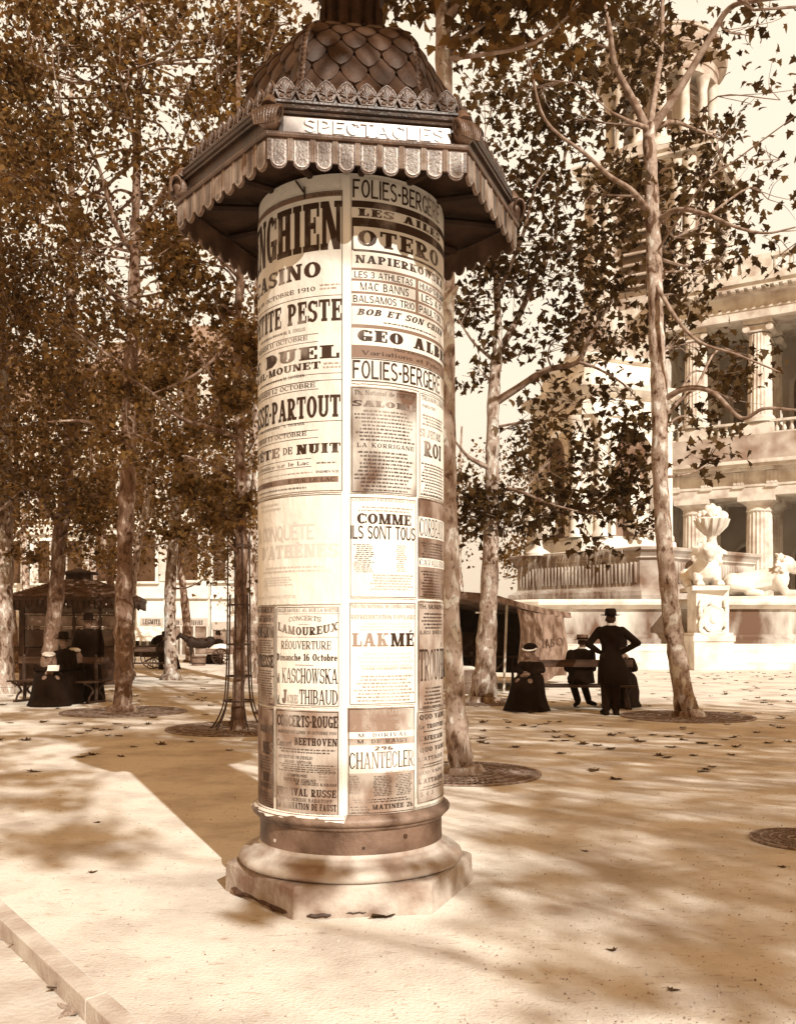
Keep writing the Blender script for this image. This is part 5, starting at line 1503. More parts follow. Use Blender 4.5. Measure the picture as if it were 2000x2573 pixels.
b = MB(off); b.lathe([(.066, 1.462), (.070, 1.475), (.062, 1.508), (.056, 1.508)], 20, c=(X, Y - .005)); b.build('collar', M_cloth_w, pm, smooth=60)
b = MB(off); b.ell(W(0, -.012, 1.585), (.082, .095, .085), 14, 8); b.build('hair', mat('dark hair', .03, .06, 20), pm, smooth=60)
b = MB(off)
b.lathe([(.0, 1.745), (.06, 1.752), (.085, 1.74), (.092, 1.70), (.097, 1.638), (.13, 1.634), (.16, 1.642), (.163, 1.648), (.13, 1.642), (.09, 1.628), (.05, 1.63)], 28, c=(X, Y + .01), sy=1.12)
b.build('hat', M_cloth_b, pm, smooth=60)

# seated man on the far side of the bench, boater hat
X, Y = 3.28, 17.3
off = (X, Y, 0)
pm = thing('person', 'man in a flat boater hat sitting with his back to us on the bench', 'person', off)
b = MB(off)
headmesh(b, W(.03, .06, 1.165), (.5, .8, -.2))
b.ell(W(0, .04, .80), (.17, .12, .24), 14, 10); b.ell(W(0, .04, .95), (.19, .11, .11), 14, 8); b.ell(W(0, .04, .53), (.18, .15, .13), 14, 8)
for s in (-1, 1):
    cap(b, W(s * .19, .04, .97), W(s * .23, .12, .70), .056, .046); cap(b, W(s * .23, .12, .70), W(s * .10, .36, .62), .045, .032)
    hand(b, W(s * .10, .36, .62), (-s * .3, .7, -.3), (0, 0, 1), .6)
    kn = W(s * .10, .46, .50); cap(b, W(s * .09, .06, .50), kn, .085, .062)
    an = W(.05 + s * .11, .10 + .08 * s, .10); cap(b, kn, an, .058, .042)
    cap(b, an, Vector(an) + Vector((.13 if s > 0 else -.03, .12, -.055)), .04, .032)
o = b.build('body', M_skin, pm); remesh(o, .011)
b = MB(off)
b.eloft([(X + a, Y + c, z, rx, ry) for a, c, z, rx, ry in ((.01, .05, 1.06, .07, .065), (0, .04, 1.035, .13, .09), (0, .04, 1.0, .205, .115), (0, .04, .94, .225, .135), (0, .04, .80, .225, .15), (0, .03, .66, .22, .16), (0, .02, .52, .235, .18), (0, .02, .44, .25, .19))], 26)
for s in (-1, 1):
    cap(b, W(s * .185, .04, .965), W(s * .235, .12, .70), .078, .064); cap(b, W(s * .235, .12, .70), W(s * .115, .34, .625), .062, .048)
o = b.build('jacket', M_cloth_b, pm); remesh(o, .014)
b = MB(off)
for s in (-1, 1):
    kn = W(s * .10, .46, .50); an = W(.05 + s * .11, .10 + .08 * s, .13)
    cap(b, W(s * .09, .06, .51), kn, .105, .08); cap(b, kn, an, .078, .062)
o = b.build('trousers', M_cloth_d, pm); remesh(o, .014)
b = MB(off)
for s in (-1, 1):
    an = W(.05 + s * .11, .10 + .08 * s, .09); cap(b, an, Vector(an) + Vector((.14 if s > 0 else -.03, .10, -.05)), .048, .040)
o = b.build('shoes', M_cloth_b, pm); remesh(o, .012)
b = MB(off); b.lathe([(.066, 1.05), (.068, 1.065), (.06, 1.088)], 18, c=(X + .01, Y + .05)); b.build('collar', M_cloth_w, pm, smooth=60)
b = MB(off); b.ell(W(.025, .05, 1.185), (.080, .095, .08), 14, 8); b.build('hair', mat('dark hair', .03, .06, 20), pm, smooth=60)
b = MB(off); b.lathe([(0, 1.312), (.098, 1.310), (.101, 1.302), (.101, 1.225), (.15, 1.220), (.152, 1.212), (.09, 1.208)], 28, c=(X + .03, Y + .06), sy=1.15)
ht = b.build('boater_hat', mat('straw hat', .10, .16, 30), pm, smooth=50)
b = MB(off); b.lathe([(.1025, 1.226), (.1025, 1.256)], 28, c=(X + .03, Y + .06), sy=1.15); b.build('hat_ribbon', M_cloth_b, ht, smooth=60)

def sitting_woman(label, X, Y, yaw, face, hat, skirt_r=.33, hz=1.10, child=1.0, apron=False):
    """figure sitting on a bench, long skirt to the ground; built facing -y, turned by yaw"""
    pm = thing('person', label, 'person', (X, Y, 0), yaw)
    k = child
    b = MB()
    headmesh(b, (0, -.06, hz), face)
    b.ell((0, 0, .78 * k + .0), (.15, .115, .22), 14, 10); b.ell((0, -.01, hz - .24), (.165, .10, .10), 14, 8); b.ell((0, 0, .53), (.17, .16, .13), 14, 8)
    for s in (-1, 1):
        e = (s * .22, -.06, .70); h = (s * .05, -.27, .63)
        cap(b, (s * .165, -.01, hz - .22), e, .05, .042); cap(b, e, h, .04, .03)
        hand(b, h, (-s * .6, -.5, -.2), (0, 0, 1), .6)
        kn = (s * .10, -.42, .50); cap(b, (s * .09, -.02, .50), kn, .085, .062); cap(b, kn, (s * .09, -.40, .10), .055, .04); cap(b, (s * .09, -.42, .06), (s * .10, -.56, .03), .036, .03)
    o = b.build('body', M_skin, pm); remesh(o, .011)
    b = MB()
    b.eloft([(0, -.03, hz - .115, .062, .06), (0, -.02, hz - .145, .11, .085), (0, -.01, hz - .19, .18, .11), (0, 0, hz - .26, .195, .13), (0, 0, .74, .165, .13), (0, 0, .62, .16, .14), (0, 0, .52, .2, .17)], 24)
    for s in (-1, 1):
        e = (s * .225, -.06, .70); cap(b, (s * .165, -.01, hz - .225), e, .07, .06); cap(b, e, Vector((s * .065, -.25, .635)), .056, .042)
    o = b.build('bodice', M_cloth_b, pm); remesh(o, .013)
    b = MB()
    n = 40; rings = []
    for cy, z, rx, ry in ((.0, .64, .165, .15), (-.06, .60, .22, .24), (-.14, .54, .26, .33), (-.20, .44, .28, .36), (-.24, .28, .31, .36), (-.27, .12, skirt_r, .36), (-.28, .015, skirt_r + .05, .37)):
        rings.append([((rx + .018 * math.sin(7 * a) * (.64 - z) / .6) * math.cos(a), cy + (ry + .02 * math.sin(9 * a + 1) * (.64 - z) / .6) * math.sin(a), z) for a in [2 * math.pi * j / n for j in range(n)]])
    b.loft(rings); b.build('skirt', M_cloth_b, pm, smooth=60)
    b = MB(); b.ell((0, -.045, hz + .03), (.086, .10, .09), 14, 8); b.build('hair', mat('dark hair', .03, .06, 20), pm, smooth=60)
    hat(pm, hz)
    return pm
def bonnet(pm, hz):
    b = MB(); b.ell((0, -.02, hz + .085), (.125, .135, .085), 18, 8); h = b.build('hat', M_cloth_b, pm, smooth=60)
    b = MB(); pts = [(.125 * math.sin(a), -.06 - .10 * math.cos(a), hz + .062 - .028 * math.cos(a * 1.3)) for a in [R_(-80 + 160 * i / 14) for i in range(15)]]
    b.tube(pts, .016, 7); b.build('hat_lining', M_cloth_w, h, smooth=60)
def light_cap(pm, hz):
    b = MB(); b.lathe([(0, hz + .13), (.07, hz + .125), (.12, hz + .09), (.115, hz + .06), (.085, hz + .05)], 22, c=(0, -.05)); b.tube([(-.07, -.13, hz + .06), (0, -.18, hz + .05), (.07, -.13, hz + .06)], .014, 6)
    b.build('cap', M_cloth_w, pm, smooth=60)
def dark_hat(pm, hz):
    b = MB(); b.lathe([(0, hz + .20), (.07, hz + .20), (.09, hz + .17), (.096, hz + .075), (.145, hz + .07), (.15, hz + .062), (.085, hz + .055)], 24, c=(0, -.05), sy=1.1); b.build('hat', M_cloth_b, pm, smooth=50)
sitting_woman('woman in black with a white lined hat at the left end of the bench', 2.32, 16.9, R_(-24), (-.5, -.8, -.2), bonnet, .36, 1.00)
sitting_woman('dark dressed figure seated on the bench, mostly hidden behind the standing man', 3.99, 17.22, R_(170), (.2, -.9, 0), dark_hat, .30, 1.06)
# left bench group
lx, ly = (150 - 1000) / FPX * 18.6, 18.6
p = sitting_woman('child in a pale cap bending over a sheet of paper on the shaded bench', (122 - 1000) / FPX * 17.9, 17.9, R_(25), (.3, -.8, -.4), light_cap, .34, .86)
b = MB(); b.box((0, 0, 0), (.20, .004, .13)); o = b.build('sheet_of_paper', M_cloth_w); tag(o, 'small white sheet of paper held by the child in the pale cap', 'paper'); o.location = ((134 - 1000) / FPX * 17.5, 17.5, .70); o.rotation_euler = (R_(-40), 0, R_(10))
sitting_woman('man in a dark hat sitting upright against the pavilion trunk', (163 - 1000) / FPX * 18.3, 18.3, R_(-10), (.1, -.9, .1), dark_hat, .30, 1.16)
sitting_woman('dark dressed figure with a pale cap sitting at the right of the shaded bench', (192 - 1000) / FPX * 18.5, 18.5, R_(-35), (-.5, -.8, 0), light_cap, .32, .92)

def simple_person(label, X, Y, yaw, h=1.68, hat=True, skirt=False):
    pm = thing('person', label, 'person', (X, Y, 0), yaw)
    s0 = h / 1.7
    b = MB()
    headmesh(b, (0, 0, 1.56 * s0), (0, -1, 0))
    b.ell((0, 0, 1.2 * s0), (.17, .115, .26 * s0), 12, 8); b.ell((0, 0, .94 * s0), (.16, .12, .13), 12, 8)
    for s in (-1, 1):
        e = (s * .25, .03, 1.10 * s0); hd = (s * .24, -.10, .88 * s0)
        cap(b, (s * .19, 0, 1.39 * s0), e, .056, .046); cap(b, e, hd, .045, .032); hand(b, hd, (0, -.3, -1), (0, -1, 0), .4)
        cap(b, (s * .09, 0, .92 * s0), (s * .09, -.02, .5 * s0), .085, .06); cap(b, (s * .09, -.02, .5 * s0), (s * .09, .02, .08), .056, .042); cap(b, (s * .09, .02, .045), (s * .1, -.14, .03), .042, .034)
    o = b.build('body', M_skin, pm); remesh(o, .012)
    b = MB()
    low = .02 if skirt else .72 * s0
    b.eloft([(0, 0, 1.45 * s0, .075, .07), (0, 0, 1.40 * s0, .2, .11), (0, 0, 1.33 * s0, .225, .13), (0, 0, 1.1 * s0, .185, .135), (0, 0, .98 * s0, .20, .15), (0, 0, low, .33 if skirt else .24, .32 if skirt else .18)], 22)
    for s in (-1, 1):
        e = (s * .25, .03, 1.10 * s0); cap(b, (s * .185, 0, 1.37 * s0), e, .078, .064); cap(b, e, (s * .24, -.09, .90 * s0), .062, .05)
    o = b.build('dress' if skirt else 'coat', M_cloth_b, pm); remesh(o, .016)
    if not skirt:
        b = MB()
        for s in (-1, 1): cap(b, (s * .09, 0, .92 * s0), (s * .09, -.02, .5 * s0), .1, .08); cap(b, (s * .09, -.02, .5 * s0), (s * .09, .02, .1), .078, .066)
        o = b.build('trousers', M_cloth_d, pm); remesh(o, .016)
    b = MB(); b.ell((0, .015, 1.59 * s0), (.084, .098, .085), 12, 8); b.build('hair', mat('dark hair', .03, .06, 20), pm, smooth=60)
    if hat: dark_hat(pm, 1.56 * s0 - .0)
    return pm
simple_person('dark standing figure between the pavilion posts and the shaded bench', (222 - 1000) / FPX * 18.9, 18.9, R_(20), 1.66, True, True)
sitting_woman('man in a dark hat sitting beside the carriage behind the sunlit trunk', Xg(411, 33), 33, R_(60), (0, -1, 0), dark_hat)
sitting_woman('distant man in a dark hat sitting near the white covered handcart', Xg(550, 38), 38, R_(-30), (0, -1, 0), dark_hat)
# ------------------------------------------------------------------ canvas stall and basket on the right
st = thing('market_stall', 'dark canvas stall with a sagging side sheet and a pale corner pole', 'stall', (2.4, 21.4, 0))
off = (2.4, 21.4, 0)
A = (Xg(1297, 21.6), 21.6); B = (Xg(1421, 25.0), 25.0)
wd = Vector((B[0] - A[0], B[1] - A[1], 0)).normalized(); wn_ = Vector((-wd.y, wd.x, 0))
b = MB(off); n = 26; m = 14; g = []
for j in range(m + 1):
    row = []
    for i in range(n + 1):
        u, v = i / n, j / m
        p = Vector((A[0], A[1], 0)).lerp(Vector((B[0], B[1], 0)), u)
        d = .05 * math.sin(u * 15 + v * 3) * (1 - v * .6) + .035 * math.sin(u * 29 - v * 6) + .05 * math.sin(3.1 * v)
        z0 = .16 + .05 * math.sin(u * 9); z1 = 1.86 - .10 * u - .05 * math.sin(math.pi * u)
        row.append((p.x - wn_.x * d, p.y - wn_.y * d, z0 + (z1 - z0) * v))
    g.append(row)
for j in range(m):
    for i in range(n): b.quad(g[j][i], g[j][i + 1], g[j + 1][i + 1], g[j + 1][i])
side = b.build('side_canvas', M_canvas, st, smooth=80)
w, qs = text_quads('MAISON', 'rom', .16)
b = MB(off); Lw = (Vector((B[0], B[1], 0)) - Vector((A[0], A[1], 0))).length
for q in qs:
    vs = []
    for x, y in q:
        u = .40 + .52 * x / w; v = (.50 + .13 * y)
        p = Vector((A[0], A[1], 0)).lerp(Vector((B[0], B[1], 0)), u)
        d = .05 * math.sin(u * 15 + v * 3) * (1 - v * .6) + .035 * math.sin(u * 29 - v * 6) + .05 * math.sin(3.1 * v) + .016
        z0 = .16 + .05 * math.sin(u * 9); z1 = 1.86 - .10 * u - .05 * math.sin(math.pi * u)
        vs.append((p.x - wn_.x * d, p.y - wn_.y * d, z0 + (z1 - z0) * v))
    b.add(vs, [(0, 1, 2, 3)])
b.build('lettering', mat('faded stall letters', .05, .12, 9), side)
C0 = (Xg(1238, 21.3), 21.3); W0 = Vector((wn_.x, wn_.y, 0)) * 2.3
b = MB(off)
zt = lambda u: 2.14 - .34 * u
pts = []
for i in range(11):
    u = i / 10
    p = Vector((C0[0] - wd.x * .15, C0[1] - .4, 0)).lerp(Vector((B[0] + wd.x * .35, B[1] + wd.y * .35, 0)), u)
    z = zt(u) - .05 * math.sin(math.pi * u) + .012 * math.sin(u * 31)
    pts.append([(p.x - wn_.x * .06, p.y - wn_.y * .06, z - .12), (p.x + W0.x, p.y + W0.y, z + .02), (p.x + W0.x, p.y + W0.y, z + .08), (p.x + W0.x * .5, p.y + W0.y * .5, z + .12), (p.x - wn_.x * .03, p.y - wn_.y * .03, z + .02)])
b.loft(pts); b.build('roof_canvas', mat('roof canvas', .08, .26, 4, .95, .3, 30), st)
for i, (px, py) in enumerate(((1270, Yg(1738)), (1245, 24.0))):
    x = Xg(px, py)
    b = MB(off); b.tube([(x - .04, py, 0), (x + .05, py + .15, 1.98)], .028, 8); b.build('pole', mat('pale pole', .5, .65, 6) if i == 0 else M_wood, st)
b = MB(off)
p0 = Vector((B[0], B[1], 0)) - wd * .5; p1 = p0 + W0
b.quad((p0.x, p0.y, .25), (p1.x, p1.y, .25), (p1.x, p1.y, 1.8), (p0.x, p0.y, 1.8))
q0 = Vector((A[0], A[1], 0)) + W0
b.quad((q0.x, q0.y + .3, .2), (p1.x, p1.y, .2), (p1.x, p1.y, 1.85), (q0.x, q0.y + .3, 2.0))
b.build('back_canvas', mat('dark canvas', .02, .04, 4, .95), st)
b = MB(off)
c = Vector((A[0], A[1], 0)) + W0 * .42 + wd * 1.2
b.box((c.x, c.y, .75), (1.3, 1.5, .05), rz=.2)
for dx in (-.5, .5):
    for dy in (-.6, .6): b.box((c.x + dx, c.y + dy, .37), (.06, .06, .73))
b.build('counter', M_wood_d, st)
b = MB(off); b.box((c.x - .1, c.y - .6, 1.05), (1.5, .10, .55), rz=.2); b.build('hanging_cloth', M_cloth_d, st)

bx, by = Xg(1166, 21.0), 21.0
t = thing('wicker_basket', 'tall wicker basket with a pale lid beside the stall', 'basket', (bx, by, 0))
b = MB(); b.lathe([(.0, .0), (.24, .0), (.26, .25), (.28, .52), (.26, .52), (.2, .1)], 40)
for k in range(40):
    a = 2 * math.pi * k / 40; b.tube([(.245 * math.cos(a), .245 * math.sin(a), .0), (.268 * math.cos(a), .268 * math.sin(a), .27), (.288 * math.cos(a), .288 * math.sin(a), .52)], .012, 5)
for z in (.04, .26, .5): b.lathe([(.25 + .07 * z, z - .02), (.275 + .06 * z, z), (.25 + .07 * z, z + .02)], 40)
b.build('basket_body', M_straw, t, smooth=40)
b = MB(); b.lathe([(0, .60), (.18, .59), (.28, .55), (.30, .53), (.28, .515), (0, .515)], 36); b.build('lid', mat('pale lid', .6, .75, 9), t, smooth=40)

# ------------------------------------------------------------------ wooden pavilion on the left
PX, PY = Xg(200, 25.2), 25.2
t = thing('wooden_pavilion', 'dark wooden pavilion with a low hipped roof, scalloped valance and glazed sides', 'kiosk', (PX, PY, 0), R_(12))
hw = 1.22
b = MB(); b.box((0, 0, .06), (2 * hw + .2, 2 * hw + .2, .12)); b.build('base', M_wood_d, t)
for sx in (-1, 1):
    for sy in (-1, 1):
        b = MB(); b.box((sx * hw, sy * hw, 1.06), (.12, .12, 2.0)); b.build('corner_post', M_wood_d, t)
for s, (dx, dy) in enumerate(((0, -1), (1, 0), (0, 1), (-1, 0))):
    tx, ty = -dy, dx
    def P(u, d, z): return (dx * (hw + d) + tx * u, dy * (hw + d) + ty * u, z)
    rz = math.atan2(ty, tx)
    b = MB(); b.box(P(0, -.03, .52), (2 * hw - .14, .05, .82), rz=rz); b.build('lower_panel', M_wood_d, t)
    for u in (-.62, 0, .62):
        b = MB(); b.box(P(u, 0, 1.06), (.07, .07, 2.0), rz=rz); b.build('mullion', M_wood_d, t)
    for z in (1.42, 1.76):
        b = MB(); b.box(P(0, .005, z), (2 * hw - .12, .06, .045), rz=rz); b.build('rail', mat('rail wood', .12, .3, 5, .5), t)
    for i, u in enumerate((-.93, -.31, .31, .93)):
        for z0, z1, mm in ((.95, 1.39, M_glass), (1.45, 1.73, mat('dull pane', .10, .3, 3, .25, spec=.6)), (1.79, 2.0, M_glass)):
            b = MB(); b.box(P(u, -.02, (z0 + z1) / 2), (.53, .012, z1 - z0 - .02), rz=rz); b.build('window_pane', mm, t)
    b = MB()
    for k in range(24):
        u = -1.60 + 3.2 * (k + .5) / 24
        b.prism([(u - .06, 2.12), (u - .055, 2.0), (u - .03, 1.92), (u, 1.88), (u + .03, 1.92), (u + .055, 2.0), (u + .06, 2.12)], lambda a, z: P(a, .39, z), lambda a, z: P(a, .37, z))
    b.box(P(0, .385, 2.14), (3.24, .05, .09), rz=rz)
    b.build('valance', M_wood_d, t)
b = MB()
b.add([(x * 1.64, y * 1.64, 2.17) for x, y in ((-1, -1), (1, -1), (1, 1), (-1, 1))] + [(x * .42, y * .42, 2.66) for x, y in ((-1, -1), (1, -1), (1, 1), (-1, 1))], [(3, 2, 1, 0), (0, 1, 5, 4), (1, 2, 6, 5), (2, 3, 7, 6), (3, 0, 4, 7), (4, 5, 6, 7)])
for k in range(16):
    f = (k + .5) / 16; h = 1.64 - 1.22 * f; z = 2.18 + .49 * f
    b.box((0, 0, z), (2 * h, 2 * h, .012))
b.build('roof', mat('roof boards', .06, .22, 5, .8, .4, 20), t)
b = MB(); b.box((0, 0, 2.74), (.62, .62, .2)); b.add([(x * .46, y * .46, 2.83) for x, y in ((-1, -1), (1, -1), (1, 1), (-1, 1))] + [(0, 0, 2.98)], [(3, 2, 1, 0), (0, 1, 4), (1, 2, 4), (2, 3, 4), (3, 0, 4)]); b.box((0, 0, 2.84), (.92, .92, .04)); b.build('roof_lantern', M_wood_d, t)

# ------------------------------------------------------------------ carriage, horse and handcart far left
CY_ = 33.5
t = thing('open_carriage', 'dark open carriage with spoked wheels under a folded hood, far behind the grove', 'carriage', (Xg(355, CY_), CY_, 0), R_(8))
b = MB(); b.eloft([(0, 0, .42, .55, .36), (0, 0, .55, .72, .44), (0, 0, .78, .78, .48), (0, 0, .80, .70, .42)], 20); b.build('body', M_wood_d, t, smooth=50)
b = MB(); b.tube(crom([(.35, 0, .80), (.50, 0, .98), (.70, 0, 1.04), (.82, 0, .90), (.78, 0, .75)], 5), [.03, .08, .10, .12, .13, .13, .13, .14, .14, .14, .14, .14, .14, .13, .12, .12, .11, .10, .10, .09, .08], 10); b.build('folded_hood', M_cloth_b, t, smooth=60)
def wheel(R, x, y, parent):
    b = MB(); n = 24
    prof = [(R - .03, -.02), (R, -.02), (R, .02), (R - .03, .02), (R - .03, -.02)]
    bb = MB(); bb.lathe(prof, 32)
    b.add([(vx + x, y + vz, vy + R) for vx, vy, vz in bb.v], bb.f)
    o = b.build('wheel', M_wood_d, parent)
    b = MB()
    for k in range(12):
        a = 2 * math.pi * k / 12; b.tube([(x, y, R), (x + (R - .02) * math.cos(a), y, R + (R - .02) * math.sin(a))], .014, 4)
    b.tube([(x, y - .06, R), (x, y + .06, R)], .06, 8)
    b.build('spokes', M_wood_d, o)
for x, R in ((-.55, .30), (.45, .42)):
    for y in (-.52, .52): wheel(R, x, y, t)
b = MB(); b.tube([(-.6, .25, .45), (-1.7, .25, .6)], .025, 5); b.tube([(-.6, -.25, .45), (-1.7, -.25, .6)], .025, 5); b.build('shafts', M_wood, t)
b = MB(); b.box((-.25, 0, .86), (.3, .6, .2)); b.build('driver_seat', M_cloth_b, t, bevel=.02)

t = thing('horse', 'small dark horse standing near the shops with its head lowered', 'horse', (Xg(505, 38), 38, 0), R_(10))
b = MB()
b.ell((0, 0, .80), (.50, .20, .22), 14, 8); b.ell((-.36, 0, .84), (.22, .19, .24), 12, 8); b.ell((.36, 0, .84), (.24, .20, .24), 12, 8)
cap(b, (-.46, 0, .92), (-.78, 0, 1.12), .15, .09); cap(b, (-.78, 0, 1.12), (-1.00, 0, .92), .085, .05); cap(b, (-1.0, 0, .92), (-1.03, 0, .86), .05, .045)
for y in (-.04, .04): cap(b, (-.78, y, 1.18), (-.80, y * 1.3, 1.28), .025, .01)
for y in (-.11, .11):
    cap(b, (-.38, y, .75), (-.38, y, .42), .085, .05); cap(b, (-.38, y, .42), (-.37, y, .08), .045, .035); cap(b, (-.37, y, .06), (-.40, y, .03), .05, .05)
    cap(b, (.40, y, .80), (.34, y, .52), .12, .07); cap(b, (.34, y, .52), (.48, y, .36), .06, .045); cap(b, (.48, y, .36), (.45, y, .08), .04, .034); cap(b, (.45, y, .06), (.42, y, .03), .05, .05)
o = b.build('body', mat('dark horse coat', .012, .03, 6, .7), t); remesh(o, .018)
b = MB(); b.tube(crom([(.56, 0, .92), (.68, 0, .75), (.66, 0, .4)], 4), [.03, .05, .06, .06, .06, .055, .05, .04, .02], 7); b.build('tail', M_cloth_b, t, smooth=60)

t = thing('handcart', 'small two wheeled handcart heaped under a white sheet near the shops', 'cart', (Xg(552, 37), 37, 0), R_(15))
b = MB(); b.box((0, 0, .42), (1.0, .6, .05)); b.box((0, -.3, .52), (1.0, .03, .2)); b.box((0, .3, .52), (1.0, .03, .2)); b.build('bed', M_wood, t)
for y in (-.36, .36): wheel(.32, 0, y, t)
b = MB(); b.tube([(.4, .25, .42), (1.1, .25, .6)], .02, 5); b.tube([(.4, -.25, .42), (1.1, -.25, .6)], .02, 5); b.build('shafts', M_wood, t)
b = MB(); b.eloft([(0, 0, .45, .46, .26), (0, 0, .62, .40, .25), (.03, 0, .76, .24, .16), (.05, 0, .80, .05, .04)], 16); b.build('white_sheet', M_cloth_w, t, smooth=60)
t = thing('wooden_tub', 'pale wooden tub with iron bands standing by the far dark trunk', 'tub', (Xg(499, 36), 36, 0))
b = MB(); b.lathe([(0, 0), (.36, 0), (.40, .5), (.37, .5), (.34, .1)], 24); t.scale = (.7, .7, .75); b.build('tub_body', M_wood, t, smooth=40)
for z in (.1, .38):
    b = MB(); b.lathe([(.368 + .075 * z, z), (.378 + .08 * z, z), (.38 + .08 * z, z + .05), (.37 + .08 * z, z + .05)], 24); b.build('band', M_iron, t)

# ------------------------------------------------------------------ houses across the street
def house(label, x0, x1, y, h, floors, bays, shop=None, sign=None, awn=None, base=3.0, depth=9, m=None):
    t = thing('town_house', label, 'house', ((x0 + x1) / 2, y, 0), group='pale houses across the street')
    W_ = x1 - x0
    b = MB(); b.box((0, depth / 2 + .15, h / 2), (W_, depth, h)); 
    b.build('wall', m or M_plaster, t)
    fh = (h - base) / floors; bw = W_ / bays
    for f in range(floors):
        z = base + fh * f
        b = MB(); b.box((0, .08, z), (W_ + .02, .26, .16)); b.build('string_course', M_stone, t)
        for i in range(bays):
            x = -W_ / 2 + bw * (i + .5)
            b = MB()
            for dx in (-.62, .62): b.box((x + dx, .10, z + fh * .55), (.14, .14, fh * .68))
            b.box((x, .10, z + fh * .90), (1.5, .16, .14)); b.box((x, .06, z + fh * .20), (1.5, .24, .1))
            fr = b.build('window', M_stone, t)
            b = MB(); b.box((x, .148, z + fh * .55), (1.08, .02, fh * .66)); b.build('pane', M_glass, fr)
            for s in (-1, 1):
                b = MB(); b.box((x + s * .98, .11, z + fh * .55), (.5, .06, fh * .66)); b.build('shutter', mat('pale shutters', .5, .6, 3), fr)
    b = MB(); b.box((0, -.05, h + .1), (W_ + .3, .6, .25)); b.add([(-W_ / 2, .2, h + .2), (W_ / 2, .2, h + .2), (W_ / 2, 2.8, h + 3), (-W_ / 2, 2.8, h + 3), (-W_ / 2, depth, h + .2), (W_ / 2, depth, h + .2)], [(0, 1, 2, 3), (3, 2, 5, 4), (0, 3, 4), (1, 5, 2)]); b.build('roof', mat('zinc roof', .2, .3, 2, .5), t)
    return t
def shop(t, x0, x1, sign=None, awn=None, zs=1.70, dark=True):
    """shop front in the house's own frame"""
    W_ = x1 - x0; xc = (x0 + x1) / 2
    b = MB(); b.box((xc, .10, zs), (W_, .14, .42)); fr = b.build('shop_sign', mat('sign board', .42, .5, 3), t)
    if sign:
        if sign == '~':     # painted letters too blurred to read
            rq = random.Random(8); qs = []; x = 0
            for _ in range(15):
                for __ in range(2):
                    a_ = rq.uniform(0, .5); qs.append([(x + a_, 0), (x + a_ + .22, 0), (x + a_ + .3, .9), (x + a_ + .08, .9)])
                y_ = rq.choice((0, .4, .75)); qs.append([(x + .1, y_), (x + .7, y_), (x + .7, y_ + .15), (x + .1, y_ + .15)])
                x += .95
            w = x
        else: w, qs = text_quads(sign, 'slab', .14)
        k = W_ * .8 / w
        b = MB()
        for i, q in enumerate(qs): b.add([(xc - W_ * .4 + x * k, .025 - (i % 5) * .001, zs - .13 + y * .26) for x, y in q], [(0, 1, 2, 3)])
        b.build('lettering', INK['k'], fr)
    b = MB(); b.box((xc, .12, (zs - .25) / 2), (W_, .08, zs - .3)); b.build('shop_window', mat('shop front', .10, .34, 1.2, .3, spec=.6) if not dark else M_glass, t)
    for i in range(4):
        b = MB(); b.box((x0 + W_ * i / 3, .05, (zs - .2) / 2), (.10, .16, zs - .2)); b.build('shop_post', mat('shop post', .5, .6, 3), t)
    if awn:
        b = MB(); b.prism([(0.05, zs - .22), (-1.5, zs - .80), (-1.5, zs - .98), (-1.46, zs - .98), (-1.46, zs - .82), (.05, zs - .26)], lambda y_, z: (x0 - .1, y_, z), lambda y_, z: (x1 + .5, y_, z)); b.build('awning', mat('white awning', .78, .82, 3), t)
HY = 50.0
h1 = house('pale house with a white awning over its dark shop front', Xg(215, HY), Xg(412, HY), HY, 14, 3, 2)
shop(h1, .8, 1.95, 'LEGMITE', True)
shop(h1, -1.9, .3, None, False)
h2 = house('pale house with a long lettered shop sign and an arched door', Xg(414, HY), Xg(520, HY), HY + .3, 15, 3, 1)
shop(h2, -1.0, 1.05, '~', False, 1.68, False)
b = MB(); b.tube([(-.55, -.02, 0), (-.55, -.02, .75)] + [(-.2 - .35 * math.cos(R_(18 * k)), -.02, .75 + .28 * math.sin(R_(18 * k))) for k in range(1, 10)] + [(.15, -.02, .75), (.15, -.02, 0)], .07, 6); b.build('arched_doorway', M_stone, h2)
h3 = house('bright house half hidden behind the guarded tree', Xg(522, HY), Xg(650, HY), HY + .8, 15, 3, 2)
shop(h3, -1.25, 1.2, None, False, 1.5, False)
b = MB(); b.box((.55, -.12, 2.55), (1.3, .06, .45)); b.build('hanging_signboard', mat('sign board light', .6, .7, 3), h3)
h4 = house('wide pale house behind the pavilion', Xg(-10, HY), Xg(213, HY), HY + .4, 13, 3, 3)
shop(h4, -1.8, 2.0, None, False, 1.7, False)
h5 = house('pale house at the left end of the row', Xg(-420, HY), Xg(-12, HY), HY, 14, 3, 4)
h6 = house('pale house hidden behind the poster column', Xg(652, HY), Xg(1020, HY), HY + .2, 15, 3, 4)

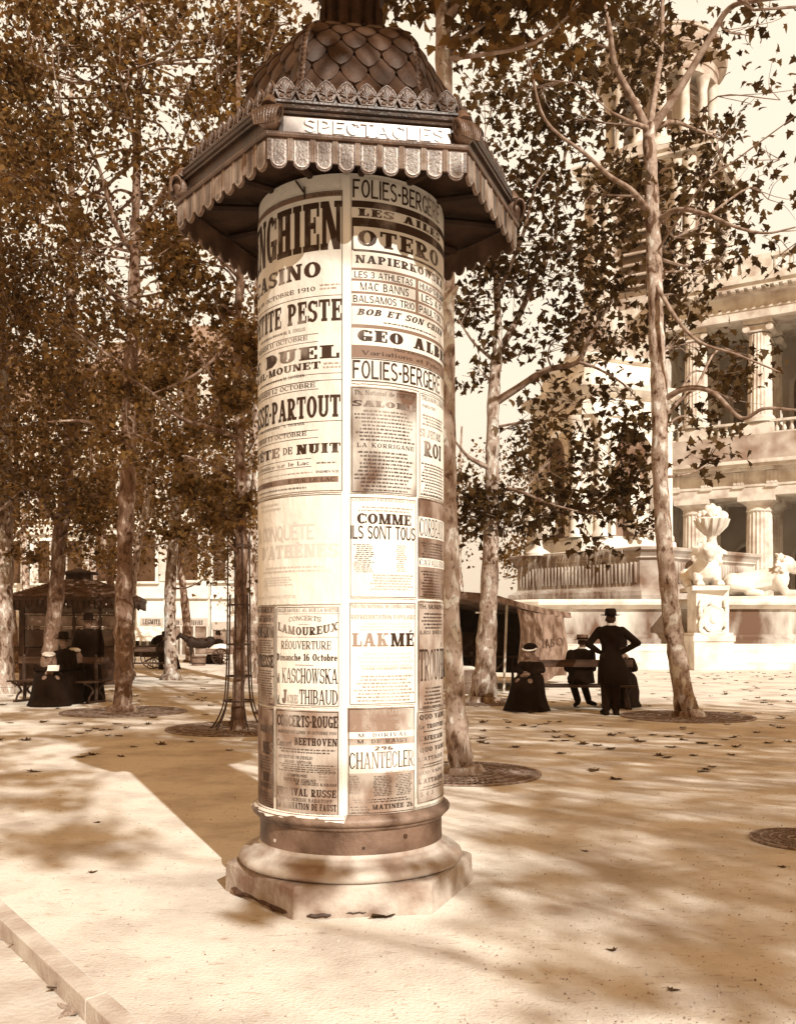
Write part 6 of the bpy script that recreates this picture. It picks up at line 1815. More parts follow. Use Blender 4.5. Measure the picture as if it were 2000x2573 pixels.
# ------------------------------------------------------------------ fountain
FX, FY = 9.4, 44.6
S2 = math.sqrt(2)
ft = thing('monumental_fountain', 'huge stone fountain with stepped base, fluted overflowing basin and a niched tower', 'fountain', (FX, FY, 0))
def octa(b, prof):
    """stack of octagons, flat side towards the viewer: (apothem, z)"""
    b.lathe([(a / math.cos(math.pi / 8), z) for a, z in prof], 8, ph=math.pi / 8)
F0 = 12.0
for i, (a, z0, z1) in enumerate(((F0, -.05, .24), (F0 - .42, .16, .64), (F0 - .80, .5, .85))):
    b = MB(); octa(b, [(a - .6, z1), (a, z1), (a + .02, z1 - .03), (a, z1 - .06), (a, z0)]); b.build('step', M_stone, ft)
b = MB(); octa(b, [(9.6, .85), (10.75, .85), (10.75, .98), (10.68, 1.03), (10.60, 1.08), (10.55, 1.18), (10.50, 1.20), (10.50, 1.98), (10.55, 2.04), (10.60, 2.09)]); b.build('lower_basin_wall', M_fwall if False else mat('basin wall stone', .12, .62, .7, .7, .25, 14, detail=9, lo=.40, hi=.60, stretch=(1.2, 1.2, .5)), ft)
b = MB(); octa(b, [(10.58, 2.07), (10.70, 2.15), (10.85, 2.22), (10.88, 2.33), (10.80, 2.41), (10.2, 2.43), (10.1, 2.3), (9.6, 2.2)]); b.build('lower_basin_rim', M_stone, ft)
b = MB(); octa(b, [(10.15, 2.34), (0.1, 2.35)]); b.build('lower_pool', mat('pool water', .10, .16, 3, .05, spec=.8), ft)
# upper basin, a square set corner forward with cut corners
UZ0, UZ1 = 2.05, 4.16
rotU = math.atan2(.62, .785)
ub = MB()
def sq(b, prof, half, cut=.5, rot=None):
    rotU_ = rotU if rot is None else rot
    rings = []
    for d, z in prof:
        h = half + d; c = cut
        pts = [(-h + c, -h), (h - c, -h), (h, -h + c), (h, h - c), (h - c, h), (-h + c, h), (-h, h - c), (-h, -h + c)]
        rings.append([(x * math.cos(rotU_) - y * math.sin(rotU_), x * math.sin(rotU_) + y * math.cos(rotU_), z) for x, y in pts])
    b.loft(rings)
UH = 3.95
UC = (1.35, -.3)
sq(ub, [(.35, 2.2), (.35, 2.72), (.30, 2.90), (.12, 3.0), (.02, 3.08), (0, 3.15), (0, 4.14), (.05, 4.2), (.10, 4.25), (.08, 4.31), (.16, 4.45), (.26, 4.56), (.28, 4.66), (.22, 4.70), (-.3, 4.70), (-.5, 4.4)], UH)
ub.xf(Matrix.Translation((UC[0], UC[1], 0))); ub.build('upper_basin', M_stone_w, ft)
for s in range(4):
    a = rotU + math.pi / 2 * s
    b = MB()
    for k in range(34):
        u = -UH + .62 + (2 * UH - 1.24) * (k + .5) / 34
        x0, y0 = u, -UH - .01
        P = lambda x, y: (UC[0] + x * math.cos(a) - y * math.sin(a), UC[1] + x * math.sin(a) + y * math.cos(a))
        p = P(x0, y0)
        b.tube([p + (3.22,), p + (3.26,), p + (4.06,), p + (4.10,)], [.03, .075, .075, .03], 7)
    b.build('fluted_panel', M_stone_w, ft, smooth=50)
# the sheet of water that spills over the left face
wm = bpy.data.materials.new('falling water'); wm.use_nodes = True
N = wm.node_tree.nodes; L = wm.node_tree.links; p = N['Principled BSDF']
p.inputs['Base Color'].default_value = sepia(.7); p.inputs['Roughness'].default_value = .3
tc = N.new('ShaderNodeTexCoord'); mp = N.new('ShaderNodeMapping'); mp.inputs['Scale'].default_value = (5, 5, .35)
nz = N.new('ShaderNodeTexNoise'); nz.inputs['Scale'].default_value = 1.6; nz.inputs['Detail'].default_value = 5
rp = N.new('ShaderNodeMapRange'); rp.inputs[1].default_value = .48; rp.inputs[2].default_value = .72; rp.inputs[3].default_value = 0; rp.inputs[4].default_value = .75
L.new(tc.outputs['Object'], mp.inputs[0]); L.new(mp.outputs[0], nz.inputs['Vector']); L.new(nz.outputs[0], rp.inputs[0]); L.new(rp.outputs[0], p.inputs['Alpha'])
b = MB(); a = rotU + math.pi / 2 * 3
P = lambda x, y: (UC[0] + x * math.cos(a) - y * math.sin(a), UC[1] + x * math.sin(a) + y * math.cos(a))
n = 40
for k in range(n):
    u0, u1 = -UH + .5 + (2 * UH - 1) * k / n * .93 + .4, -UH + .5 + (2 * UH - 1) * (k + 1) / n * .93 + .4
    pr = [(-UH - .30, 4.64), (-UH - .40, 4.4), (-UH - .47, 3.8), (-UH - .52, 2.4)]
    for (y0, z0), (y1, z1) in zip(pr, pr[1:]):
        b.quad(P(u0, y0) + (z0,), P(u1, y0) + (z0,), P(u1, y1) + (z1,), P(u0, y1) + (z1,))
b.build('falling_water', wm, ft, smooth=60)
# niche tower
TH = 2.38
rotT = math.atan2(.407, .913); TC = (.31, 2.0)
b = MB()
sq(b, [(.5, 3.5), (.5, 4.4), (.35, 4.6), (.3, 5.4), (0, 5.5), (0, 11.0), (.12, 11.05), (.12, 11.3), (0, 11.4), (0, 11.9), (.2, 12.0), (.45, 12.25), (.5, 12.5), (.2, 12.6), (-.2, 12.7), (-.3, 13.6), (-.1, 13.7), (-.1, 13.9), (-.5, 14.0)], TH, .35, rotT)
b.xf(Matrix.Translation((TC[0], TC[1], 0)))
tw = b.build('tower', M_stone, ft)
for s in range(4):
    a = rotT + math.pi / 2 * s
    P = lambda x, y, z: (TC[0] + x * math.cos(a) - y * math.sin(a), TC[1] + x * math.sin(a) + y * math.cos(a), z)
    rw = 1.05
    b = MB()
    arch = [(-rw, 5.6), (-rw, 9.3)] + [(-rw * math.cos(R_(15 * k)), 9.3 + rw * math.sin(R_(15 * k))) for k in range(1, 12)] + [(rw, 9.3), (rw, 5.6)]
    # a hollow niche standing in a projecting frame
    for (x0, z0), (x1, z1) in zip(arch, arch[1:]): 
        b.add([P(x0, -TH - .32, z0), P(x1, -TH - .32, z1), P(x1 * .9, -TH - .012, z1), P(x0 * .9, -TH - .012, z0)], [(0, 1, 2, 3)])
        cx0, cx1 = x0 * 1.2, x1 * 1.2
        z0o = z0 + (.28 if z0 > 9.4 else 0); z1o = z1 + (.28 if z1 > 9.4 else 0)
        b.add([P(x0, -TH - .32, z0), P(x1, -TH - .32, z1), P(cx1, -TH - .26, z1o), P(cx0, -TH - .26, z0o)], [(3, 2, 1, 0)])
        b.add([P(cx0, -TH - .26, z0o), P(cx1, -TH - .26, z1o), P(cx1, -TH, z1o), P(cx0, -TH, z0o)], [(3, 2, 1, 0)])
    fr = b.build('niche_arch', M_stone, ft)
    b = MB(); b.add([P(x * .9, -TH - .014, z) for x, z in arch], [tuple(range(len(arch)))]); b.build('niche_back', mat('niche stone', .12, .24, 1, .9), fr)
    for sx in (-1, 1):
        b = MB(); bb = MB(); bb.lathe([(.34, 5.5), (.34, 5.7), (.27, 5.8), (.24, 10.5), (.36, 10.9), (.36, 11.0)], 14)
        c = P(sx * 1.8, -TH - .2, 0); b.add([(x + c[0], y + c[1], z) for x, y, z in bb.v], bb.f); b.build('pilaster', M_stone, ft, smooth=40)
    # seated stone figure in the niche
    b = MB()
    def q(x, y, z): return P(x, -TH - .35 - y, z)
    cap(b, q(0, .0, 6.2), q(0, .05, 7.3), .50, .36); cap(b, q(0, .05, 7.3), q(0, .02, 7.75), .34, .2); b.ell(q(0, .05, 8.1), (.2, .2, .25), 10, 8); cap(b, q(0, .05, 8.3), q(0, .05, 8.6), .18, .05)
    for sx in (-1, 1):
        cap(b, q(sx * .32, .05, 7.55), q(sx * .45, .2, 7.0), .15, .12); cap(b, q(sx * .45, .2, 7.0), q(sx * .3, .45, 6.8), .12, .08); cap(b, q(sx * .22, .1, 6.5), q(sx * .26, .5, 6.4), .24, .2); cap(b, q(sx * .26, .5, 6.4), q(sx * .26, .45, 5.7), .2, .16)
    o = b.build('stone_figure', M_stone, ft); remesh(o, .05)
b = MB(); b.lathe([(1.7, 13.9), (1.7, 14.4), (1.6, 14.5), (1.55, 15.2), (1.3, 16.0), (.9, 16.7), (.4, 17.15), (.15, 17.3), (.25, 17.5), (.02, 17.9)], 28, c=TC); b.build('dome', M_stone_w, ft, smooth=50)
# urns on the upper basin
def urn(label, px, py0, Y, h):
    x = Xg(px, Y); z = EYE - (py0 - HOR) / FPX * Y
    t = thing('stone_urn', label, 'urn', (x, Y, z))
    k = h / 1.9
    b = MB(); b.lathe([(.0, 0), (.55 * k, 0), (.55 * k, .12 * k), (.42 * k, .2 * k), (.22 * k, .34 * k), (.16 * k, .6 * k), (.2 * k, .72 * k), (.34 * k, .82 * k), (.52 * k, 1.1 * k), (.60 * k, 1.32 * k), (.56 * k, 1.38 * k)], 24)
    for j in range(14):
        a = 2 * math.pi * j / 14; b.tube([(.22 * k * math.cos(a), .22 * k * math.sin(a), .74 * k), (.53 * k * math.cos(a), .53 * k * math.sin(a), 1.08 * k), (.62 * k * math.cos(a), .62 * k * math.sin(a), 1.32 * k)], [.03 * k, .06 * k, .05 * k], 5)
    b.build('urn_body', M_stone, t, smooth=40)
    rg = random.Random(px); b = MB()
    for j in range(46):
        a = rg.uniform(0, 6.28); r = rg.uniform(0, .52) * k; b.ell((r * math.cos(a), r * math.sin(a), (1.45 + rg.uniform(-.08, .38) * (1 - r / .7)) * k), [rg.uniform(.09, .17) * k] * 3, 7, 5)
    b.build('stone_fruit', M_stone, t, smooth=60)
urn('pale stone urn heaped with carved fruit on the left corner of the basin', 1352, 1398, 43.5, 2.0)
urn('pale stone urn heaped with carved fruit above the lion pedestal', 1788, 1395, 39.5, 2.1)

# lion pedestal with cartouche, and the lions
LY = 32.2
px0, px1 = 1749, 1832
lx = Xg((px0 + px1) / 2, LY)
t = thing('stone_pedestal', 'white stone pedestal carved with a shield below the lion', 'pedestal', (lx, LY, 0))
hwid = (px1 - px0) / 2 / FPX * LY
zt_ = EYE - (1482 - HOR) / FPX * LY; zb_ = EYE - (1592 - HOR) / FPX * LY
b = MB(); b.box((0, .5, (zt_ + zb_) / 2), (2 * hwid, 1.0, zt_ - zb_)); b.build('die', M_stone, t, bevel=.02)
b = MB(); b.box((0, .45, zb_ - .03), (2 * hwid + .2, 1.15, .10)); b.box((0, .43, zb_ - .17), (2 * hwid + .30, 1.25, .20)); b.box((0, .45, (zb_ - .28) / 2), (2 * hwid + .22, 1.2, zb_ - .26)); b.build('pedestal_base', M_stone, t, bevel=.015)
b = MB(); zc = (zt_ + zb_) / 2 - .22
sh = [(0, -.42), (-.16, -.36), (-.27, -.2), (-.31, .05), (-.26, .25), (-.12, .34), (0, .38), (.12, .34), (.26, .25), (.31, .05), (.27, -.2), (.16, -.36)]
b.prism(sh, lambda x, z: (x, -.12, zc + z), lambda x, z: (x, .01, zc + z))
b.tube([(x * 1.1, -.10, zc + z * 1.08) for x, z in sh + sh[:1]], .05, 6)
b.ell((0, -.12, zc - .02), (.15, .07, .17), 12, 8)
for s_ in (-1, 1):
    b.tube(crom([(s_ * .38, -.06, zc + .62), (s_ * .44, -.10, zc + .3), (s_ * .40, -.09, zc - .05), (s_ * .44, -.10, zc - .35), (s_ * .25, -.10, zc - .52), (0, -.08, zc - .50)], 4), [.05, .07, .06, .05, .07, .08, .06, .05, .06, .09, .07, .05, .06, .08, .09, .08, .06, .06, .05, .06, .06], 6)
    for zz in (.42, .1, -.25): b.ell((s_ * .42, -.10, zc + zz), (.09, .06, .10), 8, 6)
b.ell((0, -.1, zc + .46), (.14, .08, .10), 10, 6)
b.build('cartouche', M_stone, t, smooth=50)
def lion(label, x, Y, z, rz, k=1.0):
    t = thing('stone_lion', label, 'statue', (x, Y, z), rz)
    b = MB()
    cap(b, (0, 1.5, .42), (0, .45, .62), .42, .38); b.ell((0, 1.75, .42), (.44, .42, .42), 14, 8); b.ell((0, .30, .60), (.40, .38, .46), 14, 8)
    for s in (-1, 1):
        cap(b, (s * .27, .30, .55), (s * .30, .05, .12), .19, .13); cap(b, (s * .30, .05, .11), (s * .30, -.42, .09), .12, .12)
        for j in (-1, 0, 1): cap(b, (s * .30 + j * .07, -.42, .08), (s * .30 + j * .075, -.54, .06), .055, .05)
        cap(b, (s * .38, 1.75, .42), (s * .46, 1.25, .30), .26, .18); cap(b, (s * .46, 1.25, .16), (s * .44, .85, .10), .14, .12)
    hc = Vector((0, .0, 1.08))
    b.ell(hc, (.26, .27, .29), 14, 10); cap(b, hc + Vector((0, -.16, -.06)), hc + Vector((0, -.36, -.10)), .17, .14)
    b.ell(hc + Vector((0, -.40, -.06)), (.09, .06, .06), 8, 6); cap(b, hc + Vector((0, -.2, -.22)), hc + Vector((0, -.33, -.25)), .11, .09)
    for s in (-1, 1): b.ell(hc + Vector((s * .24, .05, .22)), (.08, .05, .09), 8, 6); b.ell(hc + Vector((s * .12, -.24, .08)), (.07, .05, .03), 8, 6)
    rg = random.Random(4)
    for j in range(80):
        a = rg.uniform(0, 6.28); d = Vector((math.cos(a), 0, math.sin(a)))
        p0 = hc + d * .24 + Vector((0, rg.uniform(.0, .22), 0)); p1 = hc + d * rg.uniform(.36, .50) + Vector((0, rg.uniform(.1, .4), rg.uniform(-.22, -.05)))
        cap(b, p0, p1, .085, .045, 6)
    o = b.build('body', M_stone, t); remesh(o, .028, 1)
    b = MB(); b.tube(crom([(.2, 2.1, .3), (.55, 2.0, .12), (.62, 1.3, .08)], 4), [.06] * 9, 6); b.build('tail', M_stone, t, smooth=60)
    t.scale = (k, k, k)
    b = MB(); b.box((0, .75, -.06), (1.1, 2.7, .14)); b.build('plinth_slab', M_stone, t)
lion('weathered stone lion crouching on the carved pedestal, facing the square', lx - .02, LY + .45, zt_ + .12, R_(-8), 1.08)
lion('stone lion lying on the basin wall at the right edge of the view', Xg(1978, 34.5), 34.5, EYE - (1508 - HOR) / FPX * 34.5 + .13, R_(70), 1.05)
b = None

# ------------------------------------------------------------------ church
CH = math.atan2(-.525, .851)
ch = thing('church', 'large pale stone church with a two storey portico and a tall round topped tower', 'church', (26.2 * 1.0, 75.0, 0), CH)
def zc_(py, Y=74.5): return EYE - (py - HOR) / FPX * Y
Z = dict(arch0=zc_(1252), arch1=zc_(1190), corn=zc_(1168), ped=zc_(1098), bal=zc_(1062), cap=zc_(812), a1=zc_(755), corn2=zc_(722), bal2=zc_(655))
xL, xR = -5.2, 26.0
cols = [-3.1 + 4.85 * i for i in range(6)]
def fluted(b, x, y, z0, z1, r0, r1, n=20):
    prof = []
    k = n * 2
    rings = []
    for i in range(7):
        f = i / 6; r = r0 + (r1 - r0) * f ** 1.5; z = z0 + (z1 - z0) * f
        rings.append([(x + (r if j % 2 == 0 else r * .93) * math.cos(2 * math.pi * j / k), y + (r if j % 2 == 0 else r * .93) * math.sin(2 * math.pi * j / k), z) for j in range(k)])
    b.loft(rings)
for x in cols:
    for y in (0.0, 4.2):
        b = MB()
        fluted(b, x, y, .6, Z['arch0'] - 1.1, 1.05, .92)
        b.lathe([(1.3, .0), (1.3, .3), (1.18, .45), (1.1, .62)], 24, c=(x, y))
        b.lathe([(.94, Z['arch0'] - 1.15), (1.0, Z['arch0'] - 1.05), (.94, Z['arch0'] - .95), (.95, Z['arch0'] - .7), (1.25, Z['arch0'] - .38)], 24, c=(x, y))
        b.box((x, y, Z['arch0'] - .19), (2.7, 2.7, .38))
        b.build('column', M_church, ch, smooth=30)
        b = MB()
        if y == 0.0:
            b.box((x, .3, (Z['corn'] + Z['ped']) / 2 + .2), (2.3, 2.0, Z['bal'] - Z['corn'] + .2)); b.build('column_pedestal', M_church, ch)
            b = MB()
        fluted(b, x, y + .2, Z['bal'], Z['cap'] - 1.0, .92, .80)
        b.lathe([(1.15, Z['bal'] - .1), (1.15, Z['bal'] + .2), (1.0, Z['bal'] + .4)], 24, c=(x, y + .2))
        b.box((x, y + .2, Z['cap'] - .15), (2.1, 2.0, .3))
        for sx in (-1, 1): b.tube([(x + sx * .85, y - .75, Z['cap'] - .65), (x + sx * .85, y + 1.1, Z['cap'] - .65)],   .27, 12)
        b.box((x, y + .2, Z['cap'] - .62), (1.6, 1.5, .5))
        b.build('column', M_church, ch, smooth=30)
# entablatures
def entab(b, z0, z1, zc, y0=-1.2, trig=False):
    h = z1 - z0
    b.box2((xL, y0, z0), (xR, 5.4, z0 + h * .38)); b.box2((xL, y0 - .08, z0 + h * .38), (xR, 5.3, z0 + h * .45)); b.box2((xL, y0 + .04, z0 + h * .45), (xR, 5.2, z1))
    b.box2((xL - .4, y0 - .5, z1), (xR, 5.2, z1 + (zc - z1) * .3)); b.box2((xL - .9, y0 - 1.0, z1 + (zc - z1) * .3), (xR, 5.1, z1 + (zc - z1) * .62)); b.box2((xL - 1.1, y0 - 1.2, z1 + (zc - z1) * .62), (xR, 5.0, zc))
b = MB(); entab(b, Z['arch0'], Z['arch1'], Z['corn']); b.build('lower_entablature', M_church, ch)
for i in range(26):
    b = MB()
    x = xL + .8 + 1.2125 * i
    h = Z['arch1'] - Z['arch0']
    if i % 2 == 0:
        for dx in (-.28, 0, .28): b.box((x, -1.24, 0), (0, 0, 0)) if False else b.box((x + dx, -1.20, Z['arch0'] + h * .72), (.2, .2, h * .5))
        b.box((x, -1.26, Z['arch0'] + h * .36), (.9, .2, .12)); b.box((x, -1.22, Z['arch0'] + h * .70), (.8, .1, h * .56))
        b.box((x, -1.45, Z['arch1'] + .10), (.55, .9, .18))
    if b.v: b.build('triglyph', M_church, ch)
b = MB(); entab(b, Z['cap'], Z['a1'], Z['corn2']); b.build('upper_entablature', M_church, ch)
b = MB()
for i in range(52): b.box((xL + .5 + .62 * i, -1.95, Z['a1'] + .22), (.30, .75, .2))
b.build('dentils', M_church, ch)
def balus(z0, z1, y, name):
    b = MB(); h = z1 - z0
    b.box2((xL, y - .3, z1 - h * .16), (xR, y + .3, z1)); b.box2((xL, y - .32, z0), (xR, y + .32, z0 + h * .16))
    for x in cols: b.box((x, y, (z0 + z1) / 2), (2.2 if name == 'roof_balustrade' else 1.4, .72, h * .99))
    o = b.build(name, M_church, ch)
    for i in range(58):
        x = xL + .3 + .53 * i
        if any(abs(x - c) < 1.15 for c in cols): continue
        b = MB(); b.lathe([(.10, z0 + h * .16), (.18, z0 + h * .34), (.09, z0 + h * .62), (.14, z0 + h * .84)], 8, c=(x, y))
        b.build('baluster', M_church, o, smooth=50)
balus(Z['ped'], Z['bal'], -.2, 'balcony_balustrade')
balus(Z['corn2'] + .5, Z['bal2'], -.6, 'roof_balustrade')
b = MB(); b.box2((xL, -.9, Z['corn']), (xR, .4, Z['ped'])); b.build('balcony_wall', M_church_w, ch)
b = MB(); b.box2((xL, -.7, Z['corn2']), (xR, 4.6, Z['corn2'] + .52)); b.build('roof_plinth', M_church, ch)
b = MB(); b.box2((xL, 8.0, 0), (xR, 20, Z['corn2'] - .2)); b.build('portico_back_wall', M_wall, ch)
b = MB(); b.box2((xL, 5.45, Z['arch0'] + .3), (xR, 7.97, Z['arch0'] + .8)); b.box2((xL, 5.45, Z['cap'] + .3), (xR, 7.97, Z['cap'] + .8)); b.build('portico_ceiling', M_wall, ch)
for i in range(5):
    xm = cols[i] + 2.42
    for z0, zt, rw, nm in ((0, Z['arch0'] - 4.2, 1.35, 'doorway'), (Z['bal'], Z['cap'] - 3.4, 1.45, 'loggia_arch')):
        arch = [(-rw, z0), (-rw, zt)] + [(-rw * math.cos(R_(15 * k)), zt + rw * math.sin(R_(15 * k))) for k in range(1, 12)] + [(rw, zt), (rw, z0)]
        b = MB()
        b.tube([(xm + x, 7.96, z) for x, z in arch], .22, 6); fr = b.build(nm, M_church, ch)
        b = MB(); b.add([(xm + x, 7.985, z) for x, z in arch], [tuple(range(len(arch)))]); b.build('shadowed_recess' if False else 'recess_shade_panel', mat('church recess shade', .08, .16, 2, .8), fr)  # flat dark sheet paints the shade of each doorway and loggia recess
b = MB(); b.box2((xL - 3, -4.5, -.2), (xR, 9, .12)); b.box2((xL - 3, -3.6, .12), (xR, 9, .3)); b.build('portico_steps', M_church, ch)
# tower: the stage behind the portico's left end
tx, ty, th = -7.6, 5.6, 5.0
z1 = Z['corn2']
b = MB(); b.box2((tx - th, ty - th - 1.2, 0), (tx + th - 2.6, ty + th, z1 - 1.2)); b.build('tower_base', M_church, ch)
b = MB(); b.box2((tx - th - .5, ty - th - 1.6, z1 - 1.2), (tx + th - 2.2, ty + th + .3, z1 - .4)); b.build('tower_cornice', M_church, ch)
zs1 = zc_(395, 80)
b = MB(); b.box2((tx - th + .3, ty - th + .3, z1 - .4), (tx + th - .3, ty + th - .3, zs1)); b.build('square_stage', M_church_w, ch)
b = MB()
for i, (e, za, zb) in enumerate(((.3, zs1 - 1.2, zs1 - .8), (.9, zs1 - .8, zs1 - .35), (1.1, zs1 - .35, zs1))): b.box2((tx - th - e + .3, ty - th - e + .3, za), (tx + th + e - .3, ty + th + e - .3, zb))
b.build('square_stage_cornice', M_church, ch)
for dx, dy in ((0, -1), (1, 0), (-1, 0)):
    rz = math.atan2(dx, -dy)
    for sx in (-1, 1):
        for e in (3.9, 2.9):
            b = MB(); u = sx * e; ax, ay = (tx + u, ty - th + .05) if dy else (tx + dx * (th - .05), ty + u)
            b.lathe([(.6, z1), (.6, z1 + .5), (.45, z1 + .7), (.40, zs1 - 2.2), (.62, zs1 - 1.3)], 14, c=(ax, ay)); b.build('column', M_church, ch, smooth=40)
    b = MB()
    cx, cy = (tx, ty - th + .26) if dy else (tx + dx * (th - .26), ty)
    fr = None
    b.box((cx, cy, (z1 + zs1) / 2 - .2), (3.6, .22, (zs1 - z1) * .7), rz=rz); fr = b.build('belfry_opening', M_glass, ch)
    b = MB()
    k = int((zs1 - z1) * .7 / .9)
    for j in range(k):
        z = z1 + (zs1 - z1) * .13 + .9 * j
        M = Matrix.Rotation(rz, 4, 'Z') @ Matrix.Rotation(R_(35), 4, 'X')
        b.box((cx + (dx * .2), cy + (dy * .2), z + .4), (3.5, .75, .10), M=M)
    b.build('louvres', M_church_w, fr)
# round stage
zr0, zr1 = zs1, zc_(120, 80)
b = MB(); b.lathe([(3.3, zr0), (3.3, zr1 - 2)], 40, c=(tx, ty)); b.build('drum', M_wall, ch, smooth=50)
b = MB(); b.lathe([(5.0, zr0), (5.0, zr0 + .9), (4.85, zr0 + 1.0), (4.85, zr0 + 1.3), (3.3, zr0 + 1.3)], 48, c=(tx, ty)); b.build('round_stage_base', M_church, ch)
for k in range(14):
    a = 2 * math.pi * k / 14 + .1; c = (tx + 4.3 * math.cos(a), ty + 4.3 * math.sin(a))
    b = MB(); b.lathe([(.55, zr0 + 1.3), (.5, zr0 + 1.6), (.42, zr0 + 1.8), (.36, zr1 - 3.2), (.42, zr1 - 3), (.62, zr1 - 2.2)], 12, c=c); b.build('column', M_church, ch, smooth=40)
for k in range(7):
    a = 2 * math.pi * (k + .5) / 7 + .1; rz = a + math.pi / 2
    c = (tx + 3.31 * math.cos(a), ty + 3.31 * math.sin(a))
    b = MB(); b.box((c[0], c[1], (zr0 + zr1) / 2 - .4), (1.7, .3, (zr1 - zr0) * .55), rz=rz); fr = b.build('belfry_opening', M_glass, ch)
    b = MB()
    for j in range(7): b.box((c[0] + .15 * math.cos(a), c[1] + .15 * math.sin(a), zr0 + 2.2 + .8 * j), (1.7, .5, .10), M=Matrix.Rotation(rz, 4, 'Z') @ Matrix.Rotation(R_(-35), 4, 'X'))
    b.build('louvres', M_church_w, fr)
b = MB(); b.lathe([(3.2, zr1 - 2.2), (4.75, zr1 - 2.2), (4.75, zr1 - 1.5), (4.85, zr1 - 1.45), (4.85, zr1 - .9), (5.1, zr1 - .7), (5.5, zr1 - .45), (5.6, zr1), (5.2, zr1 + .1), (4.9, zr1 + .1), (4.9, zr1 + 1.3), (5.05, zr1 + 1.35), (5.05, zr1 + 1.6), (4.6, zr1 + 1.6), (4.6, zr1 + .2), (0, zr1 + .3)], 56, c=(tx, ty)); b.build('round_cornice', M_church_w, ch, smooth=30)

# ------------------------------------------------------------------ fallen leaves and small litter
def fallen_mesh(seed):
    rg = random.Random(seed); b = MB()
    n = len(LOBE)
    k1, k2, k3 = rg.uniform(.1, .8), rg.uniform(.0, .5), rg.uniform(-.25, .25)
    def z(x, y): return max(0, k1 * x * x + k2 * (y - .35) ** 2 * .6 + k3 * x * (y - .3) + .03 * math.sin(9 * x + 4 * y)) + .02
    for dz, fl in ((0, False), (-.015, True)):
        vs = [(x, y - .35, z(x, y) + dz) for x, y in LOBE] + [(x * .5, (y - .35) * .5, z(x * .5, .35 + (y - .35) * .5) + dz) for x, y in LOBE] + [(0, 0, z(0, .35) + dz)]
        fs = []
        for i in range(n):
            j = (i + 1) % n
            fs += [(i, j, n + j, n + i), (n + i, n + j, 2 * n)]
        b.add(vs, [tuple(reversed(f)) if fl else f for f in fs])
    b.tube([(0, -.33, z(0, .02)), (.05, -.6, .10), (.02, -.85, .03)], [.012, .010, .012], 4)
    o = b.build('fallen_leaf', M_dead, None, smooth=60)
    return o
protos = [fallen_mesh(s) for s in (1, 2, 3, 4, 5)]
for o in protos:
    tag(o, 'dry curled plane leaf lying on the pale pavement', 'fallen leaf', 'fallen plane leaves scattered over the pavement')
rg = random.Random(77)
spots = []
# where the photograph shows them most clearly
for px, py in ((1490, 1938), (1775, 1935), (1740, 1900), (1765, 1940), (1790, 1928), (1838, 1898), (1655, 1900), (1675, 1905), (1705, 1850), (1735, 1845), (1560, 1843), (1536, 1849), (1425, 1848), (1408, 1894), (1470, 1870), (1545, 1959), (1535, 1884), (1640, 1848), (1210, 1815), (1215, 1838), (1278, 1830), (1315, 1825), (1340, 1828), (1355, 1822), (1372, 1820), (1375, 1840), (1940, 1824), (1960, 1830), (1900, 1842), (1880, 1800), (1820, 1860), (1850, 1878), (1930, 1868), (1920, 1760), (1170, 1815), (1190, 1970), (1286, 1940), (1640, 1745), (1680, 1758), (1630, 1775),
               (258, 1836), (270, 1850), (276, 1835), (300, 1850), (222, 1838), (336, 1878), (405, 1872), (305, 1902), (203, 1903), (228, 1898), (85, 1940), (200, 1820), (107, 1816), (245, 2068), (233, 2194), (575, 1886), (372, 1821), (293, 1820), (540, 1765), (510, 1762), (480, 1748), (450, 1752), (560, 1730), (500, 1720), (520, 1715), (1470, 2140), (1538, 2390), (1690, 2490), (1965, 2180)):
    spots.append((Xg(px, Yg(py)), Yg(py), rg.uniform(.09, .15) if py < 2000 else .05))
while len(spots) < 290:
    if rg.random() < .68: px, py = rg.uniform(1190, 2010), 1690 + 190 * rg.random() ** 1.6
    else: px, py = rg.uniform(-10, 640), 1695 + 170 * rg.random() ** 1.5
    spots.append((Xg(px, Yg(py)), Yg(py), rg.uniform(.09, .16)))
for i, (x, y, s) in enumerate(spots):
    o = protos[i % 5] if i < 5 else protos[i % 5].copy()
    if i >= 5: COL.objects.link(o)
    o.location = (x, y, .002); o.rotation_euler = (rg.uniform(-.12, .12), rg.uniform(-.12, .12), rg.uniform(0, 6.28)); o.scale = (s, s, s * rg.uniform(.8, 1.5))
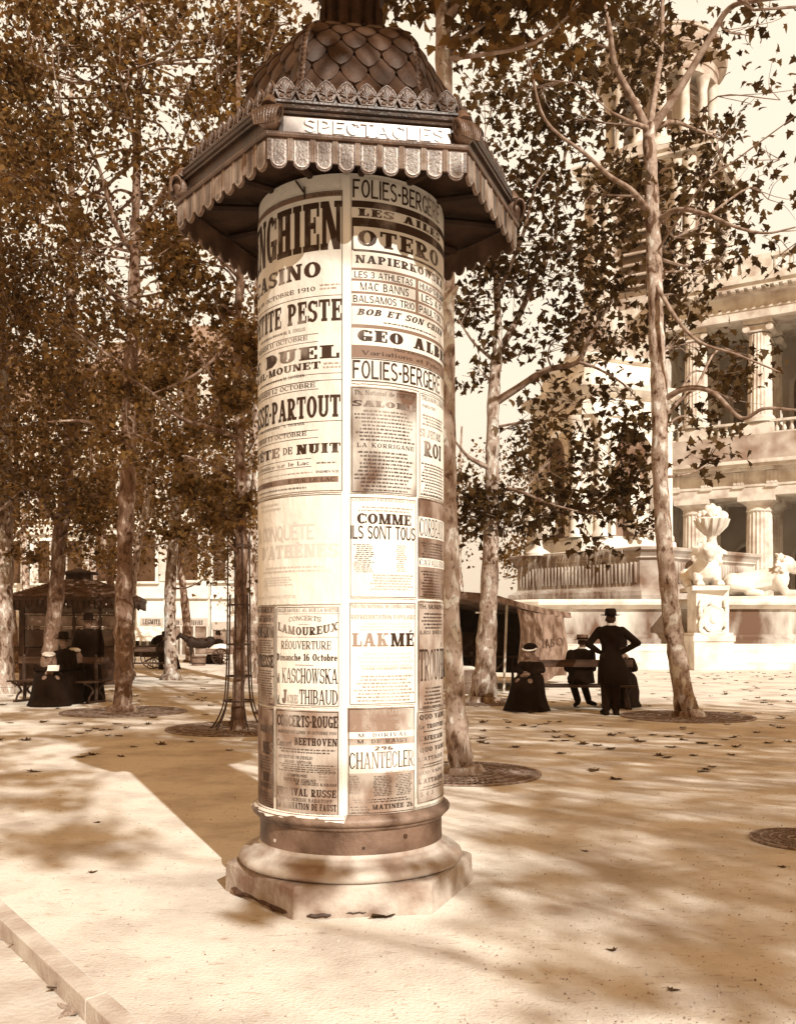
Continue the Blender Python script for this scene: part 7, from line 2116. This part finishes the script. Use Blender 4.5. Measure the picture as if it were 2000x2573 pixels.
for px, py, z, s, lab in ((955, 2297, .02, .15, 'crumpled dead leaf leaning at the foot of the column plinth'), (190, 2540, -.10, .16, 'pale curled leaf lying in the gutter nearest the viewer'), (150, 2490, -.10, .14, 'pale curled leaf in the gutter, second from the nearest'), (95, 2415, -.10, .13, 'pale curled leaf in the gutter halfway along the kerb'), (60, 2385, -.10, .13, 'curled leaf in the gutter close to the farthest one'), (40, 2360, -.10, .13, 'farthest curled leaf in the gutter at the left edge')):
    Yp = (EYE - z) * FPX / (py - HOR)
    o = protos[2].copy(); COL.objects.link(o)
    if z < 0:
        o.data = o.data.copy(); o.data.materials.clear(); o.data.materials.append(mat('bleached leaf', .2, .45, 20, .9))
    del o['group']
    o['label'] = lab; o.location = (Xg(px, Yp), Yp, .002 if z > 0 else -.095); o.scale = (s, s, s * 1.5); o.rotation_euler = (.3, .1, rg.uniform(0, 6))
for pts, lab in (([(1000, 2293), (1035, 2286), (1062, 2283)], 'thin dry twig lying beside the crumpled leaf at the plinth'), ([(300, 2065), (460, 2052), (640, 2042)], 'long faint crack line across the pavement left of the column')):
    b = MB()
    if 'twig' in lab:
        b.tube([(Xg(x, Yg(y)), Yg(y), .012) for x, y in pts], .005, 5); tag(b.build('twig', M_wood_d), lab, 'twig')
rg = np.random.default_rng(5)
n = 5200
Yv = 3.4 + 13 * rg.random(n) ** 1.7; Xv = (rg.random(n) * 2.2 - 1.05) * .42 * Yv
ok = ((Xv - KP[0]) * KN[0] + (Yv - KP[1]) * KN[1] < -.02) & (np.hypot(Xv - AX, Yv - AY) > .78)
Xv, Yv = Xv[ok], Yv[ok]; n = len(Xv)
S = .0025 + .006 * rg.random(n) ** 3
O = np.array([(1, 0, 0), (-.5, .87, 0), (-.5, -.87, 0), (0, 0, .9), (.3, .2, .7)])
V = O[None] * S[:, None, None] * rg.uniform(.6, 1.4, (n, 5, 3)) + np.stack([Xv, Yv, np.full(n, .0005)], 1)[:, None, :]
b = MB(); b.v = [tuple(p) for p in V.reshape(-1, 3).tolist()]
for i in range(n):
    k = i * 5; b.f += [(k, k + 1, k + 3), (k + 1, k + 2, k + 3), (k, k + 4, k + 2), (k + 2, k + 4, k + 3), (k, k + 3, k + 4)]
tag(b.build('grit', mat('grit', .2, .6, 30, .9)), kind='stuff')
# ------------------------------------------------------------------ air
hz = bpy.data.materials.new('autumn haze'); hz.use_nodes = True
N = hz.node_tree.nodes; N.clear()
o_ = N.new('ShaderNodeOutputMaterial'); v_ = N.new('ShaderNodeVolumePrincipled')
v_.inputs['Density'].default_value = 0.0008
v_.inputs['Color'].default_value = (.95, .80, .58, 1)
v_.inputs['Anisotropy'].default_value = 0.2
hz.node_tree.links.new(v_.outputs[0], o_.inputs['Volume'])
b = MB(); b.box2((-450, -450, -1.3), (450, 750, 62))
tag(b.build('haze', hz), kind='stuff')
